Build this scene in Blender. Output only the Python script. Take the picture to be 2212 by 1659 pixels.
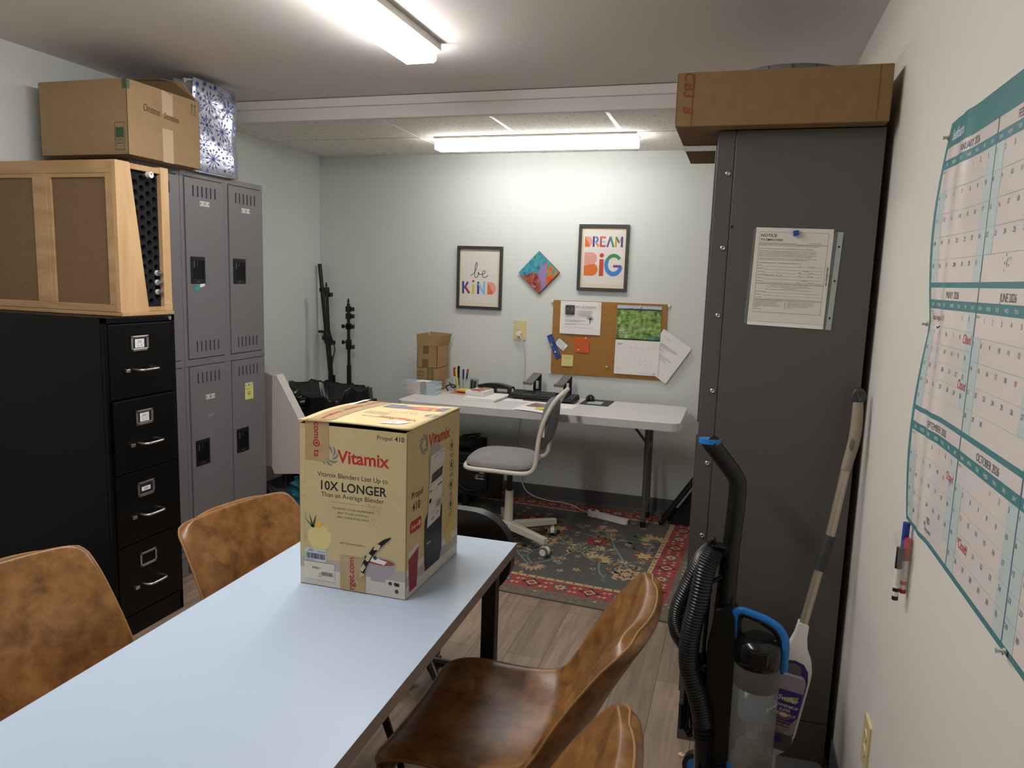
import bpy, math, random, calendar as _cal
from mathutils import Matrix, Vector
from math import sin, cos, pi, radians, sqrt

SC = bpy.context.scene
COL = SC.collection
for _o in list(bpy.data.objects):
    bpy.data.objects.remove(_o)

# ------------------------------------------------------------------ camera, world, exposure
cam_d = bpy.data.cameras.new('camera')
cam = bpy.data.objects.new('camera', cam_d)
COL.objects.link(cam)
SC.camera = cam
cam_d.sensor_fit = 'HORIZONTAL'
cam_d.sensor_width = 36.0
cam_d.lens = 36.0 * 1594.64 / 2212.0
cam_d.clip_start = 0.02


def cam_rows(yaw, pitch, roll):
    cy_, sy_ = cos(yaw), sin(yaw)
    right = Vector((cy_, sy_, 0)); fwd = Vector((-sy_, cy_, 0)); up = Vector((0, 0, 1))
    f2 = fwd * cos(pitch) - up * sin(pitch)
    u2 = up * cos(pitch) + fwd * sin(pitch)
    r3 = right * cos(roll) + u2 * sin(roll)
    u3 = u2 * cos(roll) - right * sin(roll)
    return r3, u3, f2


_r, _u, _f = cam_rows(radians(16.88242423), radians(8.19098858), radians(1.8681917))
cam.matrix_world = Matrix(((_r.x, _u.x, -_f.x, 0.0), (_r.y, _u.y, -_f.y, 0.0), (_r.z, _u.z, -_f.z, 1.53), (0, 0, 0, 1)))

SC.view_settings.view_transform = 'Standard'
SC.view_settings.look = 'None'
SC.view_settings.gamma = 1.0
SC.view_settings.use_curve_mapping = False
SC.view_settings.exposure = 1.45
world = bpy.data.worlds.new('world')
SC.world = world
world.use_nodes = True
world.node_tree.nodes['Background'].inputs[0].default_value = (0.9, 0.95, 1.0, 1)
world.node_tree.nodes['Background'].inputs[1].default_value = 0.05
LAMP_FRONT = 11.5
LAMP_BACK = 6.2


# ------------------------------------------------------------------ materials
def lin(h):
    h = h.lstrip('#')
    c = [int(h[i:i + 2], 16) / 255 for i in (0, 2, 4)]
    return tuple(x / 12.92 if x <= 0.04045 else ((x + 0.055) / 1.055) ** 2.4 for x in c)


def sc(c, k):
    return tuple(min(1.0, x * k) for x in c)


MATS = {}


def mat(name, hexc, rough=0.5, metal=0.0, var=0.0, vscale=8.0, bump=0.0, bscale=60.0, spec=0.5, emit=0.0,
        trans=0.0, alpha=1.0, coat=0.0, stretch=None, hex2=None, sheen=0.0, detail=4.0, lo=0.35, hi=0.65):
    if name in MATS:
        return MATS[name]
    m = bpy.data.materials.new(name)
    m.use_nodes = True
    nt = m.node_tree
    b = nt.nodes['Principled BSDF']
    c = lin(hexc)
    b.inputs['Base Color'].default_value = (*c, 1)
    b.inputs['Roughness'].default_value = rough
    b.inputs['Metallic'].default_value = metal
    b.inputs['Specular IOR Level'].default_value = spec
    b.inputs['Coat Weight'].default_value = coat
    b.inputs['Transmission Weight'].default_value = trans
    b.inputs['Alpha'].default_value = alpha
    b.inputs['Sheen Weight'].default_value = sheen
    if emit:
        b.inputs['Emission Color'].default_value = (*c, 1)
        b.inputs['Emission Strength'].default_value = emit
    m.diffuse_color = (*c, 1)
    if var or hex2 or bump:
        tc = nt.nodes.new('ShaderNodeTexCoord')
        mp = nt.nodes.new('ShaderNodeMapping')
        nt.links.new(tc.outputs['Object'], mp.inputs[0])
        if stretch:
            mp.inputs['Scale'].default_value = stretch
    if var or hex2:
        n = nt.nodes.new('ShaderNodeTexNoise')
        n.inputs['Scale'].default_value = vscale
        n.inputs['Detail'].default_value = detail
        nt.links.new(mp.outputs[0], n.inputs[0])
        r = nt.nodes.new('ShaderNodeValToRGB')
        c2 = lin(hex2) if hex2 else sc(c, 1 + var)
        c1 = c if hex2 else sc(c, 1 - var)
        r.color_ramp.elements[0].color = (*c1, 1)
        r.color_ramp.elements[0].position = lo
        r.color_ramp.elements[1].color = (*c2, 1)
        r.color_ramp.elements[1].position = hi
        nt.links.new(n.outputs['Fac'], r.inputs[0])
        nt.links.new(r.outputs[0], b.inputs['Base Color'])
    if bump:
        n2 = nt.nodes.new('ShaderNodeTexNoise')
        n2.inputs['Scale'].default_value = bscale
        n2.inputs['Detail'].default_value = 3.0
        nt.links.new(mp.outputs[0], n2.inputs[0])
        bp = nt.nodes.new('ShaderNodeBump')
        bp.inputs['Strength'].default_value = bump
        bp.inputs['Distance'].default_value = 0.004
        nt.links.new(n2.outputs['Fac'], bp.inputs['Height'])
        nt.links.new(bp.outputs[0], b.inputs['Normal'])
    MATS[name] = m
    return m


def floor_mat():
    m = bpy.data.materials.new('vinyl_plank')
    m.use_nodes = True
    nt = m.node_tree
    L = nt.links.new
    b = nt.nodes['Principled BSDF']
    tc = nt.nodes.new('ShaderNodeTexCoord')
    mp = nt.nodes.new('ShaderNodeMapping')
    mp.inputs['Rotation'].default_value = (0, 0, radians(90))
    mp.inputs['Location'].default_value = (0.3, 0.055, 0)
    L(tc.outputs['Object'], mp.inputs[0])
    br = nt.nodes.new('ShaderNodeTexBrick')
    br.offset = 0.37
    br.inputs['Color1'].default_value = (*lin('#998674'), 1)
    br.inputs['Color2'].default_value = (*lin('#867564'), 1)
    br.inputs['Mortar'].default_value = (*lin('#5f5147'), 1)
    br.inputs['Scale'].default_value = 1.0
    br.inputs['Mortar Size'].default_value = 0.0016
    br.inputs['Mortar Smooth'].default_value = 0.1
    br.inputs['Brick Width'].default_value = 1.22
    br.inputs['Row Height'].default_value = 0.152
    L(mp.outputs[0], br.inputs[0])
    mp2 = nt.nodes.new('ShaderNodeMapping')
    mp2.inputs['Scale'].default_value = (15, 1.5, 15)
    L(tc.outputs['Object'], mp2.inputs[0])
    n = nt.nodes.new('ShaderNodeTexNoise')
    n.inputs['Scale'].default_value = 1.6
    n.inputs['Detail'].default_value = 7
    n.inputs['Distortion'].default_value = 1.4
    L(mp2.outputs[0], n.inputs[0])
    r = nt.nodes.new('ShaderNodeValToRGB')
    r.color_ramp.elements[0].position = 0.33
    r.color_ramp.elements[0].color = (0.72, 0.69, 0.66, 1)
    r.color_ramp.elements[1].position = 0.66
    r.color_ramp.elements[1].color = (1.12, 1.1, 1.08, 1)
    L(n.outputs['Fac'], r.inputs[0])
    mx = nt.nodes.new('ShaderNodeMix')
    mx.data_type = 'RGBA'
    mx.blend_type = 'MULTIPLY'
    mx.inputs[0].default_value = 1.0
    L(br.outputs['Color'], mx.inputs[6])
    L(r.outputs[0], mx.inputs[7])
    L(mx.outputs[2], b.inputs['Base Color'])
    b.inputs['Roughness'].default_value = 0.42
    return m


def wood_mat(name, h1, h2, stretch, rough=0.45, scale=1.0):
    m = bpy.data.materials.new(name)
    m.use_nodes = True
    nt = m.node_tree
    L = nt.links.new
    b = nt.nodes['Principled BSDF']
    tc = nt.nodes.new('ShaderNodeTexCoord')
    mp = nt.nodes.new('ShaderNodeMapping')
    mp.inputs['Scale'].default_value = stretch
    L(tc.outputs['Object'], mp.inputs[0])
    n = nt.nodes.new('ShaderNodeTexNoise')
    n.inputs['Scale'].default_value = scale
    n.inputs['Detail'].default_value = 5
    n.inputs['Distortion'].default_value = 0.8
    L(mp.outputs[0], n.inputs[0])
    r = nt.nodes.new('ShaderNodeValToRGB')
    r.color_ramp.elements[0].position = 0.35
    r.color_ramp.elements[0].color = (*lin(h1), 1)
    r.color_ramp.elements[1].position = 0.62
    r.color_ramp.elements[1].color = (*lin(h2), 1)
    L(n.outputs['Fac'], r.inputs[0])
    L(r.outputs[0], b.inputs['Base Color'])
    b.inputs['Roughness'].default_value = rough
    return m


def leather_mat(name, dark, mid, light, rough=0.38):
    m = bpy.data.materials.new(name)
    m.use_nodes = True
    nt = m.node_tree
    L = nt.links.new
    b = nt.nodes['Principled BSDF']
    tc = nt.nodes.new('ShaderNodeTexCoord')
    n = nt.nodes.new('ShaderNodeTexNoise')
    n.inputs['Scale'].default_value = 17
    n.inputs['Detail'].default_value = 9
    n.inputs['Roughness'].default_value = 0.6
    n.inputs['Distortion'].default_value = 0.25
    L(tc.outputs['Object'], n.inputs[0])
    r = nt.nodes.new('ShaderNodeValToRGB')
    e = r.color_ramp.elements
    e[0].position = 0.34; e[0].color = (*lin(dark), 1)
    e[1].position = 0.68; e[1].color = (*lin(light), 1)
    x = e.new(0.5); x.color = (*lin(mid), 1)
    L(n.outputs['Fac'], r.inputs[0])
    L(r.outputs[0], b.inputs['Base Color'])
    n2 = nt.nodes.new('ShaderNodeTexNoise')
    n2.inputs['Scale'].default_value = 160
    L(tc.outputs['Object'], n2.inputs[0])
    bp = nt.nodes.new('ShaderNodeBump')
    bp.inputs['Strength'].default_value = 0.12
    bp.inputs['Distance'].default_value = 0.002
    L(n2.outputs['Fac'], bp.inputs['Height'])
    L(bp.outputs[0], b.inputs['Normal'])
    b.inputs['Roughness'].default_value = rough
    return m


def tile_mat():
    m = bpy.data.materials.new('mineral_fibre_tile')
    m.use_nodes = True
    nt = m.node_tree
    L = nt.links.new
    b = nt.nodes['Principled BSDF']
    tc = nt.nodes.new('ShaderNodeTexCoord')
    n = nt.nodes.new('ShaderNodeTexNoise')
    n.inputs['Scale'].default_value = 95
    n.inputs['Detail'].default_value = 3
    L(tc.outputs['Object'], n.inputs[0])
    r = nt.nodes.new('ShaderNodeValToRGB')
    r.color_ramp.elements[0].position = 0.36
    r.color_ramp.elements[0].color = (*lin('#c4bbae'), 1)
    r.color_ramp.elements[1].position = 0.44
    r.color_ramp.elements[1].color = (*lin('#efe9df'), 1)
    L(n.outputs['Fac'], r.inputs[0])
    L(r.outputs[0], b.inputs['Base Color'])
    b.inputs['Roughness'].default_value = 0.9
    return m


# ------------------------------------------------------------------ mesh builder
class MB:
    def __init__(self):
        self.v = []; self.f = []; self.mi = []; self.sm = []
        self.M = Matrix.Identity(4)

    def add(self, vs, fs, mi=0, smooth=False):
        o = len(self.v)
        M = self.M
        self.v.extend([tuple(M @ Vector(p)) for p in vs])
        for f in fs:
            self.f.append(tuple(i + o for i in f))
            self.mi.append(mi)
            self.sm.append(smooth)

    def at(self, loc=(0, 0, 0), rx=0, ry=0, rz=0):
        self.M = Matrix.Translation(loc) @ Matrix.Rotation(rz, 4, 'Z') @ Matrix.Rotation(ry, 4, 'Y') @ Matrix.Rotation(rx, 4, 'X')
        return self

    def frame(self, o, r, u):
        """local x -> r, local y -> u, local z -> r x u"""
        r = Vector(r).normalized(); u = Vector(u).normalized(); n = r.cross(u)
        self.M = Matrix(((r.x, u.x, n.x, o[0]), (r.y, u.y, n.y, o[1]), (r.z, u.z, n.z, o[2]), (0, 0, 0, 1)))
        return self

    def box(self, x0, x1, y0, y1, z0, z1, mi=0):
        vs = [(x, y, z) for z in (z0, z1) for y in (y0, y1) for x in (x0, x1)]
        self.add(vs, [(0, 2, 3, 1), (4, 5, 7, 6), (0, 1, 5, 4), (2, 6, 7, 3), (0, 4, 6, 2), (1, 3, 7, 5)], mi)
        return self

    def quad(self, a, b, c, d, mi=0):
        self.add([a, b, c, d], [(0, 1, 2, 3)], mi)
        return self

    def rect(self, x0, x1, y0, y1, z=0.0, mi=0):
        self.add([(x0, y0, z), (x1, y0, z), (x1, y1, z), (x0, y1, z)], [(0, 1, 2, 3)], mi)
        return self

    def poly(self, pts, z=0.0, mi=0):
        self.add([(p[0], p[1], z) for p in pts], [tuple(range(len(pts)))], mi)
        return self

    def prism(self, pts, z0, z1, mi=0, side=None):
        n = len(pts)
        vs = [(p[0], p[1], z0) for p in pts] + [(p[0], p[1], z1) for p in pts]
        self.add(vs, [tuple(reversed(range(n))), tuple(range(n, 2 * n))], mi)
        self.add(vs, [(i, (i + 1) % n, n + (i + 1) % n, n + i) for i in range(n)], mi if side is None else side)
        return self

    def cyl(self, p0, p1, r0, r1=None, n=16, mi=0, caps=True, smooth=True):
        r1 = r0 if r1 is None else r1
        p0 = Vector(p0); p1 = Vector(p1)
        d = (p1 - p0).normalized()
        a = Vector((0, 0, 1)) if abs(d.z) < 0.9 else Vector((1, 0, 0))
        x = d.cross(a).normalized(); y = d.cross(x)
        vs = []
        for p, r in ((p0, r0), (p1, r1)):
            for i in range(n):
                t = 2 * pi * i / n
                vs.append(tuple(p + x * (r * cos(t)) + y * (r * sin(t))))
        self.add(vs, [(i, n + i, n + (i + 1) % n, (i + 1) % n) for i in range(n)], mi, smooth)
        if caps:
            self.add(vs, [tuple(range(n)), tuple(reversed(range(n, 2 * n)))], mi)
        return self

    def tube(self, path, r, n=10, mi=0, closed=False, caps=True, flat=1.0):
        P = [Vector(p) for p in path]
        m = len(P)
        R = r if isinstance(r, (list, tuple)) else [r] * m
        T = []
        for i in range(m):
            if closed:
                t = P[(i + 1) % m] - P[i - 1]
            else:
                t = P[min(i + 1, m - 1)] - P[max(i - 1, 0)]
            T.append(t.normalized())
        a = Vector((0, 0, 1)) if abs(T[0].z) < 0.9 else Vector((1, 0, 0))
        x = T[0].cross(a).normalized()
        vs = []
        for i in range(m):
            x = (x - T[i] * x.dot(T[i]))
            x = x.normalized() if x.length > 1e-6 else T[i].orthogonal().normalized()
            y = T[i].cross(x)
            for k in range(n):
                t = 2 * pi * k / n
                vs.append(tuple(P[i] + x * (R[i] * cos(t)) + y * (R[i] * flat * sin(t))))
        fs = []
        for i in range(m if closed else m - 1):
            j = (i + 1) % m
            for k in range(n):
                fs.append((i * n + k, i * n + (k + 1) % n, j * n + (k + 1) % n, j * n + k))
        self.add(vs, fs, mi, True)
        if caps and not closed:
            self.add(vs, [tuple(reversed(range(n))), tuple(range((m - 1) * n, m * n))], mi)
        return self

    def lathe(self, prof, c=(0, 0, 0), n=24, mi=0, smooth=True, cap0=True, cap1=True):
        vs = []
        for (r, z) in prof:
            for k in range(n):
                t = 2 * pi * k / n
                vs.append((c[0] + r * cos(t), c[1] + r * sin(t), c[2] + z))
        m = len(prof)
        fs = [(i * n + k, i * n + (k + 1) % n, (i + 1) * n + (k + 1) % n, (i + 1) * n + k) for i in range(m - 1) for k in range(n)]
        self.add(vs, fs, mi, smooth)
        if cap0:
            self.add(vs, [tuple(reversed(range(n)))], mi)
        if cap1:
            self.add(vs, [tuple(range((m - 1) * n, m * n))], mi)
        return self

    def grid(self, fn, nu, nv, mi=0, smooth=True, flip=False):
        vs = [fn(i / nu, j / nv) for j in range(nv + 1) for i in range(nu + 1)]
        w = nu + 1
        fs = []
        for j in range(nv):
            for i in range(nu):
                f = (j * w + i, j * w + i + 1, (j + 1) * w + i + 1, (j + 1) * w + i)
                fs.append(tuple(reversed(f)) if flip else f)
        self.add(vs, fs, mi, smooth)
        return self

    def ball(self, c, r, nu=12, nv=8, mi=0):
        rx, ry, rz = r if isinstance(r, tuple) else (r, r, r)
        prof = []
        vs = []
        for j in range(nv + 1):
            a = -pi / 2 + pi * j / nv
            for i in range(nu):
                t = 2 * pi * i / nu
                vs.append((c[0] + rx * cos(a) * cos(t), c[1] + ry * cos(a) * sin(t), c[2] + rz * sin(a)))
        fs = [(j * nu + i, j * nu + (i + 1) % nu, (j + 1) * nu + (i + 1) % nu, (j + 1) * nu + i) for j in range(nv) for i in range(nu)]
        self.add(vs, fs, mi, True)
        return self

    def ring(self, c, r0, r1, z=0.0, n=24, mi=0, a0=0.0, a1=2 * pi, sx=1.0):
        full = abs(a1 - a0 - 2 * pi) < 1e-6
        m = n if full else n + 1
        vs = []
        for r in (r0, r1):
            for k in range(m):
                t = a0 + (a1 - a0) * k / n
                vs.append((c[0] + sx * r * cos(t), c[1] + r * sin(t), z))
        fs = [(k, m + k, m + (k + 1) % m, (k + 1) % m) for k in range(m if full else m - 1)]
        self.add(vs, fs, mi)
        return self

    def disc(self, c, r, z=0.0, n=20, mi=0, sy=1.0):
        return self.poly([(c[0] + r * cos(2 * pi * k / n), c[1] + r * sy * sin(2 * pi * k / n)) for k in range(n)], z, mi)

    def stroke(self, pts, w, z=0.0, mi=0):
        """flat ribbon along a 2D polyline"""
        P = [Vector((p[0], p[1])) for p in pts]
        m = len(P)
        vs = []
        for i in range(m):
            t = P[min(i + 1, m - 1)] - P[max(i - 1, 0)]
            if t.length < 1e-9:
                t = Vector((1, 0))
            t.normalize()
            nn = Vector((-t.y, t.x)) * (w / 2)
            vs.append((P[i].x + nn.x, P[i].y + nn.y, z)); vs.append((P[i].x - nn.x, P[i].y - nn.y, z))
        self.add(vs, [(2 * i, 2 * i + 1, 2 * i + 3, 2 * i + 2) for i in range(m - 1)], mi)
        return self

    def text(self, s, x, y, size, z=0.0, mi=0, align='LEFT', bold=0.0, sx=1.0, shear=0.0, rot=0.0, depth=0.0):
        vs, fs = text_geo(s, align, bold, shear)
        ca, sa = cos(rot), sin(rot)
        out = [(x + size * (sx * p[0] * ca - p[1] * sa), y + size * (sx * p[0] * sa + p[1] * ca), z) for p in vs]
        self.add(out, fs, mi)
        return self

    def build(self, name, mats, parent=None, loc=(0, 0, 0), rz=0.0, bevel=0.0, seg=2, sub=0, label=None, solid=0.0, warp=None, rot=None):
        me = bpy.data.meshes.new(name)
        vs = [warp(p) for p in self.v] if warp else self.v
        me.from_pydata(vs, [], self.f)
        if not isinstance(mats, (list, tuple)):
            mats = [mats]
        for m in mats:
            me.materials.append(m)
        me.polygons.foreach_set('material_index', self.mi)
        me.polygons.foreach_set('use_smooth', self.sm)
        me.update()
        o = bpy.data.objects.new(name, me)
        COL.objects.link(o)
        o.location = loc
        o.rotation_euler = rot if rot else (0, 0, rz)
        if parent is not None:
            o.parent = parent
        if bevel:
            md = o.modifiers.new('bevel', 'BEVEL')
            md.width = bevel; md.segments = seg; md.limit_method = 'ANGLE'; md.angle_limit = radians(40)
        if solid:
            md = o.modifiers.new('solid', 'SOLIDIFY')
            md.thickness = solid; md.offset = 0
        if sub:
            md = o.modifiers.new('sub', 'SUBSURF')
            md.levels = sub; md.render_levels = sub
        if label:
            o['label'] = label
        return o


_TXT = {}


def text_geo(s, align='LEFT', bold=0.0, shear=0.0):
    k = (s, align, bold, shear)
    if k in _TXT:
        return _TXT[k]
    cu = bpy.data.curves.new('t', 'FONT')
    cu.body = s; cu.align_x = align; cu.size = 1.0; cu.offset = bold; cu.shear = shear
    cu.resolution_u = 3
    ob = bpy.data.objects.new('t', cu)
    me = bpy.data.meshes.new_from_object(ob)
    vs = [(v.co.x, v.co.y) for v in me.vertices]
    fs = [tuple(p.vertices) for p in me.polygons]
    bpy.data.objects.remove(ob); bpy.data.meshes.remove(me); bpy.data.curves.remove(cu)
    _TXT[k] = (vs, fs)
    return _TXT[k]


def tag(o, label, cat, group=None, kind=None):
    o['label'] = label
    o['category'] = cat
    if group:
        o['group'] = group
    if kind:
        o['kind'] = kind
    return o


def thing(name, label, cat, loc=(0, 0, 0), rz=0.0, group=None):
    o = bpy.data.objects.new(name, None)
    o.empty_display_size = 0.05
    COL.objects.link(o)
    o.location = loc
    o.rotation_euler = (0, 0, rz)
    return tag(o, label, cat, group)


def struct(o):
    o['kind'] = 'structure'
    return o


def dup(root, loc, rz, label, group=None):
    r = root.copy(); COL.objects.link(r)
    r.location = loc; r.rotation_euler = (0, 0, rz)
    r['label'] = label
    if group:
        r['group'] = group
    for ch in list(root.children):
        c = ch.copy(); COL.objects.link(c); c.parent = r
        for g in list(ch.children):
            d = g.copy(); COL.objects.link(d); d.parent = c
    return r


def arc(c, r, a0, a1, n=8):
    return [(c[0] + r * cos(a0 + (a1 - a0) * i / n), c[1] + r * sin(a0 + (a1 - a0) * i / n)) for i in range(n + 1)]


def rrect(x0, x1, y0, y1, r, n=5):
    return (arc((x1 - r, y1 - r), r, 0, pi / 2, n) + arc((x0 + r, y1 - r), r, pi / 2, pi, n)
            + arc((x0 + r, y0 + r), r, pi, 1.5 * pi, n) + arc((x1 - r, y0 + r), r, 1.5 * pi, 2 * pi, n))


def smooth_path(pts, n=8):
    """Catmull-Rom through 3D points"""
    P = [Vector(p) for p in pts]
    out = []
    for i in range(len(P) - 1):
        p0 = P[max(i - 1, 0)]; p1 = P[i]; p2 = P[i + 1]; p3 = P[min(i + 2, len(P) - 1)]
        for k in range(n):
            t = k / n
            out.append(tuple(0.5 * ((2 * p1) + (p2 - p0) * t + (2 * p0 - 5 * p1 + 4 * p2 - p3) * t * t + (3 * p1 - p0 - 3 * p2 + p3) * t ** 3)))
    out.append(tuple(P[-1]))
    return out


WALL_PAINT = mat('pale_green_wall_paint', '#d5dad7', 0.6, bump=0.05, bscale=180, spec=0.3)
CREAM_PAINT = mat('cream_wall_paint', '#ddd8cf', 0.6, bump=0.05, bscale=180, spec=0.3)
CEIL_PAINT = mat('ceiling_paint', '#ede7e3', 0.75, spec=0.2)
BLACK = mat('black_plastic', '#0d0d0e', 0.4)
BLACKMETAL = mat('black_enamel', '#050505', 0.42, bump=0.03, bscale=400, spec=.2)
DARKGREY = mat('dark_grey_enamel', '#55524f', 0.45, bump=0.04, bscale=500)
GREYLOCK = mat('grey_locker_enamel', '#727175', 0.42, bump=0.04, bscale=500)
CHROME = mat('brushed_chrome', '#c9c7c2', 0.28, metal=1.0)
WHITEP = mat('white_paper', '#ece9e6', 0.7, spec=0.2)
INK = mat('black_ink', '#1a1a1c', 0.6, spec=0.2)
GREYINK = mat('grey_ink', '#77747a', 0.7, spec=0.2)
KRAFT = mat('kraft_cardboard', '#a08663', 0.8, var=0.06, vscale=30, spec=0.15)
WHITEPL = mat('white_plastic', '#e6e2da', 0.4)
REDINK = mat('red_ink', '#c4242f', 0.5)
BLUEPL = mat('blue_plastic', '#1f78c8', 0.38)

# ================================================================== THE SETTING
XL, XR, YB, YF, ZC, ZD = -3.0, 0.385, 4.88, -1.7, 2.44, 2.355
struct(MB().box(XL - .1, XR + .1, YF - .1, YB + .1, -.1, 0).build('floor', floor_mat()))
struct(MB().box(XL - .1, XL, YF - .1, YB + .1, 0, 2.6).build('wall_left', WALL_PAINT))
struct(MB().box(XR, XR + .1, YF - .1, YB + .1, 0, 2.6).build('wall_right', CREAM_PAINT))
struct(MB().box(XL, XR, YB, YB + .1, 0, 2.6).build('wall_back', WALL_PAINT))
struct(MB().box(XL, XR, YF - .1, YF, 0, 2.6).build('wall_front', CREAM_PAINT))
struct(MB().box(XL, XR, YF, 3.62, ZC, ZC + .1).build('ceiling', CEIL_PAINT))
tiles = MB()
gx = [-3.0, -2.53, -1.92, -1.31, -0.70, -0.09, XR]
gy = [3.65, 4.262, YB]
for a in range(len(gx) - 1):
    for b in range(len(gy) - 1):
        tiles.box(gx[a] + .012, gx[a + 1] - .012, gy[b] + .012, gy[b + 1] - .012, ZD - .001, ZD + .02)
tiles.box(XL, XR, 3.62, YB, ZD + .02, ZD + .06)
struct(tiles.build('ceiling', tile_mat()))
TBAR = mat('white_grid_metal', '#e3ded6', 0.4)
g = MB()
for x in gx[1:-1]:
    g.box(x - .012, x + .012, 3.65, YB, ZD, ZD + .012)
g.box(XL, XR, 4.25, 4.274, ZD + .001, ZD + .012)
g.box(XL, XR, YB - .02, YB, ZD, ZD + .012)
g.box(XL, XL + .02, 3.65, YB, ZD, ZD + .012)
struct(g.build('trim_1', TBAR))
bm = MB()
bm.box(XL, XR, 3.615, 3.66, 2.33, 2.44)
bm.box(XL, XR, 3.595, 3.62, 2.392, 2.437)
struct(bm.build('trim_2', CEIL_PAINT, bevel=.004))
BASEB = mat('dark_grey_vinyl_base', '#5e5d62', 0.5)


def baseboard(name, pts_fn):
    m = MB()
    pts_fn(m)
    return struct(m.build(name, BASEB, bevel=.003))


baseboard('baseboard_back', lambda m: (m.box(XL, XR, YB - .006, YB, 0, .1), m.box(XL, XR, YB - .016, YB, 0, .012)))
baseboard('baseboard_left', lambda m: (m.box(XL, XL + .006, YF, YB, 0, .1)))
baseboard('baseboard_right', lambda m: (m.box(XR - .006, XR, YF, YB, 0, .1)))

# ================================================================== CEILING LIGHTS
LENS1 = mat('lit_lens_front', '#fffcf8', 0.4, emit=LAMP_FRONT)
LENS2 = mat('lit_lens_back', '#fffcf8', 0.4, emit=LAMP_BACK)
HOUS = mat('lamp_housing_white', '#d9d5cf', 0.5)


def lamp(label, loc, rz, L, W, lensmat, zt, zb, hz):
    t = thing('ceiling_light', label, 'ceiling light', loc, rz, 'fluorescent ceiling lights')
    h = L / 2; w = W / 2
    m = MB()
    prof = [(-w, zt), (w, zt), (w * .96, zb + .008), (w * .8, zb), (-w * .8, zb), (-w * .96, zb + .008)]
    n = len(prof)
    vs = [(-h, p[0], p[1]) for p in prof] + [(h, p[0], p[1]) for p in prof]
    m.add(vs, [tuple(range(n)), tuple(reversed(range(n, 2 * n)))] + [(i, n + i, n + (i + 1) % n, (i + 1) % n) for i in range(n)])
    m.build('diffuser', lensmat, t)
    MB().box(-h, h, -w - .02, w + .02, zt, zt + hz).build('housing', HOUS, t, bevel=.004)
    return t


# long fixture running towards the viewer, fixed on the plaster ceiling; 8 ft
lamp('long lit fluorescent wrap fixture on the plaster ceiling in front of the beam', (-1.297, 1.64, 2.44), radians(90), 2.44, .145, LENS1, -.03, -.072, .03)
lamp('lit fluorescent fixture under the tiled drop ceiling above the corkboard wall', (-1.23, 4.345, 2.355), 0, 1.22, .125, LENS2, -.012, -.068, .012)

# ================================================================== RUG
RUGF = mat('rug_field', '#605f5d', 0.95, var=.16, vscale=40, stretch=(1, 9, 1), bump=.3, bscale=500, spec=.05)
rugcols = ['#5a5751', '#96494b', '#b5a276', '#b3967c', '#6e7468', '#b0964e', '#7c8a86', '#3a3a3a', '#6f675c', '#8d4a42']
rm = [RUGF] + [mat('rug_yarn_%s' % h[1:], h, 0.95, var=.14, vscale=60, bump=.3, bscale=500, spec=.05) for h in rugcols[1:]]


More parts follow.
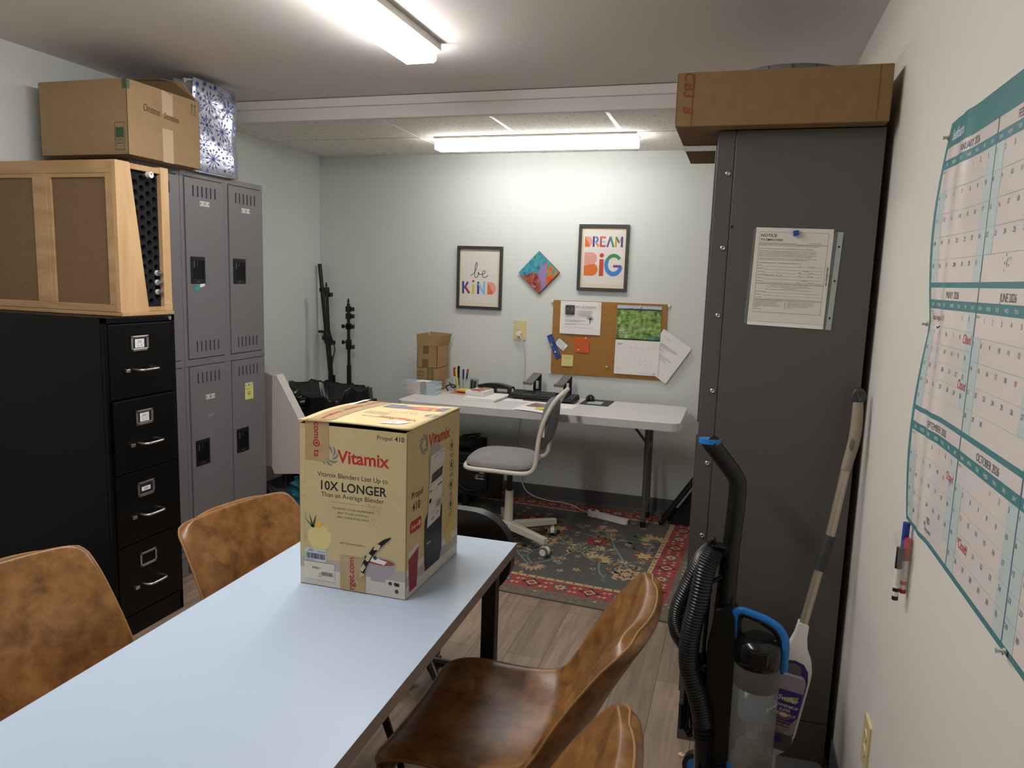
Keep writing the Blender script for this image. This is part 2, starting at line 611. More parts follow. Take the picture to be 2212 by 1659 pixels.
def make_rug():
    rnd = random.Random(5)
    W, H = 2.26, 1.60
    m = MB()
    m.box(0, W, 0, H, 0, .006, 0)
    z = .0063
    m.rect(0, W, 0, H, z - .0002, 8)
    m.rect(.05, W - .05, .05, H - .05, z, 8)
    # border bands
    def band(a, b, mi, zz):
        m.rect(a, W - a, a, b, zz, mi); m.rect(a, W - a, H - b, H - a, zz, mi)
        m.rect(a, b, b, H - b, zz, mi); m.rect(W - b, W - a, b, H - b, zz, mi)
    m.rect(.03, W - .03, .03, H - .03, z + .0001, 0)
    band(.03, .09, 8, z + .0002)
    band(.09, .215, 1, z + .0003)
    band(.215, .24, 2, z + .0003)
    z2 = z + .0006

    def petals(c, r, k, mi, inner=.45, zz=z2, sq=1.0):
        pts = []
        for i in range(2 * k):
            a = pi * i / k
            rr = r if i % 2 == 0 else r * inner
            pts.append((c[0] + rr * cos(a), c[1] + rr * sq * sin(a)))
        m.poly(pts, zz, mi)

    def dia(c, r, mi, zz):
        m.poly([(c[0] + r, c[1]), (c[0], c[1] + r), (c[0] - r, c[1]), (c[0], c[1] - r)], zz, mi)

    def rosette(c, r, mi):
        petals(c, r, 11, mi, .62); petals(c, r * .42, 8, 7, .7, z2 + .0002); petals(c, r * .26, 7, 4, .7, z2 + .0003)

    def lotus(c, r, mi, rot):
        ca, sa = cos(rot), sin(rot)
        for i in range(-4, 5):
            a = rot + pi / 2 + i * .3
            l = r * (1 - .05 * abs(i))
            d = Vector((cos(a), sin(a))); nn = Vector((-d.y, d.x))
            b = Vector(c)
            p = [b, b + d * l * .6 + nn * r * .11, b + d * l, b + d * l * .6 - nn * r * .11]
            m.poly([(q.x, q.y) for q in p], z2 + .0001 * (i % 2), mi)
        m.disc((c[0] + sa * -r * .15, c[1] + ca * r * .15), r * .26, z2 + .0003, 12, 4)
        m.disc((c[0] + sa * -r * .15, c[1] + ca * r * .15), r * .12, z2 + .0004, 10, 1)

    def leaf(c, r, a, mi):
        d = Vector((cos(a), sin(a))); nn = Vector((-d.y, d.x)); b = Vector(c)
        p = [b, b + d * r * .5 + nn * r * .22, b + d * r, b + d * r * .5 - nn * r * .22]
        m.poly([(q.x, q.y) for q in p], z2, mi)

    def stem(p0, p1, sway, mi=6):
        p0 = Vector(p0); p1 = Vector(p1); d = p1 - p0; nn = Vector((-d.y, d.x))
        pts = []
        for i in range(13):
            t = i / 12
            q = p0 + d * t + nn * (sway * sin(pi * t * 1.5))
            pts.append((q.x, q.y))
        m.stroke(pts, .011, z2 - .0001, mi)
        for i in (3, 6, 9):
            leaf(pts[i], .06, math.atan2(d.y, d.x) + rnd.choice((-1, 1)) * 1.0, rnd.choice((4, 6, 2)))

    big = []
    x = .36; row = 0
    while x < W - .3:
        y = .42 + (.12 if row % 2 else 0)
        while y < H - .3:
            big.append((x + rnd.uniform(-.04, .04), y + rnd.uniform(-.04, .04)))
            y += .30
        x += .265; row += 1
    for i, c in enumerate(big):
        if i + 1 < len(big):
            stem(c, big[i + 1], rnd.uniform(-.25, .25))
        if i + 4 < len(big) and i % 2 == 0:
            stem(c, big[i + 4], rnd.uniform(-.2, .2))
    for i, c in enumerate(big):
        k = i % 5
        if k == 0:
            lotus(c, .13, 2, rnd.uniform(-.6, .6))
        elif k == 1:
            rosette(c, .088, 1); petals(c, .03, 6, 3, .6, z2 + .0005)
        elif k == 2:
            lotus(c, .11, 3, rnd.uniform(2.6, 3.6))
        elif k == 3:
            petals(c, .09, 8, 3, .7); petals(c, .055, 8, 7, .6, z2 + .0002); petals(c, .04, 8, 3, .6, z2 + .0003)
        else:
            petals(c, .1, 6, 9, .4); petals(c, .06, 6, 2, .5, z2 + .0002)
        for _ in range(16):
            a = rnd.uniform(0, 2 * pi); r = rnd.uniform(.09, .2)
            p = (c[0] + r * cos(a), c[1] + r * sin(a))
            if .27 < p[0] < W - .27 and .27 < p[1] < H - .27:
                if rnd.random() < .5:
                    petals(p, rnd.uniform(.018, .032), 5, rnd.choice((2, 5, 3, 2, 4)), .45, z2 + .0006)
                    m.disc(p, .007, z2 + .0008, 8, rnd.choice((1, 7)))
                else:
                    leaf(p, .05, rnd.uniform(0, 6.28), rnd.choice((5, 4, 6, 2)))
    # red border motifs and small guard motifs
    def border(fn, L):
        n = int(L / .145)
        for i in range(n + 1):
            s = L * i / n
            p = fn(s, .152)
            if i % 2:
                petals(p, .058, 4, 7, .5, z2, 1); dia(p, .034, 2, z2 + .0002); dia(p, .02, 1, z2 + .0003)
            else:
                petals(p, .05, 9, 0, .7, z2); petals(p, .034, 7, 2, .6, z2 + .0002); dia(p, .014, 1, z2 + .0003)
            for ds, dd in ((.055, .125), (.07, .175), (-.055, .18), (-.07, .125)):
                q = fn(s + ds, dd)
                petals(q, .014, 4, 2, .5, z2 + .0004)
            for ds in (-.05, 0, .05):
                q = fn(s + ds, .06); petals(q, .012, 4, rnd.choice((9, 2, 8, 9)), .5, z2 + .0002)
                q = fn(s + ds, .228); petals(q, .009, 4, 7, .5, z2 + .0002)
    border(lambda s, d: (.15 + s, d), W - .3)
    border(lambda s, d: (.15 + s, H - d), W - .3)
    border(lambda s, d: (d, .15 + s), H - .3)
    border(lambda s, d: (W - d, .15 + s), H - .3)
    o = m.build('area_rug', rm, loc=(-.165, 3.245, 0.0005), rot=(0, 0, radians(-3.6)))
    for v in o.data.vertices:
        v.co.x -= W
    tag(o, 'dark grey floral area rug with a red border in front of the desk', 'rug')


make_rug()

# ================================================================== DARK TALL LOCKER, RIGHT
def make_tall_locker():
    t = thing('locker_row', 'tall charcoal metal locker bank standing side-on against the cream wall', 'locker', (.131, 2.39, 0))
    m = MB()
    m.box(-.231, .231, .003, .92, .004, 1.985)
    m.build('body', DARKGREY, t, bevel=.003)
    MB().box(-.231, -.181, 0, .006, .15, 1.988).build('corner_strip', DARKGREY, t, bevel=.002)
    MB().box(-.178, .231, -.001, .005, .15, 1.988).build('side_panel', DARKGREY, t, bevel=.002)
    MB().box(-.231, .231, -.001, .005, 0, .144).build('base_panel', DARKGREY, t, bevel=.002)
    for z in (1.863, 1.641, 1.434, 1.197, .963, .722, .48, .25):
        s = MB()
        s.lathe([(.0085, 0), (.0085, .002), (.006, .005), (.003, .005), (.0028, .002)], n=16)
        s.build('screw', CHROME, t, loc=(-.195, 0, z), rot=(radians(90), 0, 0))
    MB().cyl((-.172, .001, 1.705), (-.172, -.0016, 1.705), .004, n=12).build('bolt_hole', BLACK, t)
    h = MB()
    h.box(-.24, -.231, .03, .07, 1.66, 1.70)
    h.build('door_latch', CHROME, t, bevel=.002)
    d = MB()
    for k in range(3):
        d.box(-.237, -.231, .02 + .3 * k, .29 + .3 * k, .16, 1.05); d.box(-.237, -.231, .02 + .3 * k, .29 + .3 * k, 1.09, 1.95)
    d.build('door_fronts', DARKGREY, t, bevel=.002)
    return t


make_tall_locker()

# ---- cardboard box on it, grey lid on the box
def make_flat_box():
    t = thing('cardboard_box', 'long flat brown cardboard box lying on top of the charcoal locker bank', 'cardboard box', (.066, 2.69, 1.99))
    m = MB()
    x0, x1, y0, y1, z0, z1 = -.291, .291, -.36, .35, 0, .155
    m.box(x0, x1, y0, y1, z0 + .001, z1)
    m.build('carton', mat('tan_cardboard', '#876c4b', .8, var=.05, vscale=25, spec=.15), t, bevel=.003)
    e = MB()
    e.box(x0 + .045, x0 + .047, y0 - .001, y0, .004, z1 - .003); e.box(x1 - .035, x1 - .033, y0 - .001, y0, .004, z1 - .003)
    e.build('fold_crease', mat('cardboard_crease', '#6f522f', .85), t)
    tape = MB()
    tape.box(x0 - .0012, -.172, -.05, .05, -.0012, -.0002)
    tape.build('packing_tape', mat('fibre_tape_clear', '#d6d0c4', .25, coat=.6), t)
    tp2 = MB(); tp2.box(x0 - .001, x0, y0 - .001, y0 + .04, .01, z1 - .004)
    tp2.build('corner_tape', mat('shiny_tape', '#c9bfa8', .15, coat=1), t)
    w = MB().frame((x0 + .008, y0 - .0016, .02), (1, 0, 0), (0, 0, 1))
    w.text('CB3  8', .012, .138, .042, 0, 0, rot=radians(-90), shear=.2)
    w.build('red_lettering', mat('faded_red_marker', '#86302a', .7), t)


make_flat_box()
GREYPL = mat('grey_moulded_plastic', '#6e6d70', .45)


def make_lid():
    t = thing('bin_lid', 'round grey moulded plastic lid with ribbed rim upside down on the flat box', 'lid', (.1, 2.70, 2.146))
    m = MB()
    m.lathe([(.13, .004), (.157, .012), (.165, .05), (.180, .062), (.184, .056), (.172, .0), (.13, .0)], n=48, cap0=False, cap1=False)
    m.disc((0, 0), .135, .004, 48)
    m.build('shell', GREYPL, t)
    r = MB()
    for k in range(16):
        a = 2 * pi * k / 16
        r.at((.172 * cos(a), .172 * sin(a), 0), rz=a)
        r.box(-.008, .014, -.002, .002, .004, .058)
    r.build('ribs', mat('grey_rib', '#4c4b4e', .5), t)


make_lid()

# ---- notice on the locker side
def make_notice():
    # clear sleeve
    sl = MB().frame((0, 0, 0), (1, 0, 0), (0, 0, 1))
    sl.rect(-.123, .112, -.145, .142, 0)
    o = sl.build('plastic_sleeve', mat('sleeve_film', '#c8cfca', .25, trans=.6, alpha=.5), loc=(.142, 2.3875, 1.555), rot=(0, radians(2), 0))
    tag(o, 'clear punched plastic sleeve behind the notice on the charcoal locker', 'plastic sleeve')
    s2 = MB().frame((0, 0, 0), (1, 0, 0), (0, 0, 1))
    s2.rect(.112, .127, -.145, .142, 0.0002)
    for z in (.10, .0, -.11):
        s2.disc((.1195, z), .0032, .0006, 12, 1)
    s2.build('binding_strip', [mat('sleeve_strip', '#a5ada8', .35), BLACK], o)
    p0 = MB().frame((0, 0, 0), (1, 0, 0), (0, 0, 1))
    p0.rect(-.109, .109, -.142, .138, 0)
    tag(p0.build('paper_sheet', WHITEP, loc=(.136, 2.3868, 1.551), rot=(0, radians(1.3), 0)), 'plain white sheet showing under the bottom edge of the notice', 'paper')
    t = thing('notice_sheet', 'printed white notice to employees held on the charcoal locker by a blue magnet', 'notice', (.136, 2.3858, 1.562))
    t.rotation_euler = (0, radians(1.0), 0)
    m = MB().frame((0, 0, 0), (1, 0, 0), (0, 0, 1))
    m.rect(-.1085, .1085, -.1405, .1405, 0, 0)
    m.build('sheet', mat('notice_paper', '#dcd6cd', .7), t)
    m = MB().frame((0, -.0004, 0), (1, 0, 0), (0, 0, 1))
    x0 = -.096; x1 = .096; y = .128

    def hl(yy, w=.0006, a=x0, b=x1):
        m.rect(a, b, yy - w / 2, yy + w / 2, 0, 0)
    hl(y, .0005); hl(-.112, .0006)
    m.rect(x0 - .0003, x0 + .0003, -.112, y, 0, 1); m.rect(x1 - .0003, x1 + .0003, -.112, y, 0, 1)
    m.text('NOTICE', x0 + .003, .113, .0125, 0, 0, bold=.012)
    m.text('TO EMPLOYEES', x0 + .003, .1015, .0092, 0, 0, bold=.012)
    m.text("State of Connecticut Workers' Compensation Commission", x0 + .003, .0945, .0042, 0, 1)
    m.text('Revised 10-01-2021', .045, .0955, .0042, 0, 1)
    hl(.092, .001)
    y = .087

    def para(lines, yy, s=.0043, c=None):
        for ln in lines:
            m.text(ln, 0 if c else x0 + .003, yy, s, 0, 1, align='CENTER' if c else 'LEFT', sx=1.0)
            yy -= s * 1.12
        return yy
    y = para(["The Workers' Compensation Act (Connecticut General Statutes Chapter 568) requires your employer,"], y, .0039)
    y = para(['to provide benefits to you in case of injury or occupational disease in the course of employment.'], y - .005, .0039)
    y = para(["Section 31-294b of the Workers' Compensation Act states: Any employee who has sustained an injury in the",
              'course of his employment shall immediately report the injury to his employer, or some person representing his',
              'employer. If the employee fails to report the injury immediately, the administrative law judge may reduce the',
              'award of compensation proportionately to any prejudice that he finds the employer has sustained by reason of',
              'the failure, provided the burden of proof with respect to such prejudice shall rest upon the employer.'], y - .002, .0036)
    y = para(['An injury report by the employee is NOT an official written notice of claim for workers compensation benefits;',
              "the Workers' Compensation Commission's Form 30C is necessary to satisfy this requirement."], y - .002, .0036)
    y = para(['The INSURANCE COMPANY or SELF-INSURANCE ADMINISTRATOR is:'], y - .006, .004)
    for ln in ('Name', 'Address', 'City/Town', 'Approved Medical Care Plan    Yes    No', 'Address', 'City/Town'):
        m.text(ln, x0 + .003, y - .003, .0042, 0, 1)
        hl(y - .0045, .0004, x0 + .02, .09)
        if ln != 'Address':
            m.text('State', .022, y - .003, .004, 0, 1); m.text('Zip Code', .05, y - .003, .004, 0, 1)
        else:
            m.text('Telephone', .035, y - .0075, .004, 0, 1)
        y -= .0095
    hl(y + .001, .001)
    y = para(['Public Act 17-141 allows the employer the option to designate and post',
              'other labor law posters required by the Labor Department are prominently displayed',
              'claims for compensation.',
              'If your employer has listed a location below, you MUST file your compensation claim there.'], y - .005, .0036, True)
    for ln in ('Employer Name', 'Address', 'City/Town'):
        m.text(ln, x0 + .003, y - .003, .0042, 0, 1); hl(y - .0045, .0004, x0 + .025, .09)
        y -= .009
    hl(y + .001, .001)
    yy = para(['THIS NOTICE MUST BE IN TYPE OF NOT LESS THAN', 'TEN POINT BOLD-FACE AND POSTED IN A', 'CONSPICUOUS PLACE IN EACH PLACE OF', 'EMPLOYMENT. FAILURE TO POST THIS NOTICE', 'WILL SUBJECT THE EMPLOYER TO STATUTORY', 'PENALTY'], y - .004, .0034)
    m.text('Date Posted', x0 + .003, yy - .002, .004, 0, 1)
    m.rect(-.006, -.005, y - .026, y - .003, 0, 1)
    for i, ln in enumerate(['Any questions as to your rights under the law or the', 'obligations of the employer or insurance company', 'should be addressed to the employer, the insurance', "company or the Workers' Compensation", 'Commission']):
        m.text(ln, 0, y - .005 - i * .0042, .0036, 0, 1)
    r = random.Random(3)
    yb = .03
    while yb > -.025:
        w = r.choice((.0006, .001, .0015))
        m.rect(.1005, .105, yb - w, yb, 0, 0); yb -= w + r.choice((.0008, .0012))
    m.build('printed_text', [mat('notice_ink', '#2a2a2b', .7), mat('notice_ink_fine', '#605d5b', .7)], t)
    mg = MB().box(-.008, .008, -.012, 0, -.0075, .0075)
    tag(mg.build('magnet', mat('blue_magnet', '#1d4f9c', .4), loc=(.143, 2.3853, 1.688), rot=(0, radians(-8), 0), bevel=.0015), 'small square blue magnet at the top of the notice', 'magnet')


make_notice()

# ================================================================== GREY LOCKERS, LEFT
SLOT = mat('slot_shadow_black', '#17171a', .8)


def locker_unit():
    t = thing('locker', 'grey two-tier locker column next to the corner with the yellow sticky note', 'locker', (-2.54, 3.394, 0), 0, 'grey lockers along the wall')
    w = .157
    b = MB()
    b.box(-.455, -.006, -w, w, .10, 1.98)
    b.box(-.012, 0, -w, w, 1.955, 1.982)
    b.box(-.45, -.006, -w + .01, w - .01, 0.0, .10)
    b.build('body', GREYLOCK, t, bevel=.002)
    fr = MB()
    fr.box(-.008, 0, -w, -w + .024, .10, 1.957); fr.box(-.008, 0, w - .024, w, .10, 1.957)
    fr.box(-.008, .0012, -w, w, 1.05, 1.082); fr.box(-.008, 0, -w, w, .10, .135)
    fr.build('door_frame', GREYLOCK, t, bevel=.0015)
    for z0, z1, hz in ((1.087, 1.95, 1.517), (.14, 1.046, .61)):
        d = MB()
        d.box(-.006, .005, -w + .0275, w - .0275, z0, z1)
        for zz in (z1 - .058, z0 + .058):
            for k in range(6):
                y = -.075 + k * .031
                d.M = Matrix.Identity(4)
                d.cyl((.004, y + .009, zz - .025), (.004, y + .009, zz + .025), .0045, n=8)
        dd = d.build('door', GREYLOCK, t, bevel=.0015)
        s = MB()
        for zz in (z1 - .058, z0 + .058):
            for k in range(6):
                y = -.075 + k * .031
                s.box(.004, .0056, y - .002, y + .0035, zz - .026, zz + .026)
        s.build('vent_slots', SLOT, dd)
        hnd = MB()
        y0 = -.105
        hnd.box(.004, .0085, y0, y0 + .012, hz - .065, hz + .065); hnd.box(.004, .0085, y0 + .088, y0 + .1, hz - .065, hz + .065)
        hnd.box(.004, .0085, y0 + .01, y0 + .09, hz - .065, hz - .045); hnd.box(.004, .0085, y0 + .01, y0 + .09, hz + .045, hz + .065)
        hh = hnd.build('handle', mat('recess_handle_black', '#141416', .5, spec=.3), dd, bevel=.002)
        MB().box(.0035, .0058, y0 + .01, y0 + .09, hz - .047, hz + .047).build('handle_pocket', mat('handle_pocket_black', '#050506', .55, spec=.2), dd)
        pin = MB()
        pin.box(.0058, .0066, y0 + .02, y0 + .028, hz + .01, hz + .045); pin.box(.0058, .0066, y0 + .045, y0 + .048, hz + .02, hz + .045)
        pin.box(.0085, .0088, y0 + .038, y0 + .06, hz - .058, hz - .053)
        pin.build('latch_pin', mat('latch_grey', '#4a4a4d', .4), dd)
    return t


L1 = locker_unit()
L2 = dup(L1, (-2.54, 3.08, 0), 0, 'grey two-tier locker column numbered 37 with a teal tag under its upper handle')
L3 = dup(L1, (-2.54, 2.772, 0), 0, 'grey two-tier locker column mostly hidden behind the file cabinet')
L3.scale = (1, .95, 1)
PLATE = mat('number_plate', '#d5d2ca', .4)


def plate(root, z, txt, y=.0):
    m = MB()
    m.frame((.0055, y, z), (0, 1, 0), (0, 0, 1))
    m.poly([(-.034, -.012), (.034, -.012), (.028, 0), (.034, .012), (-.034, .012), (-.028, 0)], .0006, 0)
    m.rect(-.034, .034, -.012, .012, .0003, 0)
    m.disc((-.028, 0), .0035, .001, 10, 1); m.disc((.028, 0), .0035, .001, 10, 1)
    m.text(txt, 0, -.0065, .019, .001, 1, align='CENTER', bold=.01)
    m.build('number_plate', [PLATE, INK], root, label='pale number plate')


plate(L2, 1.837, '37', .005)
plate(L1, 1.833, '35', .005)
plate(L2, .885, '38', .01)
plate(L1, .905, '36', .005)
n = MB().frame((0, 0, 0), (0, 1, 0), (0, 0, 1))
n.rect(-.036, .036, -.043, .043, 0, 0)
n.rect(-.012, .01, -.012, .004, .004, 1)
n.text('Johanna', -.03, .012, .012, .0004, 2, shear=.3)
tag(n.build('sticky_note', [mat('note_yellow', '#d8d487', .7), mat('note_yellow_fold', '#c9b93e', .7), GREYINK], loc=(-2.5335, 3.40, .868)), 'pale yellow sticky note on the lower door of the corner locker', 'sticky note')
n = MB().frame((0, 0, 0), (0, 1, 0), (0, 0, 1))
n.poly([(-.042, -.014), (-.015, -.022), (.0, -.004), (.04, .004), (.038, .018), (0, .012), (-.03, .006)], 0, 0)
n.poly([(0, -.004), (.034, .003), (.033, .016), (0, .012)], .0008, 1)
tag(n.build('tape_scrap', [mat('teal_tape', '#3a9aa0', .4), WHITEP], loc=(-2.5335, 3.035, 1.437)), 'scrap of teal and white tape just below the handle of locker 37', 'tape')
n = MB().frame((0, 0, 0), (0, 1, 0), (0, 0, 1)).rect(-.02, .02, -.006, .006)
tag(n.build('tape_residue', mat('grey_residue', '#8b8a8c', .6), loc=(-2.5338, 3.09, .79), rot=(radians(6), 0, 0)), 'small pale tape mark on the lower door of locker 37', 'tape mark')


# ---- moving carton and gift bags on the lockers
def make_xmas_box():
    t = thing('moving_box', 'brown cardboard box marked christmas decorations standing on the grey lockers', 'cardboard box', (-2.6875, 2.7525, 1.982))
    x0, x1, y0, y1, h = -.2325, .2325, -.2125, .2125, .303
    m = MB()
    th = .004
    m.box(x0, x1, y0, y1, 0, .004)
    m.box(x0, x1, y0, y0 + th, 0, h); m.box(x0, x1, y1 - th, y1, 0, h)
    m.box(x0, x0 + th, y0, y1, 0, h); m.box(x1 - th, x1, y0, y1, 0, h)
    K = mat('carton_brown', '#a58a69', .8, var=.04, vscale=20, spec=.15)
    m.build('carton', K, t, bevel=.0015)
    f = MB()
    a = radians(17)
    f.add([(x0 + .01, y1 - .004, h), (x1 - .002, y1 - .004, h), (x1 - .03, y1 - .07, h + .070), (x1 - .06, y1 - .085, h + .072), (x1 - .12, y1 - .11, h + .082), (x0 + .02, y1 - .115, h + .088)], [(0, 1, 2, 3, 4, 5)])
    f.build('raised_flap', K, t, solid=.004)
    f2 = MB()
    f2.add([(x0 + .01, y0 + .004, h), (x1 - .01, y0 + .004, h), (x1 - .02, y0 + .2, h - .02), (x0 + .02, y0 + .2, h - .02)], [(0, 1, 2, 3)])
    f2.add([(x0 + .01, y1 - .004, h), (x1 - .01, y1 - .004, h), (x1 - .02, y1 - .2, h - .03), (x0 + .02, y1 - .2, h - .03)], [(0, 1, 2, 3)])
    f2.build('folded_flaps', K, t, solid=.003)
    tp = MB().frame((x1 + .0006, 0, 0), (0, 1, 0), (0, 0, 1))
    tp.rect(-.02, .043, 0, .142, 0, 0)
    tp.poly([(-.018, .203), (.046, .203), (.046, .303), (.035, .29), (.02, .296), (.005, .30), (-.018, .302)], 0, 0)
    tp.build('paper_tape', mat('pale_paper_tape', '#c6ab8c', .6), t)
    w = MB().frame((x1 + .0009, 0, 0), (0, 1, 0), (0, 0, 1))
    w.text('Christmas', -.128, .195, .042, 0, 0, shear=.25, bold=-.004, sx=.56, rot=radians(-4))
    w.text('Decorations', -.010, .186, .036, 0, 0, shear=.25, bold=-.004, sx=.5, rot=radians(-3))
    for x in (.166, .185):
        w.rect(x - .002, x + .002, .245, .278, 0, 1); w.poly([(x - .006, .275), (x + .006, .275), (x, .287)], 0, 1)
    w.rect(.156, .196, .238, .2405, 0, 1)
    w.rect(-.2125, -.196, .262, .302, 0, 2)
    w.build('marker_lettering', [INK, mat('green_print', '#3d5c3a', .7), mat('green_tape', '#4b6848', .6)], t)
    s = MB().frame((0, y0 - .0006, 0), (1, 0, 0), (0, 0, 1))
    G = 0
    s.rect(x1 - .022, x1, .262, .302, 0, 1)
    for (a_, b_, c_, d_) in ((.165, .215, .02, .022), (.165, .215, .128, .13), (.165, .167, .02, .13), (.213, .215, .02, .13), (.17, .21, .07, .11), (.17, .21, .045, .048), (.17, .21, .056, .058), (.17, .21, .063, .065)):
        s.rect(a_, b_, c_, d_, 0, 0)
    s.build('printed_stamp', [mat('green_print', '#3d5c3a', .7), mat('green_tape', '#4b6848', .6)], t)


make_xmas_box()
FOIL = mat('silver_holographic_foil', '#cfd2de', .25, metal=.5, var=.14, vscale=60, bump=.7, bscale=22)
BLUEPRINT = mat('snowflake_blue', '#2b3f97', .35, metal=.3)
PALEBLUE = mat('snowflake_pale_blue', '#7f90c2', .35, metal=.3)


def snowflake(m, c, r, z, mi, kind):
    if kind == 2:
        pts = []
        for i in range(16):
            a = pi * i / 8 + .2
            rr = r if i % 2 == 0 else r * .35
            pts.append((c[0] + rr * cos(a), c[1] + rr * sin(a)))
        m.poly(pts, z, mi); return
    k = 12 if kind == 0 else 8
    for i in range(k):
        a = 2 * pi * i / k
        d = (cos(a), sin(a)); nn = (-d[1], d[0])
        P = lambda s, t: (c[0] + r * (d[0] * s + nn[0] * t), c[1] + r * (d[1] * s + nn[1] * t))
        m.poly([P(.12, .02), P(.12, -.02), P(.62, -.03), P(.62, .03)], z, mi)
        m.poly([P(.62, 0), P(.8, .09), P(1.0, 0), P(.8, -.09)], z, mi)
        if kind == 1:
            m.poly([P(.4, 0), P(.6, .2), P(.64, .16), P(.46, 0)], z, mi); m.poly([P(.4, 0), P(.6, -.2), P(.64, -.16), P(.46, 0)], z, mi)
    m.disc(c, r * .16, z, 10, mi)


def gift_bag(name, label, loc, w, h, dpt, seed, handle=True):
    rnd = random.Random(seed)
    t = thing(name, label, 'gift bag', loc, 0, 'silver snowflake gift bags on the lockers')

    def pt(u, v, side):
        crease = .006 * sin(9 * v + 3 * u + seed)
        x = dpt / 2 + crease - .002 * v if side > 0 else -dpt / 2 - crease
        return (x, -w / 2 + w * u, h * v)
    m = MB()
    m.grid(lambda u, v: pt(u, v, 1), 8, 10)
    m.grid(lambda u, v: pt(u, v, -1), 8, 10, flip=True)
    for sgn in (0, 1):
        m.grid(lambda u, v: (pt(sgn, v, 1)[0] * (1 - u) + pt(sgn, v, -1)[0] * u, (-w / 2 + w * sgn) + (1 if sgn == 0 else -1) * .05 * sin(pi * u) * v, h * v), 6, 10, flip=(sgn == 0))
    m.rect(-dpt / 2, dpt / 2, -w / 2, w / 2, 0, 0)
    m.build('bag_body', FOIL, t, solid=.0012)
    p = MB()
    placed = []
    tries = 0
    while tries < 900 and len(placed) < 54:
        tries += 1
        r = .052 if tries < 60 else (.04 if tries < 160 else (.03 if tries < 300 else rnd.choice((.018, .013, .009))))
        c = (rnd.uniform(.008, w - .008), rnd.uniform(.01, h - .01))
        if all((c[0] - q[0]) ** 2 + (c[1] - q[1]) ** 2 > (.92 * (r + q[2])) ** 2 for q in placed):
            if c[0] - r < 0 or c[0] + r > w or c[1] - r < 0 or c[1] + r > h:
                if r > .02:
                    continue
            placed.append((c[0], c[1], r))
            snowflake(p, c, r, 0, rnd.choice((0, 0, 1)), 2 if r < .02 else rnd.choice((0, 1)))
    for i in range(len(p.v)):
        a_, b_, _z = p.v[i]
        u_ = max(0, min(1, a_ / w)); v_ = max(0, min(1, b_ / h))
        q_ = pt(u_, v_, 1)
        p.v[i] = (q_[0] + .0022, q_[1], q_[2])
    p.build('snowflake_print', [BLUEPRINT, PALEBLUE], t)
    if handle:
        hp = MB().tube(smooth_path([(dpt / 2 - .003, -.05, h * .97), (dpt / 2 + .012, -.055, h * .8), (dpt / 2 + .016, -.01, h * .67), (dpt / 2 + .016, .03, h * .64), (dpt / 2 + .012, .065, h * .78), (dpt / 2 - .003, .06, h * .97)], 6), .004, 6, flat=.35)
        hp.build('ribbon_handle', mat('pale_ribbon', '#b7c3cf', .4), t)
    tis = MB()
    for k in range(5):
        y = -w * .35 + k * w * .17
        tis.add([(-dpt * .3, y, h - .05), (dpt * .3, y + .03, h - .05), (dpt * .15, y + .05, h + .012), (-dpt * .2, y - .02, h + .006)], [(0, 1, 2, 3)])
    tis.build('tissue_paper', mat('tissue_white', '#cfd0d6', .7), t)


gift_bag('gift_bag', 'silver gift bag with blue snowflakes and pale handle beside the christmas box', (-2.565, 3.152, 1.982), .306, .425, .11, 4)
gift_bag('gift_bag', 'second silver snowflake bag behind the front gift bag on the lockers', (-2.79, 3.19, 1.982), .26, .435, .1, 9, False)

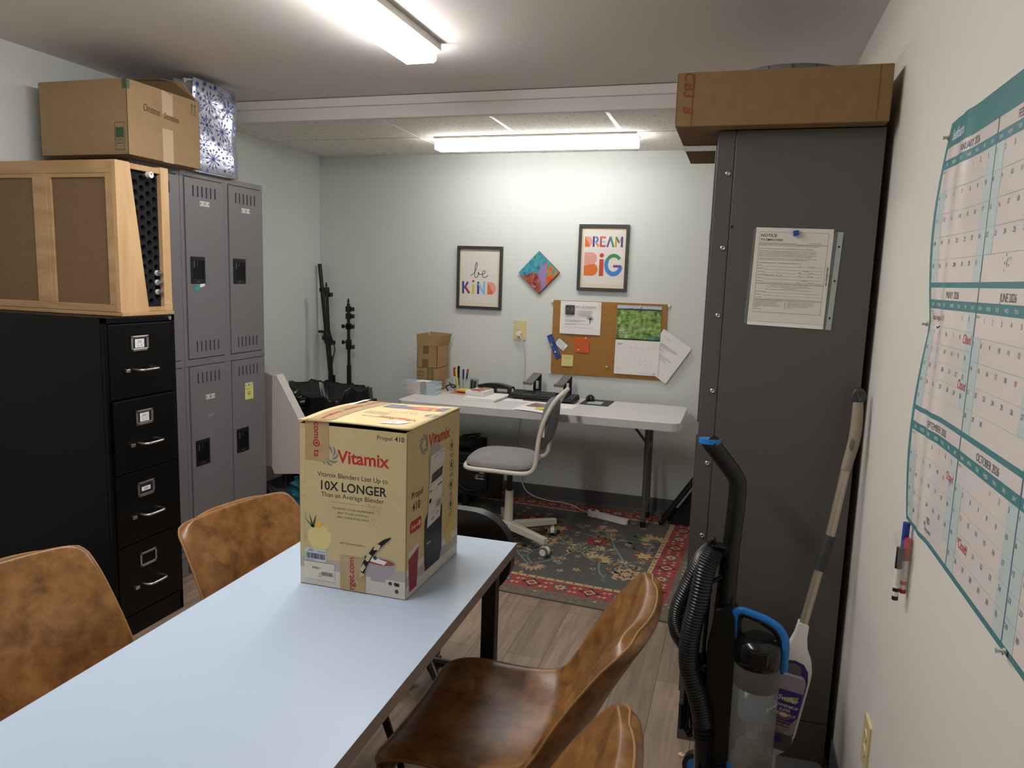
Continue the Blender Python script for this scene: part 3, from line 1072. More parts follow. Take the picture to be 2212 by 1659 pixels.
# ================================================================== FILE CABINET
def make_cabinet():
    t = thing('file_cabinet', 'black four-drawer metal file cabinet standing beside the grey lockers', 'file cabinet', (-2.32, 2.428, 0))
    w = .187
    b = MB()
    b.box(-.665, -.014, -w, w, 0, 1.327)
    b.box(-.02, 0, -w, -w + .016, .0, 1.327); b.box(-.02, 0, w - .022, w, .0, 1.327)
    b.box(-.02, 0, -w, w, 1.303, 1.327)
    b.box(-.02, 0, -w, w, 0, .088)
    b.build('body', BLACKMETAL, t, bevel=.002)
    lk = MB()
    lk.cyl((-.001, .155, 1.314), (.006, .155, 1.314), .008, n=16)
    lk.box(.006, .0075, .1535, .1565, 1.309, 1.319)
    lk.build('lock', CHROME, t)
    cards = [('2023', 'A - M'), ('2023', 'N - Z'), ('2024', None), None]
    for i in range(4):
        z1 = 1.299 - .3025 * i; z0 = z1 - .297
        off = (0.002, .012, .006, .004)[i]
        d = MB()
        d.box(-.014 + off, off, -w + .018, w - .024, z0, z1)
        dr = d.build('drawer', BLACKMETAL, t, bevel=.003)
        yc, zc = -.014, z1 - .081
        h = MB().frame((off, yc, zc), (0, 1, 0), (0, 0, 1))
        for (a, b_, c, e) in ((-.046, .046, .022, .031), (-.046, .046, -.031, -.02), (-.046, -.036, -.031, .031), (.036, .046, -.031, .031)):
            h.box(a, b_, c, e, 0, .004)
        h.build('label_holder', CHROME, dr, bevel=.0015)
        if cards[i]:
            c = MB().frame((off + .0006, yc, zc), (0, 1, 0), (0, 0, 1))
            c.rect(-.036, .036, -.02, .022, 0, 2)
            big = cards[i][1] is not None
            c.rect(-.024, .024, -.017 if big else -.009, .018 if big else .009, .0004, 0)
            c.text(cards[i][0], 0, .004 if big else -.004, .011, .0008, 1, align='CENTER')
            if big:
                c.rect(-.024, .024, .0, .0006, .0008, 1)
                c.text(cards[i][1], 0, -.0125, .011, .0008, 1, align='CENTER')
            c.build('label_card', [WHITEP, INK, mat('navy_card', '#1a1638', .6)], dr)
        zh = z1 - .186
        hd = MB()
        y0, y1 = -.047, .058
        path = smooth_path([(off, y0, zh), (off + .018, y0 + .002, zh), (off + .033, y0 + .012, zh), (off + .036, y0 + .03, zh), (off + .036, y1 - .03, zh), (off + .033, y1 - .012, zh), (off + .018, y1 - .002, zh), (off, y1, zh)], 5)
        hd.tube(path, .0075, 8, flat=.75)
        hd.build('handle', CHROME, dr)
        lt = MB().box(off, off + .014, -.10, -.078, zh - .007, zh + .007)
        lt.build('thumb_latch', CHROME, dr, bevel=.002)
    return t


make_cabinet()

# ================================================================== WOOD RACK ON THE CABINET
OAK = wood_mat('oak_board', '#c29a6c', '#d3b083', (14, 14, 2.2), .42)
OAK2 = wood_mat('oak_rail', '#b08b5d', '#c4a074', (3, 14, 14), .45)
HARDB = mat('brown_hardboard', '#7d6246', .75, var=.05, vscale=60)
FOAM = mat('black_foam', '#202024', .9, spec=.2)


def make_rack():
    t = thing('display_rack', 'oak framed display rack with black foam of round holes on the file cabinet', 'display rack', (-2.329, 2.338, 1.3275))
    H = .603; Wd = .66
    f = MB()
    f.box(-Wd, -.0185, 0, .018, .017, .045); f.box(-Wd, -.0185, 0, .018, H - .05, H)
    for x0, x1 in ((-.052, -.0185), (-.405, -.345)):
        f.box(x0, x1, 0, .018, .045, H - .05)
    for x0, x1 in ((-.345, -.325), (-.42, -.405)):
        f.box(x0, x1, .002, .018, .045, H - .05)
    f.box(-.325, -.052, .002, .018, H - .066, H - .05); f.box(-Wd, -.42, .002, .018, H - .066, H - .05)
    f.build('back_frame', OAK2, t, bevel=.0015)
    for x0, x1 in ((-.345, -.045), (-Wd, -.40)):
        MB().box(x0, x1, .010, .016, .04, H - .045).build('hardboard_panel', HARDB, t)
    s = MB().frame((0, 0, 0), (0, 1, 0), (0, 0, 1))
    s.prism([(0, .0165), (.147, .0165), (.072, H), (0, H)], -.018, 0)
    s.build('slanted_board', OAK, t, bevel=.0015)
    p = MB()
    p.box(-.05, 0, .235, .279, .017, H + .004)
    p.box(-.05, .001, .236, .2795, .0165, .05)
    p.build('end_post', OAK, t, bevel=.002)
    MB().box(-.045, -.003, .018, .236, H - .024, H - .002).build('top_rail', OAK2, t, bevel=.0015)
    MB().box(-.045, -.003, .018, .236, .017, .034).build('bottom_rail', OAK2, t, bevel=.0015)
    MB().box(-Wd, .008, .0, .279, 0.001, .016).build('base_board', OAK2, t, bevel=.002)
    MB().box(-Wd, -.051, .262, .279, .017, H).build('far_side', OAK2, t, bevel=.0015)
    # foam with holes
    fm = MB().frame((-.02, .018, .034), (0, 1, 0), (0, 0, 1))
    px, pz, r, dp = .0335, .0395, .0125, .02
    ncol = 6
    x0 = .236 - .018 - ncol * px - .002
    zt = H - .024 - .034
    fm.rect(0, max(x0, .001), 0, zt, 0, 0)
    fm.rect(x0 + ncol * px, .218, 0, zt, 0, 0)
    for c in range(ncol):
        xa = x0 + c * px
        zz = .004 + (pz / 2 if c % 2 else 0)
        fm.rect(xa, xa + px, 0, zz, 0, 0)
        while zz + pz <= zt:
            cx_, cz_ = xa + px / 2, zz + pz / 2
            n = 16
            sqp = []
            cir = []
            for k in range(n):
                a = 2 * pi * k / n + pi / 4
                ca, sa = cos(a), sin(a)
                q = max(abs(ca), abs(sa))
                sqp.append((cx_ + px / 2 * ca / q, cz_ + pz / 2 * sa / q, 0))
                cir.append((cx_ + r * ca, cz_ + r * sa, 0))
            bot = [(x, z, -dp) for x, z, _ in cir]
            vs = sqp + cir + bot
            fs = [(k, (k + 1) % n, n + (k + 1) % n, n + k) for k in range(n)] + [(n + k, n + (k + 1) % n, 2 * n + (k + 1) % n, 2 * n + k) for k in range(n)] + [tuple(range(2 * n, 3 * n))]
            fm.add(vs, fs, 0)
            zz += pz
        fm.rect(xa, xa + px, zz, zt, 0, 0)
    fm.build('foam_insert', FOAM, t)
    MB().box(-.05, -.041, .018, .25, .034, H - .02).build('foam_backing', FOAM, t)
    return t


make_rack()
GLASS = mat('vial_glass', '#e8efef', .06, trans=.9, spec=.6)
CAPW = mat('vial_cap_white', '#e9e9ea', .35)


def vial(loc, label, capped):
    t = thing('glass_vial', label, 'vial', loc, 0, 'vials in the foam rack')
    m = MB()
    if capped:
        m.cyl((.0, 0, 0), (.024, 0, 0), .0085, n=16)
        m.build('glass_body', GLASS, t)
        c = MB().cyl((.02, 0, 0), (.040, 0, 0), .0125, n=20)
        c.build('cap', CAPW, t, bevel=.0015)
        l = MB().frame((.0405, 0, 0), (0, 1, 0), (0, 0, 1))
        l.poly([(-.007, .006), (.005, .007), (-.001, -.002)], 0, 0)
        l.build('cap_print', mat('cap_print_blue', '#3a6c9c', .5), t)
    else:
        m.at((0, 0, 0), ry=pi / 2)
        m.lathe([(.0115, 0), (.0115, .024), (.0095, .03), (.004, .033)], n=20)
        m.build('glass_body', GLASS, t)
        c = MB()
        c.at((0, 0, 0), ry=pi / 2)
        c.lathe([(.0118, .004), (.0118, .016)], n=20, cap0=False, cap1=False)
        c.build('paper_label', CAPW, t)
        e = MB().at((0, 0, 0), ry=pi / 2)
        e.lathe([(.006, .0), (.006, .012)], n=12)
        e.build('contents', mat('vial_contents', '#9aa0a2', .4), t)


vial((-2.352, 2.505, 1.894), 'white capped glass vial in the top row of the foam rack', True)
vial((-2.352, 2.553, 1.501), 'upper of three clear glass vials low in the foam rack', False)
vial((-2.352, 2.553, 1.462), 'middle of three clear glass vials low in the foam rack', False)
vial((-2.352, 2.553, 1.422), 'lowest of three clear glass vials low in the foam rack', False)

# ================================================================== MEETING TABLE
TOP = mat('pale_blue_laminate', '#aebfd3', .34, spec=.45)
EDGE = mat('grey_edge_band', '#8a827f', .5)


def make_table():
    t = thing('meeting_table', 'long pale blue laminate table with grey edges and black square legs', 'table', (-.88, 2.018, 0), radians(1.0))
    w, L, th = .298, 1.62, .03
    m = MB()
    m.box(-w, w, -L, 0, .75 - th, .75, 1)
    m.rect(-w + .0005, w - .0005, -L + .0005, -.0005, .7502, 0)
    m.build('tabletop', [TOP, EDGE], t)
    for x, y in ((w - .032, -.15), (-w + .055, -.535), (w - .032, -L + .2), (-w + .055, -L + .2)):
        lg = MB()
        lg.box(x - .02, x + .02, y - .02, y + .02, 0, .72)
        lg.build('leg', BLACK, t, bevel=.003)
    fr = MB()
    fr.box(-w + .03, w - .02, -.165, -.135, .695, .72); fr.box(-w + .03, w - .02, -L + .185, -L + .215, .695, .72); fr.box(-w + .04, -w + .07, -L + .2, -.15, .695, .72)
    fr.build('under_frame', BLACK, t, bevel=.002)


make_table()

# ================================================================== BUCKET CHAIRS
LEATH = leather_mat('tan_leather', '#5c3c20', '#7b532b', '#94693e', .31)
LEATHK = mat('black_leather', '#131214', .33, bump=.1, bscale=200)
STITCH = mat('ochre_stitching', '#8f6a3c', .6)
STITCHK = mat('dark_stitching', '#222022', .6)


def lerp_tab(tab, v):
    for i in range(len(tab) - 1):
        a, b = tab[i], tab[i + 1]
        if v <= b[0] or i == len(tab) - 2:
            k = max(0.0, min(1.0, (v - a[0]) / (b[0] - a[0])))
            k2 = k
            return [a[j] + (b[j] - a[j]) * k2 for j in range(1, len(a))]


_prof = smooth_path([(.262, .405, 0), (.268, .428, 0), (.245, .452, 0), (.18, .460, 0), (.08, .450, 0), (-.01, .444, 0), (-.075, .452, 0), (-.125, .49, 0), (-.165, .56, 0), (-.205, .65, 0), (-.25, .74, 0), (-.285, .81, 0), (-.300, .845, 0)], 6)
_prof = [(x, z if z < .45 else .45 + (z - .45) * .94, y) for x, z, y in _prof]
_NP = len(_prof) - 1
# v, half width, wing (forward/up lift at the edges)
_wtab = [(0, .185, .004), (.06, .205, .006), (.16, .226, .012), (.35, .235, .03), (.5, .24, .055), (.6, .24, .066), (.7, .236, .064), (.82, .226, .05), (.91, .216, .036), (.96, .20, .03), (.985, .175, .026), (1, .135, .024)]


def chair_pt(u, v, off=0.0):
    """u -1..1, v 0..1, offset along the surface normal"""
    q = v * _NP
    i = min(int(q), _NP - 1); k = q - i
    p = Vector(_prof[i]).lerp(Vector(_prof[i + 1]), k)
    tan = (Vector(_prof[min(i + 1, _NP)]) - Vector(_prof[max(i - 0, 0)])).normalized()
    nn = Vector((tan.y, -tan.x)) if False else Vector((-tan.y, tan.x))
    nn = -nn if (nn.y < 0 and v < .45) or (nn.x < 0 and v >= .45) else nn
    w, wing = lerp_tab(_wtab, v)
    s = abs(u)
    lift = wing * s ** 2.4
    sag = -.014 * max(0, (v - .86) / .14) * s ** 3
    x = p.x + nn.x * (lift + off); z = p.y + nn.y * (lift + off) + sag
    return (x, u * w, z)


def make_chair(name, label, leath, stitch, legm):
    t = thing(name, label, 'chair', (0, 0, 0), 0, 'leather bucket chairs at the meeting table')
    nu, nv = 34, 60
    th = .022

    def rnd_e(s, v):
        w = lerp_tab(_wtab, v)[0]
        d = min((1 - s) * w / .04, v * 1.1 / .05, (1 - v) * 1.1 / .045)
        d = max(0, min(1, d))
        return sqrt(max(0, 1 - (1 - d) ** 2))

    def front(u, v):
        uu = 2 * u - 1
        e = rnd_e(abs(uu), v)
        return chair_pt(uu, v, th * e * (1 + .3 * max(0, min(1, (v - .6) * 5))))

    def back(u, v):
        uu = 2 * u - 1
        e = rnd_e(abs(uu), v)
        return chair_pt(uu, v, -th * .8 * e)
    m = MB()
    m.grid(front, nu, nv, 0, True, flip=True)
    m.grid(back, nu, nv, 0, True)
    sh = m.build('seat_shell', leath, t)
    ed = []
    for i in range(41):
        ed.append(chair_pt(-1, .04 + .96 * i / 40))
    for i in range(1, 16):
        ed.append(chair_pt(-1 + 2 * i / 16, 1))
    for i in range(41):
        ed.append(chair_pt(1, 1 - .96 * i / 40))
    MB().tube(ed, .0028, 6).build('piping', stitch, t)
    fr = MB()
    fr.box(-.11, .14, -.13, -.105, .40, .42); fr.box(-.11, .14, .105, .13, .40, .42)
    fr.box(.10, .14, -.13, .13, .40, .42); fr.box(-.11, -.07, -.13, .13, .40, .42)
    fr.build('seat_frame', legm, t, bevel=.002)
    for sx, sy in ((1, 1), (1, -1), (-1, 1), (-1, -1)):
        l = MB().tube([(.11 * sx + .01, .115 * sy, .41), (.20 * sx + .01, .20 * sy, 0.002)], [.016, .011], 10)
        l.build('leg', legm, t)
    return t


LEGM = mat('chair_leg_black', '#0d0d0e', .4)
CH1 = make_chair('dining_chair', 'tan leather bucket chair facing the table in front of the grey lockers', LEATH, STITCH, LEGM)
CH1.location = (-1.15, 1.775, 0); CH1.rotation_euler = (0, 0, radians(-10))
dup(CH1, (-1.365, 1.165, 0), radians(-12), 'tan leather bucket chair in the near corner by the file cabinet')
dup(CH1, (-.43, 1.585, 0), radians(180), 'tan leather bucket chair with its seat tucked under the side nearest the vacuum')
dup(CH1, (-.40, .985, 0), radians(180), 'tan leather chair back nearest the viewer, only its rounded top showing')


def make_black_chair():
    t = thing('office_chair', 'black padded swivel chair turned away at the far end of the blue table', 'chair', (-1.03, 2.42, 0))
    V = LEATHK
    rnd_ = rrect(-.225, .225, .50, .80, .13, 8)

    def pan(off):
        out = []
        for x, z in rnd_:
            out.append((x + .165, -.26 - .16 * (z - .6) + 0.55 * x * x + off, z))
        return out
    m = MB()
    f, b_ = pan(-.022), pan(.022)
    n = len(f)
    vs = f + b_
    cen = [(.165, -.315, .65), (.165, -.235, .65)]
    for ring_, c, fl in ((f, cen[0], 1), (b_, cen[1], 0)):
        v2 = list(ring_); mid = [tuple(Vector(c).lerp(Vector(p), .72) + Vector((0, -.012 if fl else .012, 0))) for p in ring_]
        fs = [(i, (i + 1) % n, n + (i + 1) % n, n + i) for i in range(n)] + [(n + i, n + (i + 1) % n, 2 * n) for i in range(n)]
        m.add(v2 + mid + [c], [tuple(reversed(q)) for q in fs] if fl else fs, 0, True)
    m.add(vs, [(i, n + i, n + (i + 1) % n, (i + 1) % n) for i in range(n)], 0, True)
    m.build('backrest', V, t, sub=1)
    MB().tube(smooth_path([(.02, 0, .40), (.07, -.12, .40), (.14, -.23, .45), (.165, -.25, .58)], 5), .014, 8).build('back_stem', BLACK, t)
    s = MB(); s.lathe([(.12, .40), (.165, .41), (.17, .44), (.15, .462), (.05, .468)], n=28)
    s.build('seat', V, t)
    MB().cyl((0, 0, .08), (0, 0, .40), .02, n=14).build('column', BLACK, t)
    for k in range(5):
        a = 2 * pi * k / 5 + .4
        MB().tube([(0, 0, .085), (.11 * cos(a), .11 * sin(a), .065)], [.02, .014], 8).build('base_arm', BLACK, t)
        MB().cyl((.11 * cos(a) - .012 * sin(a), .11 * sin(a) + .012 * cos(a), .025), (.11 * cos(a) + .012 * sin(a), .11 * sin(a) - .012 * cos(a), .025), .024, n=14).build('caster', BLACK, t)


make_black_chair()


# ================================================================== BLENDER CARTON
def make_carton():
    t = thing('product_box', 'battered pale yellow blender carton with torn front standing on the blue table', 'cardboard box', (-.8655, 1.7155, .7505))
    hx, hy, H = .1455, .1695, .417
    YEL = mat('carton_yellow', '#cbb88a', .6, var=.025, vscale=14, spec=.25)
    FLAPY = YEL
    GREYP = mat('carton_print_grey', '#b3a99f', .6)
    LIGHTP = mat('carton_print_pale', '#d5cec2', .6)
    VRED = mat('carton_red', '#bb2a25', .5)
    SWG = mat('carton_swirl_grey', '#7f858a', .5)
    DARK = mat('carton_dark_print', '#26252b', .5)
    b = MB()
    th = .004
    b.box(-hx, hx, -hy, -hy + th, 0, H - .006); b.box(-hx, hx, hy - th, hy, 0, H - .004)
    b.box(-hx, -hx + th, -hy, hy, 0, H - .004); b.box(hx - th, hx, -hy, hy, 0, H - .003)
    b.box(-hx, hx, -hy, hy, 0, .004)
    b.build('carton_body', YEL, t, bevel=.002)
    # top flaps, the front edge sits a little open
    top = MB()

    def topf(u, v):
        x = -hx - .001 + (2 * hx + .002) * u
        y = -hy - .003 + (2 * hy + .004) * v
        z = H - .001 + .004 * sin(pi * v) + .003 * sin(3 * u + 4 * v) + (.004 if v < .05 else 0)
        return (x, y, z)
    top.grid(topf, 12, 12)
    top.build('top_flap', YEL, t, solid=.004)
    inner = MB().box(-hx + .006, hx - .006, -hy + .005, hy - .006, H - .022, H - .012)
    inner.build('inner_flap', mat('carton_inner_kraft', '#6b5130', .8), t)
    wf = MB()
    wf.add([(-hx - .0015, -.02, H + .001), (-hx + .022, -.02, H + .006), (-hx + .022, .16, H + .006), (-hx - .0015, .16, H + .001)], [(0, 1, 2, 3)])
    wf.build('white_label_edge', WHITEP, t, solid=.001)

    # ---------- front face print (local x right, y up)
    f = MB().frame((0, -hy - .0002, 0), (1, 0, 0), (0, 0, 1))
    RD, GR, LP, SW, DK = 0, 1, 2, 3, 4
    f.rect(-hx + .001, hx - .001, .002, .045, 0, LP)
    f.rect(-hx + .001, hx - .001, .045, .072, 0, GR)

    def swirl(m, c, r, z, mi, clip=None):
        for k in range(8):
            a = 2 * pi * k / 8
            o_ = []; i_ = []
            for s in range(6):
                q = s / 5
                aa = a + q * 1.15
                rr = r * (.42 + .58 * q)
                wv = r * .30 * sin(pi * (q * .85 + .1))
                o_.append((c[0] + (rr + wv / 2) * cos(aa), c[1] + (rr + wv / 2) * sin(aa)))
                i_.append((c[0] + (rr - wv / 2) * cos(aa), c[1] + (rr - wv / 2) * sin(aa)))
            m.add([(p[0], p[1], z) for p in o_ + i_], [(s, s + 1, 7 + s, 6 + s) for s in range(5)], mi)
    swirl(f, (-.062, .338), .026, 0, SW)
    f.text('Vitamix', -.038, .3235, .044, 0, RD, bold=.022, sx=1.0)
    f.text('Propel', .066, .3895, .0155, 0, DK, bold=-.002)
    f.text('410', .113, .3895, .0165, 0, DK, bold=.012)
    f.text('Vitamix Blenders Last Up to', .001, .284, .0172, 0, DK, align='CENTER', sx=.97)
    f.text('10X LONGER', .001, .2515, .0315, 0, DK, align='CENTER', bold=.02, sx=.98)
    f.text('Than an Average Blender', .001, .2335, .0172, 0, DK, align='CENTER', sx=.97)
    f.rect(-.06, .066, .222, .2224, 0, DK)
    for i, s in enumerate(('PULVERIZES TOUGH INGREDIENTS', 'EASY-TO-USE CONTROLS', 'SELF-CLEANS IN SECONDS')):
        f.text(s, .003, .205 - .0105 * i, .0072, 0, DK, align='CENTER')
    f.text('MEET THE PROPEL SERIES 410', .003, .119, .0055, 0, DK, align='CENTER')
    f.build('front_lettering', [VRED, GREYP, LIGHTP, SWG, DARK], t)
    # pictures on the front
    g = MB().frame((0, -hy - .0004, 0), (1, 0, 0), (0, 0, 1))
    SORB, LEAFG, PINE, BOWL, SMO, BERRY, WHT, BOARD = range(8)
    sor = arc((-.089, .130), .033, pi, 2 * pi, 14)
    sor = [(x, .130 + (y - .130) * 1.15) for x, y in sor] + [(-.058, .142), (-.065, .144), (-.07, .155), (-.084, .158), (-.095, .152), (-.11, .150), (-.12, .143)]
    g.poly(sor, 0, SORB)
    g.poly([(-.0915, .094), (-.0865, .094), (-.0865, .08), (-.0915, .08)], 0, SORB)
    g.poly([(-.104, .150), (-.083, .152), (-.083, .166), (-.092, .170), (-.10, .162)], .0003, PINE)
    for a in ((-.133, .175), (-.118, .186), (-.098, .186)):
        g.poly([(-.112, .152), (-.104, .150), a], .0004, LEAFG)
    bowl = arc((.072, .088), .047, pi, 2 * pi, 18)
    bowl = [(x, .088 + (y - .088) * 1.0) for x, y in bowl]
    g.poly(bowl, 0, BOWL); g.rect(.052, .092, .037, .046, .0001, BOWL)
    g.disc((.072, .088), .047, .0002, 22, BOWL, .24)
    g.disc((.074, .0875), .042, .0004, 22, SMO, .2)
    g.poly([(.034, .088), (.088, .081), (.096, .090), (.06, .098)], .0006, WHT)
    for c in ((.040, .094), (.050, .097), (.064, .096)):
        g.disc(c, .0052, .0008, 10, BERRY)
    g.poly([(.038, .036), (.118, .034), (.126, .018), (.06, .014), (.042, .022)], 0, BOARD)
    for c in ((.105, .037), (.119, .037), (.125, .036), (.122, .019)):
        g.disc(c, .0048, .0006, 10, BERRY)
    g.build('front_pictures', [mat('sorbet_print', '#dccb86', .6), mat('leaf_print', '#39512a', .6), mat('pineapple_print', '#dfbb48', .6), mat('bowl_print', '#aa9ea5', .6), mat('smoothie_print', '#9c4a3a', .6), mat('berry_print', '#3a3d4a', .6), WHITEP, LIGHTP], t)
    # stickers
    s = MB().frame((0, -hy - .0007, 0), (1, 0, 0), (0, 0, 1))
    s.rect(-.131, -.070, .064, .096, 0, 0)
    s.rect(-.133, -.048, .016, .061, .0003, 1)
    rnd = random.Random(2)
    x = -.126
    while x < -.073:
        w = rnd.choice((.0006, .001, .0016))
        s.rect(x, min(x + w, -.072), .070, .084, .0004, 2); x += w + rnd.choice((.0006, .001, .0014))
    x = -.083
    while x < -.052:
        w = rnd.choice((.0005, .0009))
        s.rect(x, x + w, .029, .039, .0006, 2); x += w + rnd.choice((.0006, .001))
    s.text('074511', -.12, .089, .006, .0006, 2); s.text('0000 0000 0000', -.126, .0655, .003, .0006, 2)
    s.text('0000 2074511', -.095, .0885, .004, .0006, 2)
    s.text('074511', -.110, .044, .008, .0006, 2, bold=.01)
    s.text('UPC', -.092, .031, .0042, .0006, 2); s.text('EAN', -.092, .025, .0042, .0006, 2)
    s.build('shipping_stickers', [mat('sticker_blue_white', '#c3cad2', .5), mat('sticker_cream', '#d9d3bf', .5), INK], t)
    # red printed tape: over the top and two ends on the front
    TAPE = mat('brown_printed_tape', '#b59a6e', .35, coat=.4, var=.06, vscale=40)
    TRED = mat('tape_red', '#ab2038', .45)
    tp = MB().frame((0, -hy - .0005, 0), (1, 0, 0), (0, 0, 1))
    tp.rect(-.128, -.062, .322, .4195, 0, 0); tp.rect(-.031, .038, .002, .090, .0010, 0)
    def topz(x, y, k):
        u = (x + hx + .001) / (2 * hx + .002); v = (y + hy + .003) / (2 * hy + .004)
        return H - .001 + .004 * sin(pi * v) + .003 * sin(3 * u + 4 * v) + (.004 if v < .05 else 0) * max(0, 1 - v * 12) + .0022 + k
    q = MB()
    q.grid(lambda u, v: (-.128 + .066 * u, -hy - .003 + (2 * hy + .003) * v, topz(-.128 + .066 * u, -hy - .003 + (2 * hy + .003) * v, .0004)), 4, 24, 0, False)
    tp.v += q.v; n0 = len(tp.v) - len(q.v)
    tp.f += [tuple(i + n0 for i in ff) for ff in q.f]; tp.mi += q.mi; tp.sm += q.sm
    tp.build('packing_tape', TAPE, t)
    tl = MB().frame((0, -hy - .0007, 0), (1, 0, 0), (0, 0, 1))
    R90 = radians(-90)
    tl.text('com', -.103, .419, .024, 0, 0, rot=R90, bold=.016)
    tl.ring((-.0965, .366), .0063, .0092, 0, 24, 0); tl.disc((-.0965, .366), .0034, 0, 14, 0)
    tl.text('ta', -.103, .349, .024, 0, 0, rot=R90, bold=.016)
    tl.text('rget.com', .007, .004, .0235, .0012, 0, rot=radians(90), bold=.016)
    n1 = len(tl.v)
    tl.frame((0, 0, H + .0078), (1, 0, 0), (0, 1, 0))
    for yy in (-.165, -.05, .065):
        tl.text('target.com', -.102, yy + .095, .018, 0, 0, rot=R90, bold=.014)
        tl.ring((-.097, yy + .104), .0045, .0065, 0, 18, 0); tl.disc((-.097, yy + .104), .0024, 0, 10, 0)
    for i in range(n1, len(tl.v)):
        x_, y_, z_ = tl.v[i]
        tl.v[i] = (x_, y_, topz(x_, y_, .0009))
    tl.build('tape_lettering', TRED, t)
    # tear
    te = MB().frame((0, -hy - .002, 0), (1, 0, 0), (0, 0, 1))
    te.poly([(.026, .048), (.033, .046), (.040, .068), (.056, .098), (.078, .124), (.104, .148), (.107, .154), (.088, .146), (.060, .124), (.034, .086), (.027, .068)], 0, 0)
    for (a, b_, c, d) in (((.024, .062), (.034, .078), (.040, .070), (.031, .056)), ((.038, .088), (.046, .107), (.056, .101), (.046, .084)), ((.060, .116), (.066, .135), (.080, .130), (.074, .118)), ((.022, .04), (.026, .056), (.038, .050), (.030, .044))):
        te.poly([a, b_, c, d], .0012, 1)
    te.build('torn_gash', [mat('tear_black', '#0c0a08', .8), mat('torn_card_edge', '#cdb98d', .85)], t)
    sc_ = MB().frame((0, -hy - .0003, 0), (1, 0, 0), (0, 0, 1))
    rnd = random.Random(8)
    for _ in range(26):
        x = rnd.choice((-.132, -.128, -.124)) + rnd.uniform(-.001, .001); y = rnd.uniform(.1, .31)
        sc_.rect(x, x + .0007, y, y + rnd.uniform(.003, .012), 0, 0)
    for _ in range(46):
        x = rnd.uniform(.045, .078); y = rnd.uniform(.17, .225)
        sc_.rect(x, x + .0007, y, y + rnd.uniform(.002, .007), 0, 0)
    sc_.build('scuff_marks', mat('scuff_brown', '#a08a5a', .8), t)

    # ---------- right side print
    r = MB().frame((hx + .0002, 0, 0), (0, 1, 0), (0, 0, 1))
    RD, GR, LP, SW, DK, GL, SMR, YEL2, MET, WH = range(10)
    r.rect(-hy + .001, hy - .001, .002, .03, 0, LP); r.rect(-hy + .001, hy - .001, .03, .056, 0, GR); r.rect(-hy + .001, hy - .001, .056, .075, 0, LP)
    swirl(r, (-.073, .365), .027, 0.0003, SW)
    r.text('Vitamix', -.043, .352, .045, .0003, RD, bold=.022)
    r.text('Propel', -.143, .243, .026, .0003, DK, sx=1.0)
    r.text('410', -.138, .211, .031, .0003, DK, bold=.006)
    r.poly(rrect(-.150, -.083, .158, .188, .010), .0003, RD)
    r.text('Only at', -.146, .168, .0145, .0006, WH)
    r.ring((-.094, .173), .0045, .0068, .0006, 18, WH); r.disc((-.094, .173), .0024, .0006, 10, WH)
    # blender picture
    r.poly([(-.056, .03), (.036, .03), (.052, .055), (.05, .135), (.052, .17), (.034, .20), (-.03, .20), (-.062, .165), (-.064, .11), (-.062, .055)], .0004, DK)
    r.poly([(-.03, .20), (.034, .20), (.05, .33), (-.045, .33)], .0004, MET)
    r.poly([(-.03, .332), (.03, .332), (.026, .35), (.012, .356), (-.012, .356), (-.026, .35)], .0004, MET)
    r.text('Vitamix', -.05, .098, .009, .0008, WH)
    r.poly([(-.150, .012), (-.108, .014), (-.098, .112), (-.156, .098)], .0005, SMR); r.poly([(-.156, .098), (-.098, .112), (-.096, .128), (-.158, .116)], .0005, LP)
    r.poly([(.085, .05), (.115, .055), (.137, .115), (.07, .105)], .0005, YEL2); r.poly([(.10, .115), (.12, .118), (.13, .15), (.105, .135)], .0004, YEL2)
    for yy in (.325, .27, .215, .16):
        r.ring((.112, yy), .0135, .0148, .0004, 20, DK); r.disc((.112, yy), .005, .0004, 8, DK, 1.6)
        r.rect(.098, .126, yy - .026, yy - .0245, .0004, DK); r.rect(.102, .122, yy - .031, yy - .0295, .0004, DK)
    r.build('side_pictures', [VRED, GREYP, LIGHTP, SWG, DARK, GLASS, mat('smoothie_red_print', '#8f2f3c', .5), mat('yellow_drink_print', '#d0bd5a', .5), mat('jug_grey_print', '#a7a196', .5), WHITEP], t)
    lb = MB().frame((hx + .0012, 0, 0), (0, 1, 0), (0, 0, 1))
    lb.poly([(-.049, .142), (.036, .150), (.064, .335), (-.03, .325)], 0, 0)

    def L2(u, v):
        a = Vector((-.049, .142)).lerp(Vector((.036, .150)), u); b_ = Vector((-.03, .325)).lerp(Vector((.064, .335)), u)
        q_ = a.lerp(b_, v); return (q_.x, q_.y, .0003)

    def lr(u0, u1, v0, v1, mi=1):
        lb.add([L2(u0, v0), L2(u1, v0), L2(u1, v1), L2(u0, v1)], [(0, 1, 2, 3)], mi)
    for v in (.16, .3, .47, .57, .76):
        lr(.02, .98, v, v + .003)
    u = .12
    rnd = random.Random(11)
    while u < .93:
        w = rnd.choice((.008, .014, .022)); lr(u, min(u + w, .95), .60, .73); u += w + rnd.choice((.008, .014))
    lr(.05, .2, .49, .505); lr(.62, .95, .49, .505); lr(.05, .2, .33, .39)
    for i in range(5):
        lr(.55 + .06 * (i % 2), .95, .19 + .018 * i, .198 + .018 * i)
    lr(.3, .5, .05, .06); lr(.25, .5, .08, .09); lr(.6, .9, .1, .108); lr(.1, .5, .95, .956); lr(.6, .95, .95, .956)
    lb.build('shipping_label', [mat('label_white', '#d8d4cc', .5), INK], t)
    # ---------- top print
    tp = MB().frame((0, 0, H + .0072), (-1, 0, 0), (0, -1, 0))
    tp.text('Vitamix', -.118, -.035 + .08, .034, 0, 0, bold=.02, rot=radians(0))
    swirl(tp, (-.125, -.02), .02, 0, 1)
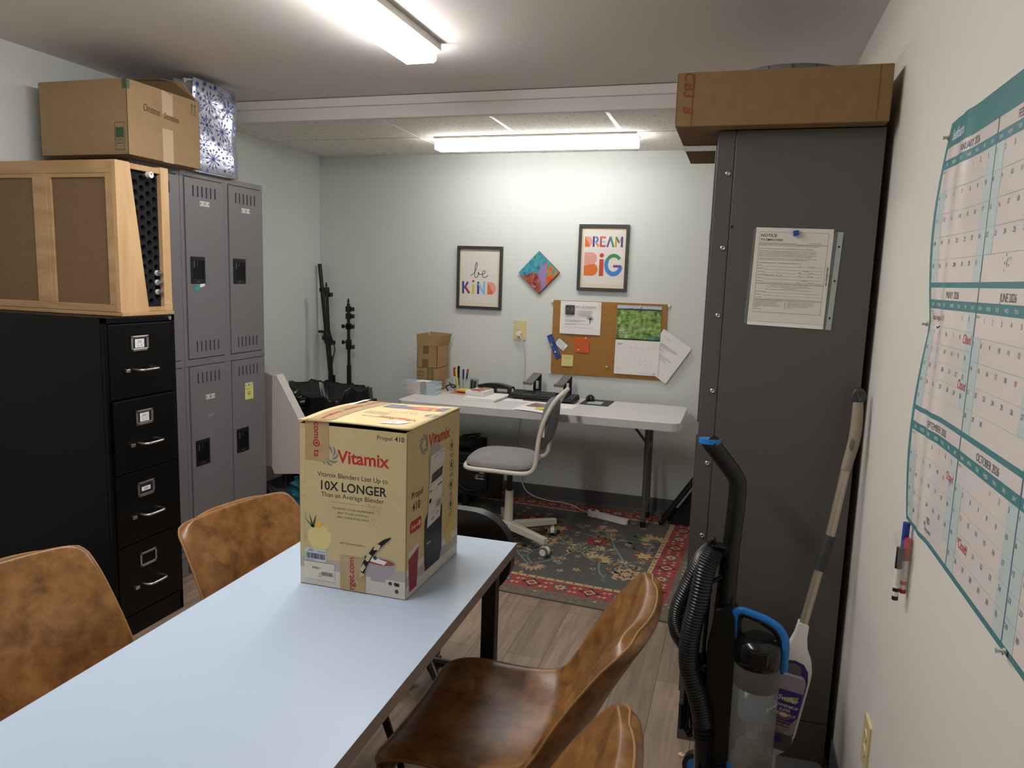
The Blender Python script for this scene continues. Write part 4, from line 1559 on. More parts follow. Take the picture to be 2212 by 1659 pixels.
    tp.text('Propel 410', -.06, .06, .02, 0, 2)
    for yy in (.015, .03, .0):
        tp.rect(-.02, .045, yy, yy + .003, 0, 2)
    for x in (-.07, -.04, -.01):
        tp.ring((x, -.03), .009, .0102, 0, 18, 2)
    tp.rect(.0, .05, -.145, -.085, 0, 3); tp.rect(-.03, .0, -.13, -.09, 0, 3)
    tp.rect(-.09, -.03, -.135, -.085, 0, 0); tp.rect(-.105, -.09, -.13, -.09, 0, 4); tp.rect(-.13, -.105, -.14, -.085, 0, 3)
    rnd = random.Random(12)
    for i in range(16):
        tp.disc((rnd.uniform(-.12, -.03), rnd.uniform(-.135, -.09)), rnd.uniform(.005, .011), .0002 + .00003 * i, 9, rnd.choice((0, 4, 3, 2, 0)))
    tp.v = [(x_, y_, topz(x_, y_, .0005 + (z_ - H - .0072))) for x_, y_, z_ in tp.v]
    tp.build('top_print', [mat('top_print_red', '#c8685a', .6), SWG, mat('top_print_grey', '#8e826c', .6), mat('top_print_blue', '#6b6d78', .6), mat('top_print_orange', '#d19a3c', .6)], t)
    st = MB().frame((0, 0, H + .009), (1, 0, 0), (0, 1, 0))
    st.poly([(.05, -.135), (.10, -.12), (.115, -.085), (.075, -.09)], 0, 0)
    st.text('84', .075, -.115, .012, .0004, 1)
    st.v = [(x_, y_, topz(x_, y_, .0012 + (z_ - H - .009))) for x_, y_, z_ in st.v]
    st.build('small_sticker', [WHITEP, INK], t)


make_carton()

# ================================================================== FOLDING DESK
DESKW = mat('white_blow_moulded_plastic', '#d6d4d5', .42, bump=.06, bscale=300)
LEGG = mat('grey_powder_coat', '#55554f', .45)


def make_desk():
    t = thing('folding_table', 'long white plastic folding table with grey tube legs against the back wall', 'table', (-1.15, 4.485, .009))
    w, d = .875, .315
    m = MB()
    m.prism(rrect(-w, w, -d, d, .055, 6), .691, .736)
    m.build('tabletop', DESKW, t, bevel=.009, seg=3)
    for s in (-1, 1):
        l = MB()
        x = .665 if s > 0 else -.75
        for y in (.03, .25):
            l.tube([(x - .004 * s, y, .70), (x, y, .12), (x, y, .02)], .0145, 12)
        l.tube([(x, .03, .10), (x, .25, .10)], .011, 8)
        l.tube([(x - .004 * s, .02, .685), (x - .004 * s, .26, .685)], .012, 8)
        lg = l.build('leg', LEGG, t)
        c = MB()
        for y in (.03, .25):
            c.cyl((x, y, .0005), (x, y, .035), .0175, n=12)
        c.build('foot_cap', BLACK, lg)
        b = MB()
        b.tube([(x - .16 * s, .14, .685), (x - .004 * s, .14, .50)], .009, 8)
        b.tube([(x, .03, .50), (x, .25, .50)], .009, 8)
        b.build('brace', LEGG, t)
    MB().tube(smooth_path([(.20, .2, .70), (.2, .24, .63)], 3), .004, 5).build('cable_clip', LEGG, t)


make_desk()
DZ = .7455
KR2 = mat('small_box_kraft', '#a3855f', .8, var=.05, vscale=30, spec=.15)


def make_small_boxes():
    t = thing('small_carton', 'small sealed kraft box with green tape under the open box on the desk', 'cardboard box', (-2.0, 4.69, DZ), 0, 'small kraft boxes on the desk')
    MB().box(-.075, .075, -.10, .10, 0, .16).build('carton', KR2, t, bevel=.002)
    tp = MB().frame((0, -.1006, 0), (1, 0, 0), (0, 0, 1))
    tp.rect(.0, .05, 0, .16, 0, 0); tp.rect(.005, .013, 0, .16, .0003, 1); tp.rect(.036, .043, 0, .16, .0003, 1)
    tp.build('striped_tape', [mat('tan_tape', '#8a7350', .35), mat('green_tape_line', '#5d6a48', .4)], t)
    w = MB().frame((0, -.1008, 0), (1, 0, 0), (0, 0, 1))
    w.text('Push in', -.07, .125, .019, 0, 0, shear=.15); w.text('Pamen', -.07, .102, .017, 0, 0, shear=.15); w.stroke([(-.062, .078), (-.035, .082)], .002)
    w.build('marker_lettering', INK, t)
    t = thing('small_carton', 'small open kraft box with raised flaps on top of the taped one', 'cardboard box', (-2.0, 4.69, DZ + .1605), 0, 'small kraft boxes on the desk')
    b = MB()
    th = .003
    b.box(-.074, .074, -.10, -.10 + th, 0, .15); b.box(-.074, .074, .10 - th, .10, 0, .15)
    b.box(-.074, -.074 + th, -.1, .1, 0, .15); b.box(.074 - th, .074, -.1, .1, 0, .15); b.box(-.074, .074, -.1, .1, 0, .003)
    b.build('carton', KR2, t)
    f = MB()
    f.add([(-.074, -.1, .15), (.074, -.1, .15), (.07, -.098, .222), (-.072, -.098, .225)], [(0, 1, 2, 3)])
    f.add([(.074, -.098, .15), (.074, .1, .15), (.095, .105, .225), (.092, -.09, .222)], [(0, 1, 2, 3)])
    f.add([(-.074, .1, .15), (.074, .1, .15), (.074, .115, .225), (-.074, .115, .23)], [(0, 1, 2, 3)])
    f.add([(-.074, -.1, .15), (-.074, .1, .15), (-.078, .1, .225), (-.078, -.098, .225)], [(0, 1, 2, 3)])
    f.build('flaps', KR2, t, solid=.003)
    tp = MB().frame((0, -.1006, 0), (1, 0, 0), (0, 0, 1))
    tp.rect(-.03, .012, .095, .15, 0, 0); tp.rect(-.035, .01, 0, .06, 0, 0)
    tp.build('tape_patch', mat('brown_tape', '#7b5d38', .4), t)


make_small_boxes()


def make_leaflets():
    t = thing('leaflet_stack', 'stack of pale blue and white leaflets at the front corner of the desk', 'leaflets', (-1.998, 4.50, DZ), radians(-3))
    mats = [mat('leaflet_edge_blue', '#c4d2d8', .7), mat('leaflet_edge_cream', '#dfd8d1', .7), mat('leaflet_edge_grey', '#a9adad', .7), mat('leaflet_top_blue', '#8fb2c9', .5), WHITEP, INK]
    segs = [(-.125, -.083, 0), (-.083, .015, 1), (.015, .06, 2), (.06, .125, 0)]
    m = MB()
    n = 24
    for i in range(n):
        z = .082 * i / n
        o = .0015 * sin(i * 1.7) + .002 * sin(i * .6)
        for a, b, c in segs:
            m.box(a + o, b + o, -.05 + o * .5, .05 + o * .5, z, z + .082 / n - .0002, c)
    m.rect(-.125, -.03, -.05, .05, .0825, 3); m.rect(-.03, .06, -.05, .05, .0825, 4); m.rect(.06, .125, -.05, .05, .0825, 3)
    m.poly([(.02, -.045), (.05, -.045), (.05, -.03), (.03, -.02)], .0828, 5)
    m.build('leaflets', mats, t)


make_leaflets()


def make_organizer():
    CL = mat('clear_acrylic', '#dfe6e4', .05, alpha=.28, spec=.6)
    t = thing('desk_organizer', 'clear acrylic desk organizer full of pens and clips beside the kraft boxes', 'pen holder', (-1.80, 4.70, DZ), radians(-6))
    m = MB()
    for (a, b, c, d, h) in ((-.085, .02, -.05, -.045, .05), (-.085, .085, .04, .045, .095), (-.085, -.08, -.05, .045, .085), (.08, .085, -.01, .045, .09), (-.02, -.015, -.05, .045, .09), (.04, .045, -.02, .045, .09), (-.085, .085, -.05, .045, .005)):
        m.box(a, b, c, d, 0, h)
    m.box(.02, .085, -.02, -.015, 0, .085)
    m.build('tray', CL, t)
    cl = MB()
    rnd = random.Random(1)
    for _ in range(22):
        x = rnd.uniform(-.075, -.03); y = rnd.uniform(-.04, .0); z = .008 + rnd.uniform(0, .02)
        a = rnd.uniform(0, 6)
        cl.tube([(x, y, z), (x + .015 * cos(a), y + .015 * sin(a), z + .004), (x + .012 * cos(a + .3), y + .012 * sin(a + .3), z + .005), (x + .002, y + .002, z + .002)], .0007, 4)
    o = cl.build('paper_clips', CHROME, loc=(-1.80, 4.70, DZ))
    tag(o, 'loose silver paper clips in the front tray of the acrylic organizer', 'paper clips', kind='stuff')
    bk = MB()
    bk.tube(smooth_path([(-.05, -.02, .03), (-.06, -.03, .06), (-.02, -.02, .075), (.0, -.01, .06), (-.03, -.0, .055), (-.05, .0, .085)], 4), .005, 6)
    tag(bk.build('binder_clip', BLACK, loc=(-1.80, 4.63, DZ - .018)), 'black binder clip hooked over the front of the acrylic organizer', 'clip')


make_organizer()


def pen(name, label, loc, lean, L, r, body, cap, caplen, cat='pen'):
    t = thing(name, label, cat, loc, 0, 'pens in the organizer')
    d = Vector((lean[0], lean[1], 1)).normalized()
    a = d * (L - caplen)
    MB().cyl((0, 0, 0), tuple(a), r, n=10).build('barrel', body, t)
    c = MB(); c.cyl(tuple(a), tuple(d * (L * .985)), r * 1.12, n=10); c.cyl(tuple(d * (L * .985)), tuple(d * L), r * 1.1, r * .6, n=10)
    c.build('cap', cap, t)


P_Y = mat('highlighter_yellow', '#d8cf3e', .4); P_B = mat('pen_blue', '#2a3f8c', .4); P_R = mat('pen_red', '#a82f2a', .4)
pen('marker_pen', 'white marker with a red end standing in the acrylic organizer', (-1.845, 4.715, DZ + .006), (-.02, 0), .155, .0075, WHITEPL, P_R, .06, 'marker')
pen('highlighter', 'tall yellow highlighter leaning in the acrylic organizer', (-1.80, 4.665, DZ + .006), (-.13, .0), .15, .0055, P_Y, P_Y, .05, 'highlighter')
pen('marker_pen', 'thick black marker at the back of the acrylic organizer', (-1.82, 4.725, DZ + .006), (-.02, .02), .165, .0075, BLACK, BLACK, .05, 'marker')
pen('ballpoint_pen', 'blue capped pen near the middle of the acrylic organizer', (-1.785, 4.72, DZ + .006), (-.0, .02), .145, .006, P_B, P_B, .05)
pen('ballpoint_pen', 'dark pen with a red top leaning away in the acrylic organizer', (-1.77, 4.72, DZ + .006), (.12, .02), .15, .0055, BLACK, P_R, .03)


def make_calculator():
    t = thing('calculator', 'small grey pocket calculator standing on edge at the end of the organizer', 'calculator', (-1.70, 4.68, DZ), radians(-12))
    m = MB(); m.at((0, 0, 0), rx=radians(-8))
    m.box(-.033, .033, 0, .01, 0, .095)
    m.build('case', mat('calculator_grey', '#8f9290', .4), t, bevel=.002)
    k = MB(); k.at((0, 0, 0), rx=radians(-8))
    k.box(.004, .022, -.002, 0, .025, .08); k.box(-.026, -.002, -.002, 0, .02, .085)
    k.build('display', mat('calculator_dark', '#26282a', .3), t)


make_calculator()


def flat(name, label, cat, pts, z, m, group=None, th=.0006, loc=None):
    c = Vector((sum(p[0] for p in pts) / len(pts), sum(p[1] for p in pts) / len(pts)))
    b = MB(); b.prism([(p[0] - c.x, p[1] - c.y) for p in pts], 0, th)
    return tag(b.build(name, m, loc=(c.x, c.y, z)), label, cat, group)


NY = mat('note_pad_yellow', '#e3c75a', .7); NG = mat('note_pad_green', '#84c24a', .7); NP = mat('paper_pink', '#d97a78', .7); NO = mat('paper_orange', '#d9a05e', .7)
flat('paper_sheet', 'orange paper lying under the pink one on the desk by the leaflets', 'paper', [(-1.84, 4.575), (-1.69, 4.56), (-1.66, 4.74), (-1.79, 4.75)], DZ, NO, 'coloured papers on the desk')
flat('paper_sheet', 'pink paper lying under the sticky note pads on the desk', 'paper', [(-1.83, 4.60), (-1.725, 4.59), (-1.72, 4.69), (-1.82, 4.70)], DZ + .001, NP, 'coloured papers on the desk')
flat('sticky_note_pad', 'lime green sticky note pad beside the yellow pad on the desk', 'sticky notes', [(-1.775, 4.645), (-1.70, 4.65), (-1.705, 4.725), (-1.78, 4.72)], DZ + .002, NG, 'sticky note pads', .012)
flat('sticky_note_pad', 'yellow sticky note pad turned askew on the coloured papers', 'sticky notes', [(-1.805, 4.625), (-1.735, 4.60), (-1.71, 4.67), (-1.78, 4.695)], DZ + .0145, NY, 'sticky note pads', .01)


def make_mags():
    c = [(-1.655, 4.371), (-1.438, 4.368), (-1.415, 4.63), (-1.62, 4.625)]
    for i in range(3):
        o = .004 * (i - 1)
        flat('magazine', ('lowest of three white brochures stacked on the desk front', 'middle of three white brochures stacked on the desk front', 'topmost full-size white brochure under the banded leaflets')[i], 'brochure', [(p[0] + o, p[1] + o * 1.5) for p in c], DZ + .006 * i, WHITEP, 'brochure pile on the desk', .0055)
    d = [(-1.665, 4.45), (-1.535, 4.44), (-1.52, 4.60), (-1.64, 4.61)]
    t = thing('leaflet_bundle', 'bundle of printed leaflets held by a tan band on the white brochures', 'leaflets', (-1.59, 4.525, DZ + .0185))
    b = MB()
    for i in range(4):
        o = .002 * sin(i * 2.1)
        b.prism([(p[0] + 1.59 + o, p[1] - 4.525 + o) for p in d], .008 * i, .008 * i + .0075)
    b.build('leaflets', WHITEP, t)
    p = MB()
    zz = .0325
    p.poly([(-.05, -.06), (.03, -.07), (.045, .0), (-.04, .01)], zz, 0); p.poly([(-.04, .02), (.05, .02), (.06, .07), (-.03, .075)], zz, 1)
    p.poly([(-.07, -.01), (-.05, -.02), (-.045, .03), (-.06, .04)], zz, 2)
    p.build('cover_print', [mat('leaflet_red', '#b34a44', .6), mat('leaflet_brown', '#a77a60', .6), mat('leaflet_grey_print', '#77797c', .6)], t)
    q = MB(); q.box(.015, .03, -.09, .09, .0326, .0332)
    q.build('paper_band', mat('tan_band', '#bf9365', .6), t)


make_mags()


def make_punch():
    t = thing('hole_punch', 'long black three-hole punch at the back of the desk beside the organizer', 'hole punch', (-1.55, 4.705, DZ), radians(-2))
    b = MB()
    b.box(-.145, .145, -.045, .05, 0, .012)
    b.build('base', BLACK, t, bevel=.003)
    h = MB()
    pr = []
    for i in range(17):
        x = -.125 + .25 * i / 16
        pr.append((x, .052 + .022 * (1 - (x / .125) ** 2)))
    h.frame((0, .035, 0), (1, 0, 0), (0, 0, 1))
    h.prism(pr + [(.125, .042), (-.125, .042)], 0, .055)
    h.build('handle', mat('satin_black', '#1c1c1e', .3), t, bevel=.003)
    for x in (-.105, 0, .105):
        MB().box(x - .012, x + .012, -.01, .02, .012, .045).build('punch_head', mat('punch_grey', '#3a3a3a', .4), t, bevel=.002)
        MB().cyl((x, -.015, .012), (x, -.015, .03), .005, n=10).build('punch_pin', mat('brass', '#9a7d45', .3, metal=1), t)
    for x in (-.135, .135):
        MB().tube(smooth_path([(x, .03, .012), (x, .01, .05), (x * .9, .0, .055)], 4), .006, 6).build('end_arm', BLACK, t)


make_punch()


def make_stand(label, loc, rz):
    t = thing('device_stand', label, 'stand', loc, rz, 'grey metal stands on the desk')
    G = mat('gunmetal_aluminium', '#7c7770', .4, metal=.4)
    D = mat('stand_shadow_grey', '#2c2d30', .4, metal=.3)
    u = MB().frame((0, .0, 0), (1, 0, 0), (0, 0, 1))
    out = rrect(-.03, .03, 0, .155, .004, 3)
    hole = rrect(-.011, .011, .05, .105, .0105, 6)
    # upright plate with a slot
    u.box(-.03, -.011, 0, .155, -.003, .003, 0); u.box(.011, .03, 0, .155, -.003, .003, 0)
    u.box(-.011, .011, 0, .05, -.003, .003, 0); u.box(-.011, .011, .105, .155, -.003, .003, 0)
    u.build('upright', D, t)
    p = MB()
    p.add([(-.03, .0, .155), (.03, .0, .155), (.03, -.13, .098), (-.03, -.13, .098)], [(0, 1, 2, 3)])
    p.build('sloping_plate', G, t, solid=.006)
    l = MB(); l.box(-.033, .033, -.14, -.128, .092, .110)
    l.build('front_lip', G, t, bevel=.003)
    b = MB(); b.box(-.03, .03, -.02, .02, 0, .004)
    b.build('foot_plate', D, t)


make_stand('grey metal angled device stand next to the power cord behind the keyboard', (-1.265, 4.755, DZ), radians(-14))
make_stand('grey metal angled device stand nearest the corkboard behind the keyboard', (-1.055, 4.75, DZ), radians(-14))


def make_keyboard():
    t = thing('keyboard', 'black full-size computer keyboard standing on a black slab on the desk', 'keyboard', (-1.185, 4.63, DZ), radians(-3.5))
    MB().box(-.11, .14, -.10, .08, 0, .008).build('support_slab', mat('dark_slab', '#2a2b2c', .5), t, bevel=.003)
    b = MB()
    b.add([(-.225, -.075, .009), (.225, -.075, .009), (.225, .075, .009), (-.225, .075, .009), (-.22, -.072, .026), (.22, -.072, .026), (.22, .072, .042), (-.22, .072, .042)],
          [(3, 2, 1, 0), (4, 5, 6, 7), (0, 1, 5, 4), (1, 2, 6, 5), (2, 3, 7, 6), (3, 0, 4, 7)])
    b.build('case', mat('keyboard_black', '#17181a', .45), t, bevel=.004)
    k = MB()
    for r in range(6):
        for c in range(22):
            if c in (15, 19):
                continue
            x = -.205 + c * .0196
            y = -.058 + r * .0225
            z = .026 + .016 * (y + .072) / .144
            if r == 0 and 4 <= c <= 8:
                if c == 4:
                    k.box(x - .008, x + .0196 * 4 + .008, y - .009, y + .009, z, z + .006)
                continue
            k.box(x - .008, x + .008, y - .009, y + .009, z, z + .006)
    o = k.build('keys', mat('key_black', '#232426', .35), t, bevel=.0015, seg=1)
    o['kind'] = 'stuff'


make_keyboard()


def make_mouse():
    t = thing('mouse_pad', 'small dark mouse pad with a pale strip at the empty end of the desk', 'mouse pad', (-.84, 4.685, DZ), radians(-2))
    MB().prism(rrect(-.093, .093, -.115, .105, .006, 3), 0, .003).build('pad', mat('pad_dark_brown', '#3c3733', .6), t)
    MB().box(-.052, .04, -.085, .03, .003, .0034).build('pale_label', mat('pad_label', '#b9bcb8', .5), t)
    MB().box(-.03, .015, -.085, .02, .0034, .0036).build('pale_blue_print', mat('pad_label_blue', '#9cc0c9', .5), t)
    t = thing('computer_mouse', 'black wireless mouse resting on the dark mouse pad', 'mouse', (-.895, 4.735, DZ + .0035), radians(20))
    m = MB()

    def sh(u, v):
        a = 2 * pi * u; b = pi / 2 * v
        return (.031 * cos(a) * cos(b) * (1 + .1 * sin(a)), .056 * sin(a) * cos(b), .004 + .034 * sin(b) * (1 - .25 * sin(a) * cos(b)))
    m.grid(sh, 24, 10); m.disc((0, 0), .03, .003, 24)
    m.build('shell', mat('mouse_black', '#131418', .25), t)
    MB().cyl((-.004, .03, .029), (.004, .03, .029), .007, n=14).build('wheel', mat('mouse_grey', '#55585c', .4), t)


make_mouse()


def make_print():
    t = thing('photo_print', 'white sheet with a printed photo hanging over the front edge of the desk', 'paper', (-1.17, 4.34, DZ), radians(-8))
    m = MB()

    def fn(u, v):
        y = -.17 + .36 * v
        z = .0012 if y > -.12 else .0012 + .0
        z += .012 * max(0, (.12 - abs(u - .3))) * 0
        return (-.085 + .21 * u, y, z + .004 * sin(pi * u) * (1 - v))
    m.grid(fn, 10, 10)
    m.build('sheet', WHITEP, t)
    p = MB(); p.add([(-.05, -.02, .0062), (.11, -.03, .0062), (.115, .12, .0035), (-.045, .12, .0035)], [(0, 1, 2, 3)])
    p.build('printed_photo', mat('photo_print_pink', '#6d5566', .4, hex2='#c99a84', vscale=9), t)
    for nm, lb, pts, mm, z in (('sticky_note', 'teal sticky note on the printed photo sheet', [(.05, -.02), (.12, -.02), (.12, .06), (.06, .06)], mat('note_teal', '#62b3a8', .7), .0068), ('sticky_note', 'bright yellow sticky note on the corner of the printed photo sheet', [(.04, -.09), (.11, -.09), (.11, -.03), (.045, -.03)], mat('note_bright_yellow', '#ddd83e', .7), .0072)):
        b = MB(); b.poly(pts, 0)
        tag(b.build(nm, mm, loc=(-1.17, 4.34, DZ + z), rz=radians(-8)), lb, 'sticky note', 'sticky notes on the printed sheet')
    b = MB(); b.prism([(-.075, -.08), (.075, -.08), (.075, .08), (-.075, .08)], 0, .0006)
    tag(b.build('paper_sheet', WHITEP, loc=(-1.01, 4.455, DZ), rz=radians(-3)), 'blank white paper on the desk between the swivel chair and the mouse pad', 'paper')
    b = MB(); b.prism([(-.09, -.07), (.09, -.07), (.09, .09), (-.09, .09)], 0, .0006)
    tag(b.build('paper_sheet', WHITEP, loc=(-1.33, 4.54, DZ), rz=radians(3)), 'blank white paper half under the keyboard next to the brochures', 'paper')


make_print()

# ================================================================== WALL ART
FRM = mat('charcoal_frame', '#3a3b3d', .45)
MATC = mat('cream_mat', '#e3d5bd', .7)
PRT = mat('print_paper', '#dcd8d2', .5)
ART = {'navy': '#3a3f8a', 'purple': '#6a4a94', 'plum': '#8a3556', 'yellow': '#ddc238', 'red': '#c8402f', 'lblue': '#86bede', 'orange': '#d8702f', 'pink': '#dd9a92', 'blue': '#3f83c8', 'green': '#3e8a5c', 'rust': '#bb4a30', 'ink': '#1c1a1c', 'crimson': '#c04255', 'gold': '#cf9340'}
AN = list(ART)
AM = [mat('print_' + k, v, .6) for k, v in ART.items()]
A = {k: i for i, k in enumerate(AN)}


def pic_frame(label, loc, w, h, draw):
    t = thing('picture_frame', label, 'picture', loc, 0, 'framed lettering prints on the back wall')
    f = MB().frame((0, 0, 0), (1, 0, 0), (0, 0, 1))
    fw, d = .019, .022
    f.box(-w / 2, w / 2, h / 2 - fw, h / 2, 0, d); f.box(-w / 2, w / 2, -h / 2, -h / 2 + fw, 0, d)
    f.box(-w / 2, -w / 2 + fw, -h / 2 + fw, h / 2 - fw, 0, d); f.box(w / 2 - fw, w / 2, -h / 2 + fw, h / 2 - fw, 0, d)
    f.build('frame', FRM, t, bevel=.0012)
    m = MB().frame((0, -.008, 0), (1, 0, 0), (0, 0, 1)); m.rect(-w / 2 + fw, w / 2 - fw, -h / 2 + fw, h / 2 - fw)
    m.build('mat_board', MATC, t)
    m = MB().frame((0, -.0085, 0), (1, 0, 0), (0, 0, 1)); m.rect(-w / 2 + fw + .015, w / 2 - fw - .015, -h / 2 + fw + .022, h / 2 - fw - .022)
    m.build('print', PRT, t)
    q = MB().frame((0, -.009, 0), (1, 0, 0), (0, 0, 1)); draw(q)
    q.build('lettering', AM, t)


def stk(m, a, b, w, c, z=0):
    a = Vector(a); b = Vector(b); d = (b - a).normalized(); nn = Vector((-d.y, d.x)) * (w / 2)
    m.poly([tuple(a + nn), tuple(a - nn), tuple(b - nn), tuple(b + nn)], z, A[c])


def letter_D(m, x, y, w, h, c1, c2):
    out = [(x, y)] + [(x + (p[0]), p[1]) for p in [(w * .35 + w * .65 * cos(a), y + h / 2 + h / 2 * sin(a)) for a in [(-pi / 2 + pi * i / 14) for i in range(15)]]] + [(x, y + h)]
    m.poly(out, 0, A[c1])
    m.poly([(x, y), (x + w * .35, y), (x + w * .62, y + h * .02), (x + w * .7, y + h * .08), (x, y + h)], .0003, A[c2])


def draw_kind(m):
    def cur(pts, w=.0042):
        m.stroke([(p[0], p[1]) for p in smooth_path([(a, b, 0) for a, b in pts], 8)], w, 0, A['ink'])
    cur([(-.067, .012), (-.035, .04), (-.02, .085), (-.022, .104), (-.03, .095), (-.036, .04), (-.034, .004), (-.02, .004), (-.005, .03), (-.012, .036), (-.006, .024), (.012, .024)])
    cur([(.012, .024), (.035, .03), (.04, .044), (.03, .05), (.02, .035), (.024, .01), (.04, .002), (.062, .018)])
    y, h = -.112, .085
    stk(m, (-.119, y), (-.121, y + h), .015, 'navy'); stk(m, (-.112, y + .035), (-.085, y + h - .004), .015, 'purple', .0003); stk(m, (-.107, y + .05), (-.073, y + .003), .015, 'plum', .0002)
    stk(m, (-.045, y - .002), (-.045, y + h - .018), .0155, 'yellow'); m.disc((-.045, y + h + .003), .0088, .0002, 18, A['red'])
    stk(m, (-.0085, y), (-.0085, y + h), .0155, 'navy'); stk(m, (.0345, y), (.0345, y + h + .002), .0145, 'lblue', .0003); stk(m, (-.008, y + h - .012), (.034, y + .004), .013, 'lblue', .0002)
    letter_D(m, .060, y, .062, h, 'pink', 'orange')


def draw_dream(m):
    y, h = .07, .068
    letter_D(m, -.124, y, .05, h, 'pink', 'orange')
    stk(m, (-.066, y), (-.066, y + h), .013, 'navy'); m.ring((-.056, y + h * .70), .010, .022, .0002, 12, A['blue'], -pi / 2, pi / 2); stk(m, (-.052, y + .03), (-.032, y + .003), .013, 'gold', .0003)
    stk(m, (-.018, y), (-.018, y + h), .013, 'crimson'); stk(m, (-.02, y + h - .006), (.014, y + h - .006), .012, 'orange', .0002); stk(m, (-.015, y + h * .5), (.012, y + h * .5), .01, 'lblue', .0002); stk(m, (-.02, y + .006), (.014, y + .006), .012, 'crimson', .0003)
    stk(m, (.024, y), (.045, y + h), .0125, 'purple'); stk(m, (.043, y + h), (.066, y), .0125, 'green', .0002)
    stk(m, (.081, y), (.081, y + h), .011, 'gold'); stk(m, (.082, y + h - .004), (.101, y + .028), .012, 'green', .0002); stk(m, (.099, y + .028), (.118, y + h - .004), .012, 'pink', .0001); stk(m, (.12, y), (.12, y + h), .0125, 'navy', .0003)
    y, h = -.118, .152
    xx = -.124
    up = [(xx, y + h * .45), (xx + .075, y + h * .5)] + [(xx + .05 + .034 * cos(a), y + h * .745 + h * .255 * sin(a)) for a in [(-pi / 2.4 + (pi / 2 + pi / 2.4) * i / 12) for i in range(13)]] + [(xx, y + h)]
    m.poly(up, 0, A['pink'])
    lo = [(xx, y)] + [(xx + .052 + .04 * cos(a), y + h * .27 + h * .27 * sin(a)) for a in [(-pi / 2 + (pi * .85) * i / 12) for i in range(13)]] + [(xx + .07, y + h * .52), (xx, y + h * .43)]
    m.poly(lo, .0003, A['orange'])
    stk(m, (-.008, y), (-.008, y + h * .72), .029, 'rust'); m.disc((-.008, y + h * .88), .0145, .0001, 20, A['red'])
    c = (.072, y + h / 2 - .002)
    m.ring(c, .044, .062, 0, 20, A['blue'], radians(150), radians(340), .82); m.ring(c, .048, .072, .0002, 16, A['green'], radians(38), radians(150), .82)
    m.ring(c, .050, .0745, -.0001, 20, A['blue'], radians(150), radians(350), .82)
    stk(m, (.070, y + h * .43), (.124, y + h * .43), .016, 'purple', .0004)


pic_frame('framed be kind lettering print hanging above the outlet', (-1.738, YB, 1.522), .33, .431, draw_kind)
pic_frame('framed dream big lettering print hanging above the corkboard', (-.883, YB, 1.678), .331, .43, draw_dream)


